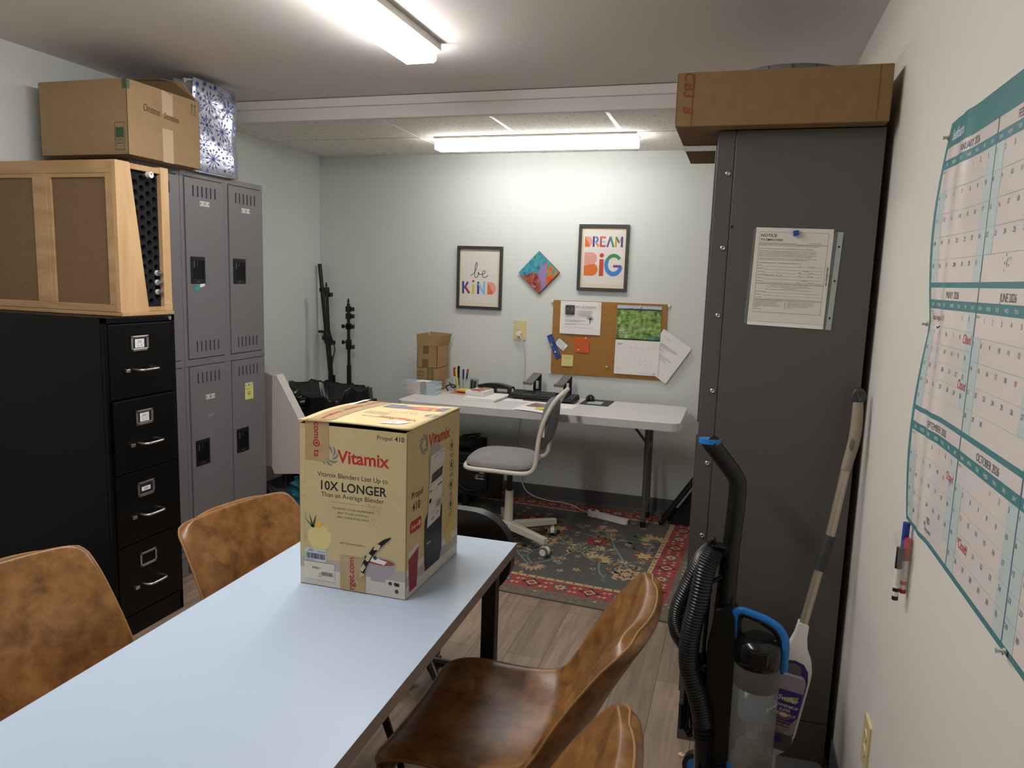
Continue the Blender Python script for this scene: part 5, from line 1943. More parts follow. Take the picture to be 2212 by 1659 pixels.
def make_painting():
    m = bpy.data.materials.new('poured_paint')
    m.use_nodes = True
    nt = m.node_tree; L = nt.links.new
    b = nt.nodes['Principled BSDF']; b.inputs['Roughness'].default_value = .3
    tc = nt.nodes.new('ShaderNodeTexCoord')
    n = nt.nodes.new('ShaderNodeTexNoise'); n.inputs['Scale'].default_value = 15; n.inputs['Detail'].default_value = 8; n.inputs['Distortion'].default_value = 2.2
    L(tc.outputs['Object'], n.inputs[0])
    r1 = nt.nodes.new('ShaderNodeValToRGB'); r2 = nt.nodes.new('ShaderNodeValToRGB'); r3 = nt.nodes.new('ShaderNodeValToRGB')

    def ramp(r, cs):
        e = r.color_ramp.elements
        e[0].position = cs[0][0]; e[0].color = (*lin(cs[0][1]), 1); e[1].position = cs[-1][0]; e[1].color = (*lin(cs[-1][1]), 1)
        for p, c in cs[1:-1]:
            x = e.new(p); x.color = (*lin(c), 1)
    ramp(r1, [(.32, '#5b4a85'), (.41, '#2f7f9e'), (.5, '#4aa3ae'), (.56, '#3f93a8'), (.62, '#52b98a'), (.70, '#5a4a85')])
    ramp(r2, [(.32, '#6a2450'), (.42, '#8d2f44'), (.48, '#b5802e'), (.53, '#7a3050'), (.58, '#b84a34'), (.64, '#c49ac0'), (.72, '#5a2140')])
    ramp(r3, [(.32, '#cf3a2c'), (.45, '#d9602f'), (.52, '#b58a3a'), (.6, '#4a9a8c'), (.7, '#3c7fae'), (.8, '#9a86b8')])
    for r in (r1, r2, r3):
        L(n.outputs['Fac'], r.inputs[0])
    sp = nt.nodes.new('ShaderNodeSeparateXYZ')
    n2 = nt.nodes.new('ShaderNodeTexNoise'); n2.inputs['Scale'].default_value = 9
    L(tc.outputs['Object'], n2.inputs[0])
    vm = nt.nodes.new('ShaderNodeVectorMath'); vm.operation = 'MULTIPLY_ADD'
    vm.inputs[1].default_value = (.09, .09, .09)
    L(n2.outputs['Color'], vm.inputs[0]); L(tc.outputs['Object'], vm.inputs[2])
    L(vm.outputs[0], sp.inputs[0])

    def gt(sock, val, soft=.006):
        mr = nt.nodes.new('ShaderNodeMapRange')
        mr.inputs[1].default_value = val - soft; mr.inputs[2].default_value = val + soft
        L(sock, mr.inputs[0]); return mr.outputs[0]
    m1 = nt.nodes.new('ShaderNodeMix'); m1.data_type = 'RGBA'; m2 = nt.nodes.new('ShaderNodeMix'); m2.data_type = 'RGBA'; m3 = nt.nodes.new('ShaderNodeMix'); m3.data_type = 'RGBA'
    L(gt(sp.outputs['Z'], .035), m1.inputs[0]); L(r2.outputs[0], m1.inputs[6]); L(r1.outputs[0], m1.inputs[7])
    L(gt(sp.outputs['X'], .055), m2.inputs[0]); L(m1.outputs[2], m2.inputs[6]); m2.inputs[7].default_value = (*lin('#9583b5'), 1)
    L(gt(sp.outputs['X'], .098), m3.inputs[0]); L(m2.outputs[2], m3.inputs[6]); L(r3.outputs[0], m3.inputs[7])
    mx = nt.nodes.new('ShaderNodeMix'); mx.data_type = 'RGBA'
    L(gt(sp.outputs['Z'], .105, .02), mx.inputs[0]); L(m3.outputs[2], mx.inputs[6]); L(r1.outputs[0], mx.inputs[7])
    L(mx.outputs[2], b.inputs['Base Color'])
    t = thing('canvas_painting', 'small diamond-hung canvas of poured multicolour paint between the two frames', 'painting', (-1.312, YB, 1.571))
    e = MB()
    d = .101
    e.at((0, 0, 0), ry=radians(45 - 2)).box(-d, d, -.02, 0, -d, d)
    e.build('canvas_edge', mat('canvas_edge_grey', '#4a4340', .6), t, bevel=.0015)
    q = MB(); q.at((0, 0, 0), ry=radians(45 - 2))
    q.add([(-d + .001, -.0208, -d + .001), (d - .001, -.0208, -d + .001), (d - .001, -.0208, d - .001), (-d + .001, -.0208, d - .001)], [(0, 1, 2, 3)])
    q.build('painted_face', m, t)


make_painting()
IVORY = mat('ivory_plastic', '#d6c896', .4)
IVORY2 = mat('ivory_receptacle', '#e3d7a9', .4)


def outlet(label, loc, rz, w, h):
    t = thing('wall_outlet', label, 'outlet', loc, rz)
    m = MB().frame((0, 0, 0), (1, 0, 0), (0, 0, 1)); m.prism(rrect(-w / 2, w / 2, -h / 2, h / 2, .005, 3), 0, .006)
    m.build('cover_plate', IVORY, t, bevel=.002)
    for z in (.0205, -.0205):
        r = MB().frame((0, -.006, z), (1, 0, 0), (0, 0, 1))
        r.prism([(.0165 * cos(a) if abs(cos(a)) < .95 else .0157 * (1 if cos(a) > 0 else -1), .0145 * sin(a)) for a in [2 * pi * i / 24 for i in range(24)]], 0, .0025)
        rr = r.build('receptacle', IVORY2, t)
        s = MB().frame((0, -.0088, z), (1, 0, 0), (0, 0, 1))
        s.rect(-.0065, -.004, .001, .009, 0); s.rect(.004, .0065, .001, .009, 0); s.disc((0, -.006), .0025, 0, 10)
        s.build('slots', mat('slot_brown', '#4a3a22', .7), rr)
    MB().cyl((0, -.006, 0), (0, -.0075, 0), .0025, n=10).build('cover_screw', IVORY2, t)
    return t


outlet('ivory wall outlet with a white plug in it above the folding table', (-1.436, YB, 1.1735), 0, .09, .132)
outlet('ivory wall outlet low on the cream wall beside the mop', (XR, 1.905, .402), radians(-90), .075, .125)

# ---- power strip with its cord and plug
CORDW = mat('white_cord', '#d5d2cb', .45)


def make_strip():
    t = thing('power_strip', 'white power strip on the rug with its cord rising to the wall outlet', 'power strip', (-.715, 4.575, .0092), radians(-21))
    b = MB(); b.prism(rrect(-.145, .145, -.022, .022, .02, 6), 0, .028)
    b.build('strip_body', WHITEPL, t, bevel=.004)
    e = MB(); e.prism(rrect(-.145, -.075, -.028, .028, .02, 6), 0, .036)
    e.build('switch_end', WHITEPL, t, bevel=.004)
    MB().box(-.125, -.1, -.01, .01, .034, .042).build('rocker_switch', mat('switch_dark', '#3b2a26', .3), t, bevel=.002)
    s = MB()
    for k in range(6):
        x = -.05 + k * .034
        s.box(x - .005, x - .003, -.008, .0, .028, .0284); s.box(x + .003, x + .005, -.008, .0, .028, .0284); s.cyl((x, .007, .028), (x, .007, .0284), .0025, n=8)
    s.build('sockets', GREYINK, t)
    inv = t.matrix_basis.inverted() if False else (Matrix.Translation((-.715, 4.575, .0092)) @ Matrix.Rotation(radians(-21), 4, 'Z')).inverted()
    pts = [(-1.428, 4.852, 1.146), (-1.418, 4.850, 1.125), (-1.403, 4.858, 1.07), (-1.392, 4.865, .97), (-1.392, 4.866, .80), (-1.402, 4.862, .70), (-1.408, 4.86, .5), (-1.405, 4.85, .34), (-1.39, 4.83, .2), (-1.345, 4.80, .09), (-1.28, 4.795, .04), (-1.17, 4.80, .016), (-1.07, 4.80, .013), (-.98, 4.76, .013), (-.915, 4.69, .013), (-.855, 4.63, .02)]
    path = [tuple(inv @ Vector(p)) for p in smooth_path(pts, 6)]
    MB().tube(path, .0042, 8).build('cord', CORDW, t)
    pl = MB()
    c0 = inv @ Vector((-1.437, 4.87, 1.153)); c1 = inv @ Vector((-1.437, 4.843, 1.153)); c2 = inv @ Vector((-1.424, 4.852, 1.132))
    pl.cyl(c0, c1, .0165, n=18); pl.cyl((c0 + c1) / 2, c2, .009, .006, n=12)
    pl.build('plug', WHITEPL, t, bevel=.002)


make_strip()

# ================================================================== CORKBOARD
CORK = mat('cork', '#a37843', .85, var=.12, vscale=160, bump=.25, bscale=260, spec=.1)
PINW = mat('white_pin', '#e2ddd2', .35)


def make_cork():
    t = thing('cork_board', 'frameless tan cork board on the back wall over the folding table', 'bulletin board', (-.826, YB, 1.142))
    MB().box(-.379, .379, -.011, 0, -.249, .249).build('board', CORK, t, bevel=.001)
    for x, z, a in ((-.386, .238, 0), (.389, .242, 0), (-.383, -.247, 0)):
        c = MB(); c.cyl((x, -.002, z), (x, -.012, z), .011, .008, n=14)
        c.build('corner_clip', PINW, t)


make_cork()
YC = YB - .0118


def pin(label, x, z, y=YC, nrm=(0, -1, 0), group='white push pins on the cork board'):
    n = Vector(nrm)
    t = thing('push_pin', label, 'push pin', (x, y, z), 0, group)
    MB().cyl((0, 0, 0), tuple(n * .004), .0052, n=12).build('collar', PINW, t)
    b = MB(); b.cyl(tuple(n * .004), tuple(n * .010), .003, .003, n=10); b.cyl(tuple(n * .010), tuple(n * .014), .0045, .0048, n=12)
    b.build('grip', PINW, t)


def wall_sheet(m, c, deg):
    a = radians(deg)
    m.frame(c, (cos(a), 0, sin(a)), (-sin(a), 0, cos(a)))
    return m


def make_flyer():
    t = thing('flyer', 'white bird of paradise flyer pinned at the top of the cork board', 'flyer', (-1.0145, YC, 1.2785))
    m = MB().frame((0, 0, 0), (1, 0, 0), (0, 0, 1))
    m.grid(lambda u, v: (-.1385 + .277 * u, -.1095 + .219 * v, .001 + .007 * (1 - v) * (.4 + .6 * sin(pi * u)) + .001 * sin(8 * v)), 8, 8)
    m.build('sheet', WHITEP, t)
    p = MB().frame((0, -.009, 0), (1, 0, 0), (0, 0, 1))
    p.rect(-.103, -.04, .02, .083, 0, 1)
    rnd = random.Random(6)
    for i in range(16):
        x = rnd.uniform(-.1, -.045)
        p.stroke([(x, rnd.uniform(.022, .04)), (x + rnd.uniform(-.006, .006), rnd.uniform(.055, .082))], .0022, .0003, 2)
    p.text('BIRD OF PARADISE', -.034, .068, .0165, 0, 2, bold=0)
    p.text('strelitzia', .008, .0615, .006, 0, 2)
    for i in range(9):
        w = (.052, .06, .044, .05, .058, .036, .05, .05, .03)[i]
        p.rect(.026 - w, .026 + w, .047 - i * .0046, .0482 - i * .0046, 0, 2)
    for i, (a, b) in enumerate(((-.103, -.06), (-.103, .02), (-.103, .035), (-.103, .035), (-.103, .0), (-.103, .07), (-.103, -.02))):
        zz = (.006, .002, -.016, -.021, -.026, -.041, -.046)[i]
        p.rect(a, b, zz, zz + .0013, 0, 2)
    for i in range(9):
        x = -.105 + i * .022
        p.stroke([(x, -.066), (x + .006, -.062), (x + .012, -.067), (x + .017, -.063)], .0012, 0, 2)
    p.stroke([(.068, -.035), (.067, -.012), (.069, .0)], .004, 0, 1)
    for a in range(-80, 100, 22):
        p.stroke([(.068, -.008), (.068 + .022 * sin(radians(a)), -.006 + .022 * cos(radians(a)))], .0022, 0, 1)
    p.build('printed_text', [INK, mat('flyer_dark', '#3a3a3c', .7), GREYINK], t)


make_flyer()


def make_scraps():
    t = thing('index_card', 'orange lined note card pinned in the middle of the cork board', 'note card', (-.997, YC, 1.0985))
    m = MB().frame((0, 0, 0), (1, 0, 0), (0, 0, 1))
    m.grid(lambda u, v: (-.0495 + .099 * u, -.051 + .102 * v, .001 + .005 * (1 - v) * u + .002 * sin(7 * u)), 8, 8)
    m.build('card', mat('card_orange', '#d35f27', .7), t)
    p = MB().frame((0, -.0085, 0), (1, 0, 0), (0, 0, 1))
    for i in range(9):
        p.rect(-.045, .04 - .01 * (i % 3), -.042 + i * .0098, -.0412 + i * .0098)
    p.build('ruled_lines', mat('card_orange_line', '#9c4a22', .7), t)
    m = MB().frame((0, 0, 0), (1, 0, 0), (0, 0, 1))
    m.grid(lambda u, v: (-.039 + .078 * u, -.037 + .076 * v, .001 + .004 * (1 - v)), 4, 6)
    for i in range(5):
        m.rect(-.028 + i * .011, -.021 + i * .011, .025, .027, .0052, 1); m.rect(-.018 + i * .009, -.012 + i * .009, .014, .016, .0052, 1)
    tag(m.build('sticky_note', [mat('note_yellow', '#d8d487', .7), GREYINK], loc=(-1.091, YC, .986)), 'pale yellow sticky note below the orange card on the cork board', 'sticky note')
    t = thing('bookmark', 'dark blue bookmark hanging tilted over the edge of the cork board', 'bookmark', (-1.1875, YC - .004, 1.077))
    t.rotation_euler = (0, radians(-24.5), 0)
    m = MB().frame((0, 0, 0), (1, 0, 0), (0, 0, 1)); m.rect(-.0205, .0205, -.085, .085)
    m.build('card', mat('bookmark_blue', '#1b2c6b', .35, hex2='#3a5aa8', vscale=14), t)
    m = MB().frame((0, -.0005, 0), (1, 0, 0), (0, 0, 1))
    m.poly([(-.018, .005), (-.002, .01), (-.006, .03), (-.016, .028)], 0, 3); m.rect(.012, .013, -.064, -.035, 0, 1)
    for i in range(4):
        m.stroke([(-.01, .062 - i * .009), (.008, .066 - i * .009)], .0016, 0, 4)
    m.build('bookmark_print', [INK, WHITEP, mat('bookmark_black', '#0d1024', .4), mat('bookmark_tan', '#a89480', .5), mat('bookmark_light', '#8fa8d8', .4)], t)
    t = thing('paper_tag', 'white rounded tag with blue lines tilted beside the dark blue bookmark', 'tag', (-1.137, YC - .001, 1.092))
    t.rotation_euler = (0, radians(37), 0)
    m = MB().frame((0, 0, 0), (1, 0, 0), (0, 0, 1)); m.poly(rrect(-.041, .041, -.027, .027, .006, 4), 0)
    m.build('tag_edge', mat('tag_blue', '#8b95b5', .6), t)
    m = MB().frame((0, -.0004, 0), (1, 0, 0), (0, 0, 1)); m.poly(rrect(-.038, .038, -.024, .024, .005, 4), 0, 0)
    for i in range(4):
        m.rect(-.026 + i * .014, -.0235 + i * .014, -.016, .016, .0003, 1)
    m.build('tag_face', [WHITEP, mat('tag_line_blue', '#6f7fa8', .6)], t)


make_scraps()


def make_wall_calendar():
    t = thing('wall_calendar', 'june wall calendar with a green field photo pinned on the cork board', 'calendar', (-.6255, YC, 1.149))
    w = .145
    m = MB().frame((0, -.003, 0), (1, 0, 0), (0, 0, 1)); m.rect(-w, w, 0, .227)
    gm = bpy.data.materials.new('field_photo')
    gm.use_nodes = True
    nt = gm.node_tree; L = nt.links.new
    b = nt.nodes['Principled BSDF']; b.inputs['Roughness'].default_value = .3
    tc = nt.nodes.new('ShaderNodeTexCoord')
    n = nt.nodes.new('ShaderNodeTexVoronoi'); n.inputs['Scale'].default_value = 60
    n.feature = 'SMOOTH_F1'
    L(tc.outputs['Object'], n.inputs[0])
    n2 = nt.nodes.new('ShaderNodeTexNoise'); n2.inputs['Scale'].default_value = 34; n2.inputs['Detail'].default_value = 6
    L(tc.outputs['Object'], n2.inputs[0])
    r = nt.nodes.new('ShaderNodeValToRGB'); e = r.color_ramp.elements
    e[0].position = .34; e[0].color = (*lin('#41582f'), 1); e[1].position = .68; e[1].color = (*lin('#c0d198'), 1)
    x = e.new(.5); x.color = (*lin('#7d9f55'), 1); x = e.new(.6); x.color = (*lin('#98b670'), 1)
    L(n2.outputs['Fac'], r.inputs[0])
    L(r.outputs[0], b.inputs['Base Color'])
    m.build('photo_sheet', gm, t)
    p = MB().frame((0, -.0035, 0), (1, 0, 0), (0, 0, 1))
    p.rect(-w, w, .205, .227, 0, 0)
    p.poly([(-w, .2), (-.1, .204), (-.05, .208), (-.03, .206), (0, .208), (.03, .206), (.08, .207), (w, .205), (w, .196), (-w, .196)], .0002, 1)
    p.text('READY', -.125, .058, .0125, .0003, 2, bold=.03); p.text('for HARVEST', -.125, .044, .0115, .0003, 2, bold=.02)
    for i in range(3):
        p.rect(-.125, -.055 - .004 * i, .035 - .006 * i, .0365 - .006 * i, .0003, 2)
    p.rect(.052, w, .014, .03, .0002, 3)
    p.rect(.055, .11, .02, .0215, .0004, 2)
    rnd = random.Random(4)
    for _ in range(26):
        c = (rnd.uniform(-.13, .13), rnd.uniform(.06, .18))
        p.disc(c, rnd.uniform(.0015, .004), .0003, 7, rnd.choice((4, 4, 5)))
    p.rect(-w, w, 0, .01, .0001, 6)
    p.build('photo_details', [mat('photo_sky', '#b9c3d6', .4), mat('photo_trees', '#3c4a3a', .5), WHITEP, mat('photo_teal', '#2f7f68', .4), mat('photo_blossom', '#cdb7ad', .5), mat('photo_leaf_pale', '#a9c48a', .5), mat('photo_dark_green', '#243823', .5)], t)
    s = MB().frame((0, -.003, 0), (1, 0, 0), (0, 0, 1))
    s.grid(lambda u, v: (-w + 2 * w * u, -.227 + .227 * v, .0 + .006 * (1 - v)), 4, 8)
    s.build('month_sheet', WHITEP, t)

    def wp(pp):
        return pp
    d = MB().frame((0, -.0101, 0), (1, 0, 0), (0, 0, 1))
    d.text('JUNE', -.13, -.032, .0135, 0, 0, bold=.01)
    names = ['Sunday', 'Monday', 'Tuesday', 'Wednesday', 'Thursday', 'Friday', 'Saturday']
    cw = .037
    for i, nme in enumerate(names):
        d.text(nme, -.125 + i * cw + .011, -.052, .0055, 0, 1, align='CENTER')
    cal = _cal.Calendar(6).monthdayscalendar(2026, 6)
    for r_, wk in enumerate(cal):
        for c_, day in enumerate(wk):
            if day:
                d.text(str(day), -.132 + c_ * cw, -.077 - r_ * .028, .007, 0, 1)
    d.text('NOTES', -.125, -.196, .005, 0, 1)
    d.rect(.02, .105, -.216, -.2152, 0, 1); d.rect(.02, .1, -.211, -.2104, 0, 1)
    d.rect(.112, .123, -.219, -.208, 0, 1); d.rect(.1145, .1205, -.2165, -.2105, .0002, 2)
    d.build('dates', [mat('june_green', '#35584e', .6), mat('date_grey', '#8d8a90', .7), WHITEP], t)


make_wall_calendar()


def make_letter():
    t = thing('paper_letter', 'stapled white letter tilted out from behind the wall calendar', 'paper', (-.4425, YC - .0005, 1.056))
    t.rotation_euler = (0, radians(32.7), 0)
    for i in range(2):
        m = MB().frame((0, 0, 0), (1, 0, 0), (0, 0, 1))
        m.grid(lambda u, v: (-.108 + .216 * u - .004 * i, -.1395 + .279 * v - .004 * i, .0005 + .0006 * (1 - i) + .012 * (u ** 2) * .6), 8, 4)
        m.build('page', WHITEP, t)
    p = MB().frame((0, -.0011, 0), (1, 0, 0), (0, 0, 1))

    def ln(a, b_, y):
        n = 8
        p.grid(lambda u, v: (a + (b_ - a) * u, y + .0018 * v, .0015 + .012 * (((a + (b_ - a) * u) + .108) / .216) ** 2 * .6), n, 1)
    for (a, b_, y) in ((-.085, -.075, .105), (-.06, -.03, .098), (-.07, -.063, .07), (-.075, .055, .055), (-.075, .05, .048), (-.075, .0, .038), (-.075, -.02, .02), (-.075, -.055, .008), (-.075, .06, -.012), (-.075, .02, -.022), (-.075, .03, -.034)):
        ln(a, b_, y)
    p.build('typed_lines', GREYINK, t)


make_letter()
pin('white push pin at the top left corner of the flyer', -1.118, 1.357, YC - .010)
pin('white push pin at the top right corner of the flyer', -.893, 1.378, YC - .010)
pin('white push pin at the top of the orange card', -.969, 1.147, YC - .006)
pin('white push pin at the bottom of the orange card', -1.016, 1.066, YC - .006)
pin('white push pin alone on bare cork beside the calendar', -.819, .963)
pin('white push pin low on the dark blue bookmark', -1.175, 1.041, YC - .005)
pin('white push pin on the white tag', -1.118, 1.073, YC - .002)
pin('white push pin at the top of the green field photo', -.618, 1.372, YC - .004)


# ================================================================== SWIVEL CHAIR
def make_swivel():
    t = thing('swivel_chair', 'small white swivel chair with grey fabric seat and back at the desk', 'chair', (-1.195, 3.955, .002), radians(4))
    WM = mat('white_painted_steel', '#d6cfc2', .4)
    FB = mat('grey_seat_fabric', '#918d8f', .85, bump=.3, bscale=500, var=.06, vscale=30, spec=.15, sheen=.2)
    FB2 = mat('slate_back_fabric', '#70757a', .85, bump=.3, bscale=500, var=.05, vscale=30, spec=.15, sheen=.2)
    # seat faces -x in local space; z raised by the rug
    z0 = .0075
    s = MB()

    def seat(u, v):
        a = 2 * pi * u
        k = v ** .7
        ex = (abs(cos(a)) ** .62) * (1 if cos(a) > 0 else -1); ey = (abs(sin(a)) ** .62) * (1 if sin(a) > 0 else -1)
        r = sin(pi / 2 * k)
        return (.205 * ex * r - .035, .20 * ey * r, .49 + .062 * cos(pi / 2 * k) ** .8 + .0)
    s.grid(seat, 40, 12)
    s.grid(lambda u, v: (seat(u, 1)[0] * (1 - v * .12), seat(u, 1)[1] * (1 - v * .12), .49 - .025 * v), 40, 3, flip=True)
    s.build('seat_cushion', FB, t)
    sh = MB(); sh.lathe([(.03, .425), (.10, .438), (.15, .455), (.17, .47)], (-.03, 0, 0), 28)
    sh.build('seat_pan', WM, t)
    f = MB()
    hw = .205
    path = []
    for sg in (-1, 1):
        pass
    side = [(-.235, .0, .478), (-.232, -.10, .478), (-.215, -.175, .478), (-.17, -.203, .477), (-.05, -.205, .475), (.06, -.205, .472), (.125, -.205, .474), (.165, -.205, .49), (.185, -.205, .53), (.192, -.204, .60), (.20, -.2, .68), (.225, -.19, .78), (.262, -.172, .86), (.285, -.155, .895), (.295, -.12, .905), (.297, 0, .908)]
    p1 = smooth_path(side, 5)
    p2 = [(x, -y, z) for x, y, z in reversed(p1)][1:-1]
    f.tube(p1 + p2, .0125, 10, closed=True)
    f.build('tube_frame', WM, t)
    b = MB()

    def bk(u, v, off):
        a = 2 * pi * u
        r = v
        ex = (abs(cos(a)) ** .55) * (1 if cos(a) > 0 else -1); ez = (abs(sin(a)) ** .75) * (1 if sin(a) > 0 else -1)
        zz = .73 + .150 * ez * r
        yy = (.185 - .03 * max(0, (zz - .73) / .15)) * ex * r
        xx = .215 + .30 * (zz - .70) * .55 + .55 * yy * yy
        return (xx + off * sqrt(max(0, 1 - r ** 4)), yy, zz)
    b.grid(lambda u, v: bk(u, v, -.045), 40, 10, flip=True)
    b.grid(lambda u, v: bk(u, v, .018), 40, 10)
    b.build('back_cushion', FB2, t)
    br = MB()
    for y in (-.19, .19):
        br.box(.205, .228, y - .006, y + .006, .68, .76)
    br.build('back_bracket', WM, t, bevel=.003)
    c = MB(); c.cyl((0, 0, .30), (0, 0, .43), .0165, n=16)
    c.build('gas_lift', BLACK, t)
    c = MB(); c.cyl((0, 0, .085 + z0), (0, 0, .315), .0265, .024, n=20)
    c.build('column', WM, t)
    c = MB(); c.lathe([(.03, .075), (.045, .08), (.05, .1), (.042, .118), (.03, .125)], (0, 0, z0), 20)
    c.build('hub', WM, t)
    for k in range(5):
        a = 2 * pi * k / 5 + radians(37)
        d = Vector((cos(a), sin(a), 0)); nn = Vector((-d.y, d.x, 0))
        r = MB()
        R = .31
        w0, w1 = .02, .0165
        vs = []
        for (rr, w, zt, zb) in ((.03, w0, .122, .078), (R, w1, .106, .072)):
            for sgn in (-1, 1):
                for z in (zb, zt):
                    q = d * rr + nn * (sgn * w); vs.append((q.x, q.y, z + z0))
        r.add(vs, [(0, 1, 3, 2), (4, 6, 7, 5), (0, 4, 5, 1), (2, 3, 7, 6), (1, 5, 7, 3), (0, 2, 6, 4)])
        r.build('base_arm', WM, t, bevel=.004)
        cs = MB()
        sw = a + (1.1, .5, 2.2, 1.7, .3)[k]
        e = Vector((cos(sw), sin(sw), 0)); q = d * (R - .02) + e * .012
        sd = Vector((-e.y, e.x, 0))
        hood = MB()
        m4 = Matrix(((e.x, sd.x, 0, q.x), (e.y, sd.y, 0, q.y), (0, 0, 1, .0285 + z0), (0, 0, 0, 1)))
        hood.M = m4
        for ya, yb in ((-.026, -.011), (.011, .026)):
            pts = arc((0, 0), .03, 0, pi, 10)
        hood.frame((0, 0, 0), (1, 0, 0), (0, 0, 1)); mm = hood.M.copy(); hood.M = m4 @ mm
        hood.prism(arc((0, 0), .031, -.2, pi + .2, 12), -.011, .011)
        hood.M = m4
        hood.cyl((-.008, 0, .025), (-.008, 0, .05), .008, n=10)
        ca = hood.build('caster', WHITEPL, t)
        wh = MB(); wh.M = m4
        wh.cyl((0, -.024, 0), (0, -.0125, 0), .0275, n=20); wh.cyl((0, .0125, 0), (0, .024, 0), .0275, n=20)
        wo = wh.build('wheel', mat('caster_grey', '#6d6d6f', .5), ca)
        hb = MB(); hb.M = m4
        hb.cyl((0, -.0255, 0), (0, -.024, 0), .019, n=18); hb.cyl((0, .024, 0), (0, .0255, 0), .019, n=18)
        hb.build('wheel_disc', WHITEPL, ca)


make_swivel()


# ================================================================== UNDER THE DESK
def make_pc():
    t = thing('computer_tower', 'black desktop computer tower under the desk with a coil of cable on it', 'computer', (-1.735, 4.67, .0092))
    MB().box(-.095, .095, -.15, .175, .012, .398).build('case', BLACKMETAL, t, bevel=.004)
    MB().box(-.08, .08, -.135, .15, .398, .401).build('top_grille', mat('mesh_grille', '#1d1d1f', .7, bump=.8, bscale=700), t)
    fe = MB()
    for x in (-.07, .07):
        for y in (-.12, .14):
            fe.cyl((x, y, 0), (x, y, .013), .014, n=12)
    fe.build('feet', BLACK, t)
    c = MB()
    for i in range(3):
        c.tube([(.055 * cos(a) * (1 + .05 * i) + .02, .04 * sin(a) + .06, .012 * i + .006 + .012 * sin(a * 1.0 + i)) for a in [2 * pi * k / 28 for k in range(28)]], .005, 6, closed=True)
    tag(c.build('cable_coil', BLACK, loc=(-1.735, 4.67, .4155)), 'coil of black cable lying on top of the computer tower', 'cable')
    t = thing('computer_monitor', 'black monitor on a round foot under the desk with its back to the room', 'monitor', (-1.63, 4.405, .0092))
    MB().box(-.255, .255, -.02, .02, .105, .385).build('panel', BLACK, t, bevel=.006)
    MB().box(-.16, .16, -.045, -.018, .15, .33).build('rear_housing', BLACK, t, bevel=.012)
    lb = MB().frame((0, -.0458, 0), (1, 0, 0), (0, 0, 1))
    lb.rect(.08, .14, .255, .258, 0, 0); lb.rect(.08, .14, .23, .238, 0, 0); lb.rect(.08, .1, .244, .25, 0, 0); lb.rect(.108, .14, .27, .277, 0, 0); lb.rect(.12, .127, .243, .25, 0, 0)
    lb.build('rating_label', mat('label_grey', '#a3a3a3', .6), t)
    sd = MB()
    for i in range(5):
        sd.box(.255, .2565, -.012, .012, .14 + .03 * i, .158 + .03 * i)
    sd.build('side_ports', mat('port_grey', '#6a6e72', .4), t)
    MB().tube([(0, .0, .25), (0, .0, .02)], .022, 10).build('stem', BLACK, t)
    st = MB(); st.lathe([(.09, 0), (.093, .008), (.08, .016), (.03, .022)], (0, -.005, 0), 32)
    st.build('round_foot', BLACK, t)
    cb = MB().tube(smooth_path([(-.05, -.048, .2), (.02, -.055, .155), (.1, -.053, .17), (.14, -.05, .215), (.15, -.047, .26)], 6), .0028, 6)
    cb.build('cable', mat('cable_dark', '#2b2a28', .4), t)


make_pc()


def make_folded_stand():
    t = thing('folded_stand', 'black folded stand leaning behind the charcoal locker by the end of the desk', 'stand', (-.345, 4.60, .0092))
    for y, nm in ((0, 0), (.09, 1)):
        m = MB()
        m.tube([(-.03, y, .018), (.26, y + .02, .47)], .016, 8)
        m.build('rail', BLACK, t)
    p = MB()
    p.add([(-.005, .03, .03), (.285, .05, .465), (.285, .05, .012), (.02, .03, .012)], [(0, 1, 2, 3)])
    p.build('panel', mat('under_rail_shade', '#070707', .8), t, solid=.02)  # black sheet added to stand for the dark shading between rail and floor
    g = MB(); g.tube([(.06, -.018, .13), (.20, -.006, .35)], .008, 6)
    g.build('grey_strip', mat('strip_grey', '#7c7d80', .4), t)
    MB().ball((-.035, .0, .018), .0175).build('rubber_tip', BLACK, t)


make_folded_stand()

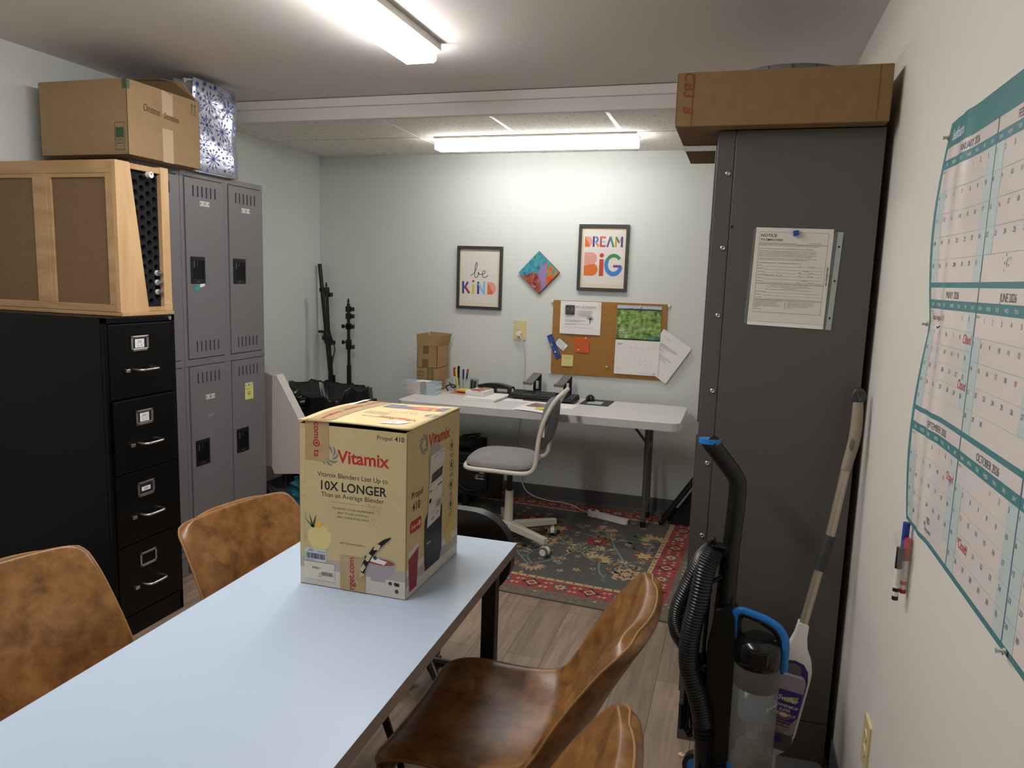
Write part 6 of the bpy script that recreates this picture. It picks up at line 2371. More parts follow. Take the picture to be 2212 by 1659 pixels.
# ================================================================== UPRIGHT VACUUM
def make_vacuum():
    t = thing('vacuum_cleaner', 'black upright vacuum with a blue trimmed clear dust bin beside the charcoal locker', 'vacuum cleaner', (.06, 2.14, 0), radians(-6))
    VB = mat('vacuum_black', '#101011', .33)
    VBG = mat('vacuum_black_gloss', '#151516', .18)
    ox, oy = .06, 2.14

    def X(pts):
        return [(x - ox, y, z) for x, y, z in pts]
    # handle: spine with a bent grip
    sp = MB()
    path = smooth_path(X([(-.045, 0, 1.07), (-.005, 0, 1.025), (.025, 0, .985), (.031, 0, .95), (.029, 0, .86), (.025, 0, .78)]), 5)
    sp.tube(path, .019, 12, flat=1.3)
    path2 = X([(.025, 0, .79), (.02, 0, .60), (.02, .0, .45), (.022, .0, .30), (.03, 0, .12)])
    sp.tube(path2, [.020, .024, .030, .032, .034], 12, flat=1.25)
    sp.build('handle_spine', VB, t)
    tip = MB().tube(X([(-.062, 0, 1.088), (-.045, 0, 1.072)]), [.017, .021], 12, flat=1.3)
    tip2 = MB(); tip2.frame((-.055 - ox, 0, 1.088), (1, 0, 0), (0, 1, 0))
    tip2.prism([(.031 * cos(a), .021 * sin(a)) for a in [2 * pi * i / 24 for i in range(24)]], -.010, .004)
    tip2.build('grip_cap', BLUEPL, t, bevel=.003)
    tip.build('grip_end', VB, t)
    # body shell next to the bin
    b = MB()
    b.frame((-ox, 0, 0), (1, 0, 0), (0, 0, 1))
    b.prism([(-.005, .09), (.085, .09), (.080, .46), (.062, .50), (.055, .59), (.035, .62), (.0, .60), (-.015, .50), (-.005, .30)], -.045, .05)
    b.build('body_shell', VB, t, bevel=.008, seg=3)
    hk = MB()
    hk.box(-.028 - ox, .02 - ox, -.02, .02, .775, .785); hk.box(-.03 - ox, -.018 - ox, -.012, .012, .785, .80)
    hk.build('hose_hook', VB, t, bevel=.003)
    mid = MB()
    mid.tube(X([(.015, -.01, .70), (-.035, -.03, .665), (-.045, -.035, .60)]), .007, 6)
    mid.tube(X([(-.03, -.005, .42), (-.025, -.005, .64)]), .006, 6)
    mid.ball((-.03 - ox, -.005, .645), (.014, .012, .012)); mid.ball((-.02 - ox, -.005, .40), (.013, .012, .013))
    mid.build('cord_hooks', VB, t)
    # dust bin
    bx, by = .125 - ox, -.035
    R = .061
    CL = mat('smoky_clear_bin', '#a9a9a6', .15, alpha=.3, spec=.5)
    m = MB(); m.lathe([(R * .96, .118), (R, .135), (R * 1.02, .375)], (bx, by, .028), 36, cap0=False, cap1=False)
    m.build('clear_bin', CL, t, solid=.002)
    m = MB(); m.lathe([(R * .93, .12), (R * .93, .15), (R * .6, .20), (R * .3, .215)], (bx, by, .028), 28)
    m.build('collected_dust', mat('grey_dust', '#857a6d', .95, var=.2, vscale=60), t)
    m = MB(); m.lathe([(R * .62, .27), (R * .72, .31), (R * .74, .375)], (bx, by, .028), 28)
    m.build('filter_cone', mat('filter_blue', '#7a9cc4', .5), t)
    m = MB(); m.lathe([(R * .3, .13), (R * .3, .30)], (bx, by, .028), 18)
    m.build('centre_tube', mat('bin_tube_grey', '#b5b6b6', .4), t)
    m = MB(); m.lathe([(R * 1.03, .372), (R * 1.05, .385), (R * 1.05, .43), (R * 1.03, .44)], (bx, by, .028), 36)
    m.build('grey_collar', mat('vacuum_grey', '#5c5a58', .4), t)
    m = MB(); m.lathe([(R * 1.05, .44), (R * 1.06, .455), (R * 1.06, .485), (R * 1.0, .505), (R * .6, .52), (.005, .522)], (bx, by, .028), 36)
    m.build('bin_lid', VBG, t)
    m = MB(); m.box(bx - .02, bx + .03, by - R * 1.1, by - R * .8, .483, .528); m.box(bx - .05, bx + .05, by - R * 1.07, by - R * .95, .48, .486)
    m.build('lid_latch', VBG, t, bevel=.004)
    m = MB(); m.lathe([(R * .9, .095), (R * 1.04, .10), (R * 1.05, .12), (R * .99, .126)], (bx, by, .028), 36)
    m.build('blue_base_ring', BLUEPL, t)
    # carry handle arch
    arch = smooth_path(X([(.062, -.03, .50), (.056, -.03, .585), (.068, -.032, .610), (.10, -.034, .607), (.145, -.036, .597), (.177, -.036, .577), (.192, -.036, .54), (.193, -.036, .46)]), 6)
    MB().tube(arch, .0085, 8, flat=1.6).build('carry_handle', BLUEPL, t)
    arch2 = [(x - (.007 if i > len(arch) / 2 else -.007), y, z - .008) for i, (x, y, z) in enumerate(arch)]
    MB().tube(arch2, .007, 8, flat=1.6).build('handle_liner', VB, t)
    tx = MB().frame((bx, by - R * 1.03, 0), (1, 0, 0), (0, 0, 1))
    for s, a in (('p', 18), ('o', 28), ('w', 39), ('e', 50), ('r', 59)):
        aa = radians(a) - pi / 2 + radians(22)
        p = Vector((bx + R * 1.035 * cos(aa), by + R * 1.035 * sin(aa), .353 + .002 * a / 10))
        tn = Vector((-sin(aa), cos(aa), 0))
        q = MB().frame(tuple(p), tuple(tn), (0, 0, 1)); q.text(s, 0, 0, .017, 0, 0, align='CENTER')
        tx.v += q.v; n0 = len(tx.v) - len(q.v); tx.f += [tuple(i + n0 for i in f) for f in q.f]; tx.mi += q.mi; tx.sm += q.sm
    tx.build('bin_lettering', WHITEPL, t)
    # corrugated hose, two strands
    def hose(pts, name, r0=.028):
        P = smooth_path(X(pts), 44)
        R_ = [r0 + (.0018 if i % 4 in (0, 1) else -.0022) for i in range(len(P))]
        MB().tube(P, R_, 14).build(name, mat('hose_black', '#1b1b1d', .3), t)
    hose([(-.015, -.03, .775), (-.035, -.055, .72), (-.048, -.065, .62), (-.062, -.065, .52), (-.060, -.06, .42), (-.028, -.06, .33), (-.006, -.06, .25)], 'hose_front')
    hose([(-.018, -.01, .77), (-.05, .0, .73), (-.085, .01, .64), (-.112, .01, .55), (-.105, .005, .49), (-.072, .0, .45)], 'hose_back')
    c = MB()
    for i in range(4):
        c.cyl((-.012 - ox + .002 * i, -.06, .255 - .012 * i), (-.011 - ox + .002 * i, -.06, .246 - .012 * i), .029, n=20)
    c.cyl((-.012 - ox, -.06, .26), (-.002 - ox, -.06, .20), .026, n=18)
    c.build('hose_collar', VBG, t)
    c = MB(); c.tube(X([(-.005, -.06, .215), (.0, -.06, .12), (.01, -.045, .05)]), [.026, .027, .03], 14)
    c.build('hose_pipe', VBG, t)
    # hanging cord
    cd = MB()
    rnd = random.Random(7)
    for i in range(7):
        x = -.062 + .004 * i; y = .01 + .006 * (i % 3)
        cd.tube(smooth_path(X([(x + .03, y, .44), (x - .01, y, .38), (x - .012 + rnd.uniform(-.006, .006), y, .26), (x + rnd.uniform(-.012, .004), y + .004, .165 + rnd.uniform(-.01, .02)), (x + .014, y, .20), (x + .022, y, .34), (x + .032, y, .44)]), 6), .0042, 6)
    cd.build('power_cord', BLACK, t)
    pl = MB(); pl.tube(X([(-.085, .01, .26), (-.083, .01, .18)]), .008, 8); pl.build('cord_plug', VBG, t)
    # floor head
    h = MB(); h.frame((-ox, 0, 0), (1, 0, 0), (0, 1, 0))
    h.prism(rrect(-.02, .27, -.16, .06, .045, 6), .006, .062)
    h.build('floor_head', VB, t, bevel=.015, seg=3)
    nk = MB(); nk.tube(X([(.06, 0, .06), (.045, 0, .13)]), [.07, .055], 14); nk.build('neck', VB, t)
    for y in (-.14, .05):
        w = MB(); w.cyl((-.03 - ox, y - .012, .045), (-.03 - ox, y + .012, .045), .0445, n=24)
        wo = w.build('wheel', BLACK, t, bevel=.004)
        r = MB(); r.cyl((-.03 - ox, y - .0135, .045), (-.03 - ox, y + .0135, .045), .03, n=20); r.build('wheel_hub', BLUEPL, wo)
    bl = MB(); bl.box(.19 - ox, .23 - ox, -.13, -.06, .058, .068); bl.build('pedal', mat('pedal_blue_clear', '#7c99b8', .2, trans=.4), t, bevel=.004)


make_vacuum()


# ================================================================== SPRAY MOP
def make_mop():
    t = thing('spray_mop', 'white spray mop with purple label bottle leaning in the corner behind the vacuum', 'mop', (.20, 2.27, 0))
    ox, oy = .20, 2.27

    def X(pts):
        return [(x - ox, y - oy, z) for x, y, z in pts]
    CH = mat('champagne_tube', '#c0b4a3', .35, metal=.7)
    GR = mat('mop_grip_taupe', '#938878', .45)
    WH = mat('mop_white', '#e8e4dd', .35)
    # axis from the joint up to the wall
    p_neck = (.250, 2.263, .525); p_grip0 = (.281, 2.278, .70); p_grip1 = (.304, 2.289, .806); p_j = (.329, 2.30, 1.005); p_el = (.3445, 2.305, 1.09); p_top = (.347, 2.315, 1.205)
    MB().tube(X([p_neck, p_grip0]), .0128, 14).build('lower_tube', CH, t)
    MB().tube(X([p_grip0, p_grip1]), .0165, 14).build('foam_grip', mat('mop_grip_charcoal', '#383839', .6), t)
    MB().tube(X([p_grip1, p_j]), .0132, 14).build('upper_tube', CH, t)
    hpath = smooth_path(X([p_j, p_el, (.348, 2.31, 1.15), p_top]), 6)
    MB().tube(hpath, [.0125 + .0025 * sin(pi * i / (len(hpath) - 1)) for i in range(len(hpath))], 14, flat=1.1).build('grip_handle', GR, t)
    lp = MB()
    c = Vector((.347 - ox, 2.316 - oy, 1.222))
    lp.tube([(c.x + .0115 * cos(a), c.y, c.z + .017 * sin(a)) for a in [2 * pi * k / 20 for k in range(20)]], .0055, 8, closed=True, flat=1.6)
    lp.build('hanging_loop', mat('loop_dark', '#3a3a3c', .5), t)
    bt = MB(); bt.ball((.337 - ox, 2.288 - oy, 1.085), (.006, .004, .018)); bt.build('spray_trigger', mat('trigger_grey', '#6f6a63', .4), t)
    # white head in a tilted frame
    up = (Vector(p_neck) - Vector((.192, 2.235, .12))).normalized()
    rt = Vector((1, 0, 0)); rt = (rt - up * rt.dot(up)).normalized()
    o = Vector((.192 - ox, 2.235 - oy, .12))
    L = (Vector(p_neck) - Vector((.192, 2.235, .12))).length
    m = MB().frame(tuple(o), tuple(rt), tuple(up))
    prof = [(.014, L + .01), (.017, L - .03), (.026, L - .065), (.044, L - .095), (.053, L - .13), (.054, L - .16), (.050, .08), (.042, .035), (.025, .012), (.012, 0)]
    out = [(-x, y) for x, y in prof] + [(x, y) for x, y in reversed(prof)]
    m.prism(out, -.022, .016)
    m.build('white_head', WH, t, bevel=.006, seg=3)
    d = MB().frame(tuple(o), tuple(rt), tuple(up))
    inn = [(-.026, L - .11), (-.042, L - .13), (-.048, L - .16), (-.044, .08), (-.036, .04), (.036, .04), (.044, .08), (.048, L - .16), (.042, L - .13), (.026, L - .11), (0, L - .105)]
    d.poly(inn, .0166, 0)
    d.build('bottle_bay', mat('bay_purple', '#2a2568', .4), t)
    cl = MB().frame(tuple(o), tuple(rt), tuple(up)); cl.prism(rrect(-.023, .023, L - .175, L - .115, .02, 5), .017, .024)
    cl.build('bay_clip', mat('clip_grey', '#5b5a60', .4), t)
    b = MB().frame(tuple(o), tuple(rt), tuple(up))
    b.prism(rrect(-.040, .040, .085, L - .145, .016, 5), .012, .042)
    bo = b.build('bottle', mat('bottle_lilac', '#a49ba8', .3), t, bevel=.006, seg=3)
    bl = MB().frame(tuple(o), tuple(rt), tuple(up)); z = .0426
    top = L - .19
    bl.rect(-.039, .039, .125, top, z, 0)
    bl.poly([(-.039, top - .095), (.028, top - .095), (.039, top - .075), (.039, top), (-.039, top)], z + .0003, 1)
    bl.rect(-.030, .025, top - .113, top - .097, z + .0006, 2)
    bl.poly([(-.012, top - .022), (.03, top - .012), (.026, top - .030), (-.006, top - .036)], z + .0006, 5)
    bl.text('Swiffer', 0, top - .033, .021, z + .0009, 3, align='CENTER', shear=.25, bold=.02, rot=radians(-3))
    for i, (s, sz) in enumerate((('POWERMOP', .0125), ('SUPER', .0115), ('VADROUILLE', .0115))):
        bl.text(s, 0, top - .052 - .0125 * i, sz, z + .0009, 3, align='CENTER', bold=.012)
    bl.text('WOOD | BOIS', -.002, top - .109, .009, z + .0009, 4, align='CENTER', bold=.01)
    for i, s in enumerate(('QUICK-DRY', 'RESIDUE', 'REMOVES DIRT', 'SECHAGE RAPIDE')):
        bl.text(s, 0, top - .124 - .009 * i, .0075, z + .0006, 2, align='CENTER')
    bl.disc((0, .142), .024, z + .0005, 18, 6, .55); bl.disc((0, .144), .012, z + .0008, 14, 3, .5)
    bl.build('bottle_label', [mat('label_taupe', '#b8a393', .5), mat('label_purple', '#3a2f83', .4), mat('label_brown', '#5a4038', .5), WHITEPL, mat('label_cream', '#d8c8b4', .5), mat('label_green', '#9fb04a', .5), mat('label_wood_red', '#8a5a4a', .5)], bo)
    f = MB().frame(tuple(o), tuple(rt), tuple(up)); f.prism(rrect(-.041, .041, .03, .09, .02, 5), .005, .036)
    f.build('bottle_socket', mat('socket_taupe', '#5d544c', .45), t, bevel=.006)
    f = MB().frame(tuple(o), tuple(rt), tuple(up)); f.disc((.0, .062), .0105, .0372, 18, 0)
    f.build('release_button', mat('button_purple', '#33298a', .35), t)
    MB().tube(X([(.192, 2.235, .125), (.19, 2.235, .05)]), .014, 10).build('joint', WH, t)
    pd = MB(); pd.prism(rrect(-.15, .15, -.05, .05, .02, 4), .002, .022)
    pd.build('mop_pad', mat('mop_pad_white', '#cfcac4', .9, var=.1, vscale=60), t, loc=(.01, .03, 0), rz=radians(3))
    pd = MB(); pd.prism(rrect(-.14, .14, -.045, .045, .02, 4), .022, .04)
    pd.build('pad_holder', mat('pad_holder_grey', '#5b5a5c', .5), t, loc=(.01, .03, 0), rz=radians(3), bevel=.004)


make_mop()


# ================================================================== YEAR CALENDAR ON THE RIGHT WALL
def make_year_calendar():
    TEAL = mat('calendar_teal', '#4f8488', .4)
    PAGE = mat('calendar_page', '#e4dad4', .2)
    WKND = mat('calendar_weekend', '#c6d3d0', .3)
    NUM = mat('calendar_number', '#63626a', .5)
    RNUM = mat('calendar_red_number', '#c0505a', .5)
    HW = mat('dry_erase_black', '#1c1924', .5)
    RM = mat('dry_erase_red', '#cf3d4a', .5)
    BLN = mat('calendar_blue_line', '#56748c', .4)
    W, H = 1.215, .826
    Y0, Z1 = 1.738, 1.866
    t = thing('year_calendar', 'large glossy teal and white 2026 year planner pinned on the cream wall', 'calendar', (XR, Y0, Z1))

    def wave(s, tt):
        a = math.exp(-s / .07)
        up = abs(sin(pi * min(1, tt / .405))) if tt < .405 else abs(sin(pi * (tt - .405) / .45)) * (1 if tt < .855 else .4)
        b = .011 * math.exp(-((s - .055) / .03) ** 2) * (.5 + .5 * up)
        c = .004 * math.exp(-((s - .12) / .03) ** 2)
        return .003 + .015 * a * up + b * .35 + c

    def warp(p):
        s, d, z = p
        return (-wave(s, -d) - z, -s, d)
    page = MB()
    ns, nt_ = 110, 44
    sm = [0.0]
    for i in range(60):
        sm.append(.3 * (i + 1) / 60)
    for i in range(25):
        sm.append(.3 + (W - .3) * (i + 1) / 25)

    def strip(m, x0, x1, y0, y1, z, mi):
        xs = sorted(set([x0, x1] + [q for q in sm if x0 < q < x1]))
        ny = max(1, int((y1 - y0) / .03))
        for k in range(ny):
            a = y0 + (y1 - y0) * k / ny; b = y0 + (y1 - y0) * (k + 1) / ny
            vs = []
            for q in xs:
                vs += [(q, a, z), (q, b, z)]
            m.add(vs, [(2 * i, 2 * i + 2, 2 * i + 3, 2 * i + 1) for i in range(len(xs) - 1)], mi, True)
    strip(page, 0, W, -H, 0, 0, 0)
    page.build('sheet', PAGE, t, warp=warp)
    q = MB()
    z = .0003
    bw = .012
    strip(q, 0, bw, -H, -.052, z, 0)
    strip(q, 0, W, -.052, 0, z, 0)
    strip(q, 0, W, -H, -H + .010, z, 0); strip(q, W - bw, W, -H, 0, z, 0)
    cw = (W - 2 * bw) / 4
    rows = [(-.052, -.318), (-.328, -.573), (-.583, -H + .010)]
    dn = ['SUN', 'MON', 'TUE', 'WED', 'THU', 'FRI', 'SAT']
    mn = ['JANUARY', 'FEBRUARY', 'MARCH', 'APRIL', 'MAY', 'JUNE', 'JULY', 'AUGUST', 'SEPTEMBER', 'OCTOBER', 'NOVEMBER', 'DECEMBER']
    x = MB()
    z3 = .0006
    red = {(1, 1), (1, 19), (2, 16), (5, 25), (6, 19), (7, 3), (9, 7), (10, 12), (11, 11), (12, 25)}
    for r in range(3):
        yt, yb = rows[r]
        if r:
            strip(q, bw, W - bw, yt, yt + .010, z, 0)
        strip(q, bw, W - bw, yt - .042, yt - .024, z, 0)
        for c in range(4):
            mth = r * 4 + c + 1
            xa = bw + c * cw
            if c:
                strip(q, xa - .0022, xa + .0022, yb, yt, z + .0001, 2)
            if c < 3:
                x.text('%s 2026' % mn[mth - 1], xa + cw / 2, yt - .0205, .019, z3, 0, align='CENTER', sx=.85)
                for d in range(7):
                    x.text(dn[d], xa + cw * (d + .5) / 7, yt - .0365, .009, z3, 1, align='CENTER')
            weeks = _cal.Calendar(6).monthdayscalendar(2026, mth)
            hh = (yt - .042 - yb) / max(5, len(weeks))
            first = weeks[0]
            for d in (0, 6):
                for wi, wk in enumerate(weeks):
                    if wk[d]:
                        strip(q, xa + cw * d / 7, xa + cw * (d + 1) / 7, yt - .042 - hh * (wi + 1), yt - .042 - hh * wi, z, 1)
            for wi in range(1, max(5, len(weeks))):
                strip(q, xa, xa + cw, yt - .042 - hh * wi - .0003, yt - .042 - hh * wi + .0003, z + .0001, 3)
            for wi, wk in enumerate(weeks):
                for d, day in enumerate(wk):
                    if day and c < 3:
                        x.text(str(day), xa + cw * d / 7 + .004, yt - .042 - hh * wi - .0155, .0118, z3, 2 if (mth, day) in red else 0)
            x.text('NOTES', xa + (.004 if not first[0] else cw * 5.1 / 7), yt - .05 if not first[0] else yb + .012, .006, z3, 0)
    q.build('printed_bands', [TEAL, WKND, BLN, mat('calendar_rule', '#9aa3a0', .5)], t, warp=warp)
    x.build('dates', [NUM, WHITEP, RNUM], t, warp=warp)
    hwm = MB()
    for (s_, a, b, sz, mi) in (('Closed', .252, -.425, .024, 1), ('Closed', .252, -.505, .024, 1), ('Closed', .250, -.672, .022, 1), ('Closed', .365, -.762, .024, 1), ('Todos August 11-13', .030, -.392, .016, 0), ('TBD:', .155, -.785, .016, 0), ('long event', .15, -.803, .014, 0)):
        hwm.text(s_, a, b, sz, z3 + .0001, mi, shear=.2, sx=.72)
    hwm.stroke([(.03, -.406), (.045, -.4035), (.055, -.406)], .003, z3, 0); hwm.stroke([(.068, -.406), (.078, -.4075), (.095, -.403)], .003, z3, 0)
    rnd = random.Random(2)
    hwm.build('handwriting', [HW, RM], t, warp=warp)
    hd = MB()
    hd.text('Seafoams', .035, -.040, .03, z3, 0, bold=.015, sx=.75)
    hd.build('faded_title', mat('title_white', '#dfe6e4', .4), t, warp=warp)
    sg = MB(); [sg.disc((.43 + .02 * cos(i * 2.4) * (i / 9), -.288 + .018 * sin(i * 2.4) * (i / 9)), .0035 - .0002 * i, z3 + .00002 * i, 9, 0) for i in range(10)]
    sg.build('erased_smudge', mat('smudge_grey', '#cfc6be', .5), t, warp=warp)


make_year_calendar()


def clear_pin(label, y, z):
    t = thing('push_pin', label, 'push pin', (XR, y, z), 0, 'clear push pins in the year planner')
    CLP = mat('clear_pin_plastic', '#dcdad2', .15, trans=.5)
    MB().cyl((0, 0, 0), (-.012, 0, 0), .001, n=6).build('needle', CHROME, t)
    b = MB(); b.cyl((-.006, 0, 0), (-.009, 0, 0), .005, n=12); b.cyl((-.009, 0, 0), (-.017, 0, 0), .0025, .004, n=10)
    b.build('grip', CLP, t)


clear_pin('clear push pin at the top near corner of the year planner', 1.735, 1.838)
clear_pin('clear push pin halfway down the near edge of the year planner', 1.742, 1.462)
clear_pin('clear push pin in the bottom edge of the year planner', 1.105, 1.047)


# ---- pouch of dry erase markers
def make_markers():
    PL = mat('clear_pouch_film', '#e6e6e2', .08, alpha=.16, spec=.6)
    t = thing('marker_pouch', 'clear plastic pouch of dry erase markers hanging below the year planner', 'pouch', (XR - .002, 1.69, .967))
    m = MB()
    m.add([(0, -.032, .055), (0, .035, .055), (0, .03, -.06), (0, .005, -.078), (0, -.028, -.062)], [(0, 1, 2, 3, 4)])
    m.add([(-.03, -.03, .045), (-.03, .033, .045), (-.026, .028, -.05), (-.012, .003, -.075), (-.026, -.026, -.055)], [(4, 3, 2, 1, 0)])
    m.add([(0, .035, .055), (-.03, .033, .045), (-.026, .028, -.05), (0, .03, -.06)], [(0, 1, 2, 3)])
    m.add([(0, -.032, .055), (-.03, -.03, .045), (-.026, -.026, -.055), (0, -.028, -.062)], [(3, 2, 1, 0)])
    m.build('film', PL, t)
    for nm, lb, hx, y, x, zt, L, lean in (('marker_pen', 'blue capped dry erase marker tallest in the clear pouch', '#23409a', 1.742, -.013, 1.015, .135, .012), ('marker_pen', 'red capped dry erase marker against the wall in the clear pouch', '#b93038', 1.728, -.0095, .985, .12, .006), ('marker_pen', 'black capped dry erase marker at the front of the clear pouch', '#1b1c1e', 1.722, -.024, .965, .115, .0)):
        q = thing(nm, lb, 'marker', (XR + x, y - .045, zt + .027 - L), 0, 'dry erase markers in the pouch')
        r = .0062
        d = Vector((.0, -lean * 0.5, 1)).normalized()
        C_ = mat('marker_' + hx[1:], hx, .35)
        MB().cyl((0, 0, 0), tuple(d * (L * .62)), r, n=14).build('barrel', WHITEPL, q)
        MB().cyl(tuple(d * (L * .60)), tuple(d * L), r * 1.12, n=14).build('cap', C_, q)
        MB().cyl((0, 0, -.001), (0, 0, .008), r * 1.02, n=14).build('end_plug', C_, q)
        MB().cyl(tuple(d * .018), tuple(d * .026), r * 1.03, n=14).build('colour_band', C_, q)


make_markers()


# ================================================================== BACK LEFT CORNER
BAGM = mat('black_bin_liner', '#101012', .26, bump=.7, bscale=20, spec=.6)


def make_bin():
    t = thing('trash_bin', 'large black rectangular bin with a black plastic liner in the back corner', 'trash bin', (-2.605, 4.37, 0), radians(-4))
    b = MB()
    vs = []
    w0, d0, w1, d1, h = .17, .16, .215, .205, .67
    for (w, d, z) in ((w0, d0, 0), (w1, d1, h)):
        vs += [(-w, -d, z), (w, -d, z), (w, d, z), (-w, d, z)]
    b.add(vs, [(3, 2, 1, 0), (0, 1, 5, 4), (1, 2, 6, 5), (2, 3, 7, 6), (3, 0, 4, 7)])
    b.build('bin_body', BLACK, t, bevel=.012)
    r = MB()
    r.box(-w1 - .012, w1 + .012, -d1 - .012, -d1 + .003, h - .028, h); r.box(-w1 - .012, w1 + .012, d1 - .003, d1 + .012, h - .028, h)
    r.box(-w1 - .012, -w1 + .003, -d1, d1, h - .028, h); r.box(w1 - .003, w1 + .012, -d1, d1, h - .028, h)
    r.build('rim', mat('bin_rim', '#1d1d1e', .35), t, bevel=.004)
    l = MB()
    rnd = random.Random(3)
    ph = [rnd.uniform(0, 6.28) for _ in range(12)]

    def liner(u, v):
        a = 2 * pi * u
        ex = (abs(cos(a)) ** .5) * (1 if cos(a) > 0 else -1); ey = (abs(sin(a)) ** .5) * (1 if sin(a) > 0 else -1)
        wr = .5 * sin(4 * a + ph[0] + 2 * v) + .35 * sin(9 * a + ph[1] - 4 * v) + .25 * sin(16 * a + ph[2] + 6 * v) + .15 * sin(27 * a + ph[3])
        lump = .085 * math.exp(-((a - 3.7) / .7) ** 2) + .075 * math.exp(-((a - 5.95) / .38) ** 2) + .05 * math.exp(-((a - .3) / .5) ** 2) + .05 * math.exp(-((a - 2.2) / .8) ** 2)
        drop = .11 + .05 * sin(3 * a + 1) + .06 * math.exp(-((a - 3.9) / .5) ** 2)
        if v < .5:
            k = v / .5
            z = h - drop * (1 - k) + (.05 + lump) * k ** 1.5 + .012 * wr * (.4 + k)
            s = 1.06 + .07 * sin(pi * k * .8) + .012 * wr
        else:
            k = (v - .5) / .5
            z = h + (.05 + lump) * (1 - k) ** 1.3 - .05 * k + .016 * wr * (1 - .5 * k)
            s = 1.101 - .45 * k + .014 * wr
        return (w1 * ex * s, d1 * ey * s, z)
    l.grid(liner, 140, 26)
    l.build('bag_liner', BAGM, t)
    f = MB()
    f.grid(lambda u, v: ((2 * u - 1) * w1 * .92, (2 * v - 1) * d1 * .92, h - .05 + .03 * sin(9 * u + 4 * v) + .02 * sin(17 * v - 5 * u)), 24, 20)
    f.build('bag_contents', BAGM, t)
    k = MB()
    k.grid(lambda u, v: (-.12 + (.015 + .085 * v) * cos(2 * pi * u), -.25 - .03 * sin(pi * v) - .012 * v * cos(2 * pi * u * 9), h + .015 + (.012 + .07 * v) * sin(2 * pi * u) + .01 * v * sin(2 * pi * u * 7)), 96, 8)
    k.build('gathered_knot', BAGM, t)


make_bin()


def light_stand(label, loc, top, lean, knobs):
    t = thing('light_stand', label, 'light stand', loc, 0, 'black light stands in the corner')
    d = Vector((lean[0], lean[1], 1)).normalized()
    P = lambda z: tuple(d * (z / d.z))
    m = MB(); m.tube([P(.02), P(top * .66)], .0165, 10); m.build('lower_tube', BLACK, t)
    m = MB(); m.tube([P(top * .6), P(top)], .0115, 10); m.build('upper_tube', BLACK, t)
    for k in range(3):
        a = 2 * pi * k / 3 + .5
        q = Vector(P(top * .56)); e = Vector(P(.02)) + Vector((.035 * cos(a), .035 * sin(a), 0))
        MB().tube([tuple(q + Vector((.022 * cos(a), .022 * sin(a), 0))), tuple(e)], .008, 6).build('folded_leg', BLACK, t)
    for z, sd in knobs:
        q = Vector(P(z))
        c = MB(); c.cyl(tuple(q - d * .02), tuple(q + d * .02), .021, n=12)
        c.cyl(tuple(q), (q.x + sd * .04, q.y - .01, q.z), .006, n=8)
        c.box(q.x + sd * .036, q.x + sd * .046, q.y - .02, q.y + .005, q.z - .014, q.z + .014)
        c.build('clamp_knob', BLACK, t)
    q = Vector(P(top))
    s = MB(); s.cyl(tuple(q), tuple(q + d * .035), .006, n=8); s.cyl(tuple(q + d * .012), tuple(q + d * .016), .014, n=10)
    s.build('spigot', BLACK, t)
    return t


SX, SY = -2.72, 4.70
light_stand('black folded light stand nearest the desk standing upright behind the bin', (-2.665, 4.735, 0), 1.31, (-.012, -.0), ((1.27, 1), (1.22, 1), (1.145, -1), (1.145, 1), (1.03, -1), (1.0, 1)))
light_stand('black folded light stand beside the taller pole behind the bin', (-2.735, 4.66, 0), 1.42, (-.055, -.0), ((1.40, -1), (1.37, 1), (1.06, -1), (1.03, 1)))
pl = thing('background_pole', 'tallest plain black pole leaning into the back corner behind the bin', 'pole', (-2.80, 4.82, 0))
MB().tube([(0, 0, .005), (-.165, .0, 1.585)], .0145, 10).build('pole', BLACK, pl)
c = MB(); c.tube([(-.09, .0, 1.09), (-.17, -.01, 1.09)], .010, 8); c.ball((-.105, .0, 1.06), (.03, .03, .07))
c.build('clamp', BLACK, pl)
c = MB(); c.tube(smooth_path([(-.06, -.01, 1.05), (-.03, -.02, .97), (-.045, -.02, .9), (-.05, -.02, .86)], 5), .004, 6)
c.build('strap', BLACK, pl)


def make_wedge():
    t = thing('foam_wedge', 'white quilted fabric wedge propped beside the grey lockers', 'cushion', (-2.61, 3.80, .0092))
    FAB = mat('white_quilted_fabric', '#dad1cb', .85, bump=.5, bscale=260, spec=.15, stretch=(1, 1, 2.2))
    FAB2 = mat('grey_wedge_side', '#a9a8a2', .85, bump=.3, bscale=200, spec=.15)
    b = MB().frame((0, 0, 0), (1, 0, 0), (0, 0, 1))
    out = [(-.01, .30), (.31, .335), (.325, .37), (.17, .64), (.012, .905), (-.015, .90), (-.025, .34)]
    b.prism(out, -.01, .06, 0)
    b.build('quilted_face', FAB, t, bevel=.012, seg=3)
    s = MB()
    s.add([(-.026, -.055, .33), (-.026, .05, .28), (-.30, .10, .36), (-.30, -.02, .36), (-.012, -.055, .90), (-.012, .05, .90), (-.26, .10, .97), (-.26, -.02, .97)],
          [(0, 3, 7, 4), (4, 7, 6, 5), (1, 0, 4, 5), (3, 2, 6, 7), (2, 1, 5, 6), (0, 1, 2, 3)])
    s.build('grey_side', FAB2, t, bevel=.01)
    p = MB()
    for x, y in ((-.24, .03), (.0, .03), (.22, -.02)):
        p.tube([(x, y, .0), (x, y, .37)], .012, 8)
    p.build('support_leg', mat('dark_leg', '#1e1c1b', .6), t)


make_wedge()


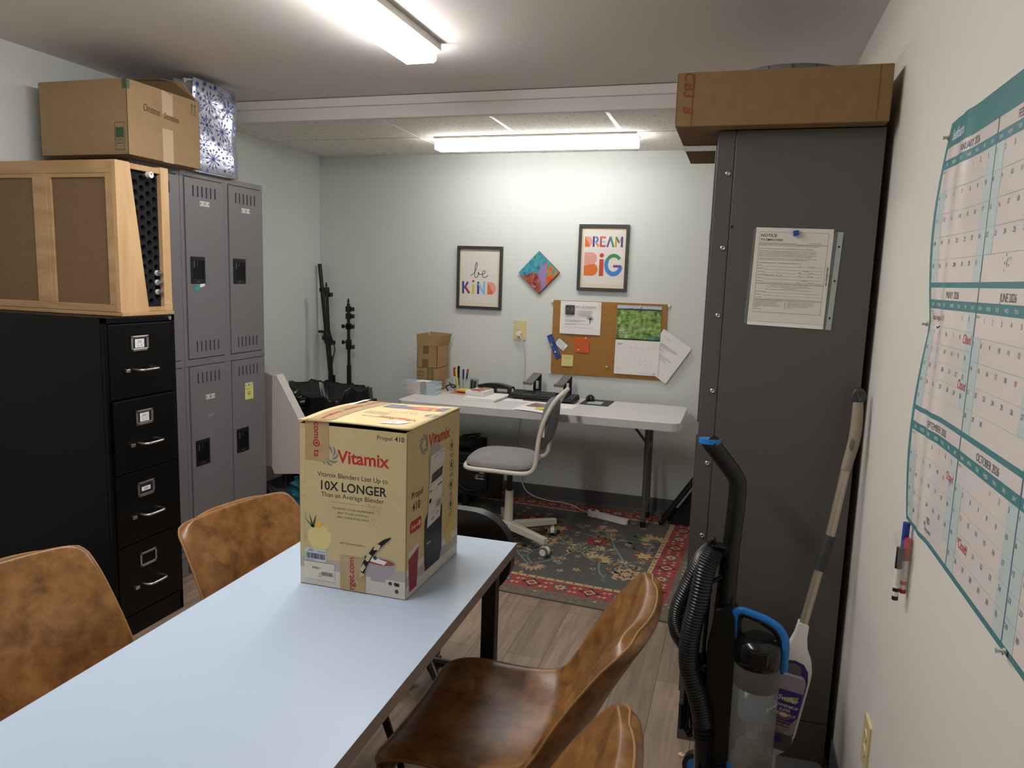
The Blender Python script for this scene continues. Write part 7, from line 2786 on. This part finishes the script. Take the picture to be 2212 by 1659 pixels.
def make_floor_bags():
    t = thing('plastic_bag', 'crumpled teal plastic bag on the floor beyond the grey lockers', 'bag', (-2.50, 3.98, .0092))
    rnd = random.Random(5)
    m = MB()

    def fn(u, v):
        a = 2 * pi * u; b = pi * v - pi / 2
        r = .14 * (1 + .16 * sin(5 * a + 3 * b) + .12 * sin(9 * a - 6 * b + 1) + .08 * sin(14 * b + 3 * a))
        return (r * cos(a) * cos(b), r * .9 * sin(a) * cos(b), .125 + r * .85 * sin(b))
    m.grid(fn, 44, 28, smooth=False)
    m.build('crumpled_film', mat('teal_film', '#2f8ea3', .25, trans=.25, var=.2, vscale=18, spec=.6), t)
    t2 = thing('plastic_bag', 'dark grey heap of soft bag under the white quilted wedge', 'bag', (-2.62, 3.66, .0092))
    m = MB()

    def fn2(u, v):
        a = 2 * pi * u; b = pi / 2 * v
        r = 1 + .1 * sin(6 * a + 4 * b) + .07 * sin(11 * a - 5 * b)
        return (.26 * r * cos(a) * cos(b), .10 * r * sin(a) * cos(b), .25 * r * sin(b) * .9)
    m.grid(fn2, 40, 14)
    m.build('soft_bag', mat('dark_bag', '#2a2523', .7, var=.2, vscale=14), t2)


make_floor_bags()


def scrap(label, x, y, s, m, seed):
    rnd = random.Random(seed)
    b = MB()
    pts = []
    for i in range(7):
        a = 2 * pi * i / 7
        r = s * rnd.uniform(.6, 1.1)
        pts.append((r * cos(a), r * .7 * sin(a), rnd.uniform(.001, .006)))
    b.add(pts + [(0, 0, s * .5)], [(i, (i + 1) % 7, 7) for i in range(7)] + [tuple(reversed(range(7)))])
    tag(b.build('paper_scrap', m, loc=(x, y, 0)), label, 'scrap')


SCM = mat('scrap_white', '#d8d2cc', .8); SCP = mat('scrap_pinkish', '#c8b09a', .8); SCR = mat('scrap_red', '#b8322c', .5)
scrap('tiny white crumb on the wood floor between the brown chair and the rug', -.427, 2.965, .008, SCM, 1)
scrap('crumpled beige scrap on the floor beside the vacuum wheel', -.075, 2.30, .016, SCP, 2)
scrap('small red scrap on the floor behind the vacuum hose', -.052, 2.285, .010, SCR, 3)

# ================================================================== pieces that stand apart become parts of their own
def split_far(name, newname=None):
    for o in [q for q in bpy.data.objects if q.type == 'MESH' and (q.name == name or q.name.startswith(name + '.'))]:
        me = o.data
        n = len(me.vertices)
        par = list(range(n))

        def find(a):
            while par[a] != a:
                par[a] = par[par[a]]; a = par[a]
            return a
        for e in me.edges:
            a, b = find(e.vertices[0]), find(e.vertices[1])
            if a != b:
                par[a] = b
        isl = {}
        for i in range(n):
            isl.setdefault(find(i), []).append(i)
        ids = list(isl)
        bb = []
        for k in ids:
            cs = [me.vertices[i].co for i in isl[k]]
            bb.append(([min(c[j] for c in cs) for j in range(3)], [max(c[j] for c in cs) for j in range(3)]))
        m = len(ids)
        cl = list(range(m))

        def f2(a):
            while cl[a] != a:
                cl[a] = cl[cl[a]]; a = cl[a]
            return a
        sz = [max(b[1][j] - b[0][j] for j in range(3)) for b in bb]
        for a in range(m):
            for b in range(a + 1, m):
                g = sum(max(0, bb[a][0][j] - bb[b][1][j], bb[b][0][j] - bb[a][1][j]) ** 2 for j in range(3)) ** .5
                if g <= max(.0195, .49 * max(sz[a], sz[b])):
                    x, y = f2(a), f2(b)
                    if x != y:
                        cl[x] = y
        groups = {}
        for a in range(m):
            groups.setdefault(f2(a), []).append(a)
        if newname:
            o.name = newname
        if len(groups) < 2:
            continue
        vert_g = {}
        for gi, mem in groups.items():
            for a in mem:
                for i in isl[ids[a]]:
                    vert_g[i] = gi
        first = True
        for gi in groups:
            idx = {}
            vs, fs, mi, sm = [], [], [], []
            for p in me.polygons:
                if vert_g[p.vertices[0]] == gi:
                    f = []
                    for v in p.vertices:
                        if v not in idx:
                            idx[v] = len(vs); vs.append(tuple(me.vertices[v].co))
                        f.append(idx[v])
                    fs.append(f); mi.append(p.material_index); sm.append(p.use_smooth)
            nm = bpy.data.meshes.new(o.name)
            nm.from_pydata(vs, [], fs)
            for mt in me.materials:
                nm.materials.append(mt)
            nm.polygons.foreach_set('material_index', mi); nm.polygons.foreach_set('use_smooth', sm)
            if first:
                first = False
                keep = nm
            else:
                c = o.copy(); c.data = nm; COL.objects.link(c)
        o.data = keep


for a_, b_ in (('back_bracket', None), ('bookmark_print', None), ('door_latch', None), ('feet', 'foot'), ('fold_crease', None), ('foot_cap', None), ('front_lettering', None), ('front_pictures', 'front_picture'),
               ('handwriting', None), ('red_lettering', None), ('latch_pin', None), ('marker_lettering', None), ('packing_tape', None), ('printed_stamp', None), ('ribs', 'rib'), ('support_leg', None), ('tape_lettering', None), ('tape_patch', None), ('top_print', None),
               ('vent_slots', 'vent_row'), ('wheel_disc', None), ('small_print', None)):
    split_far(a_, b_)
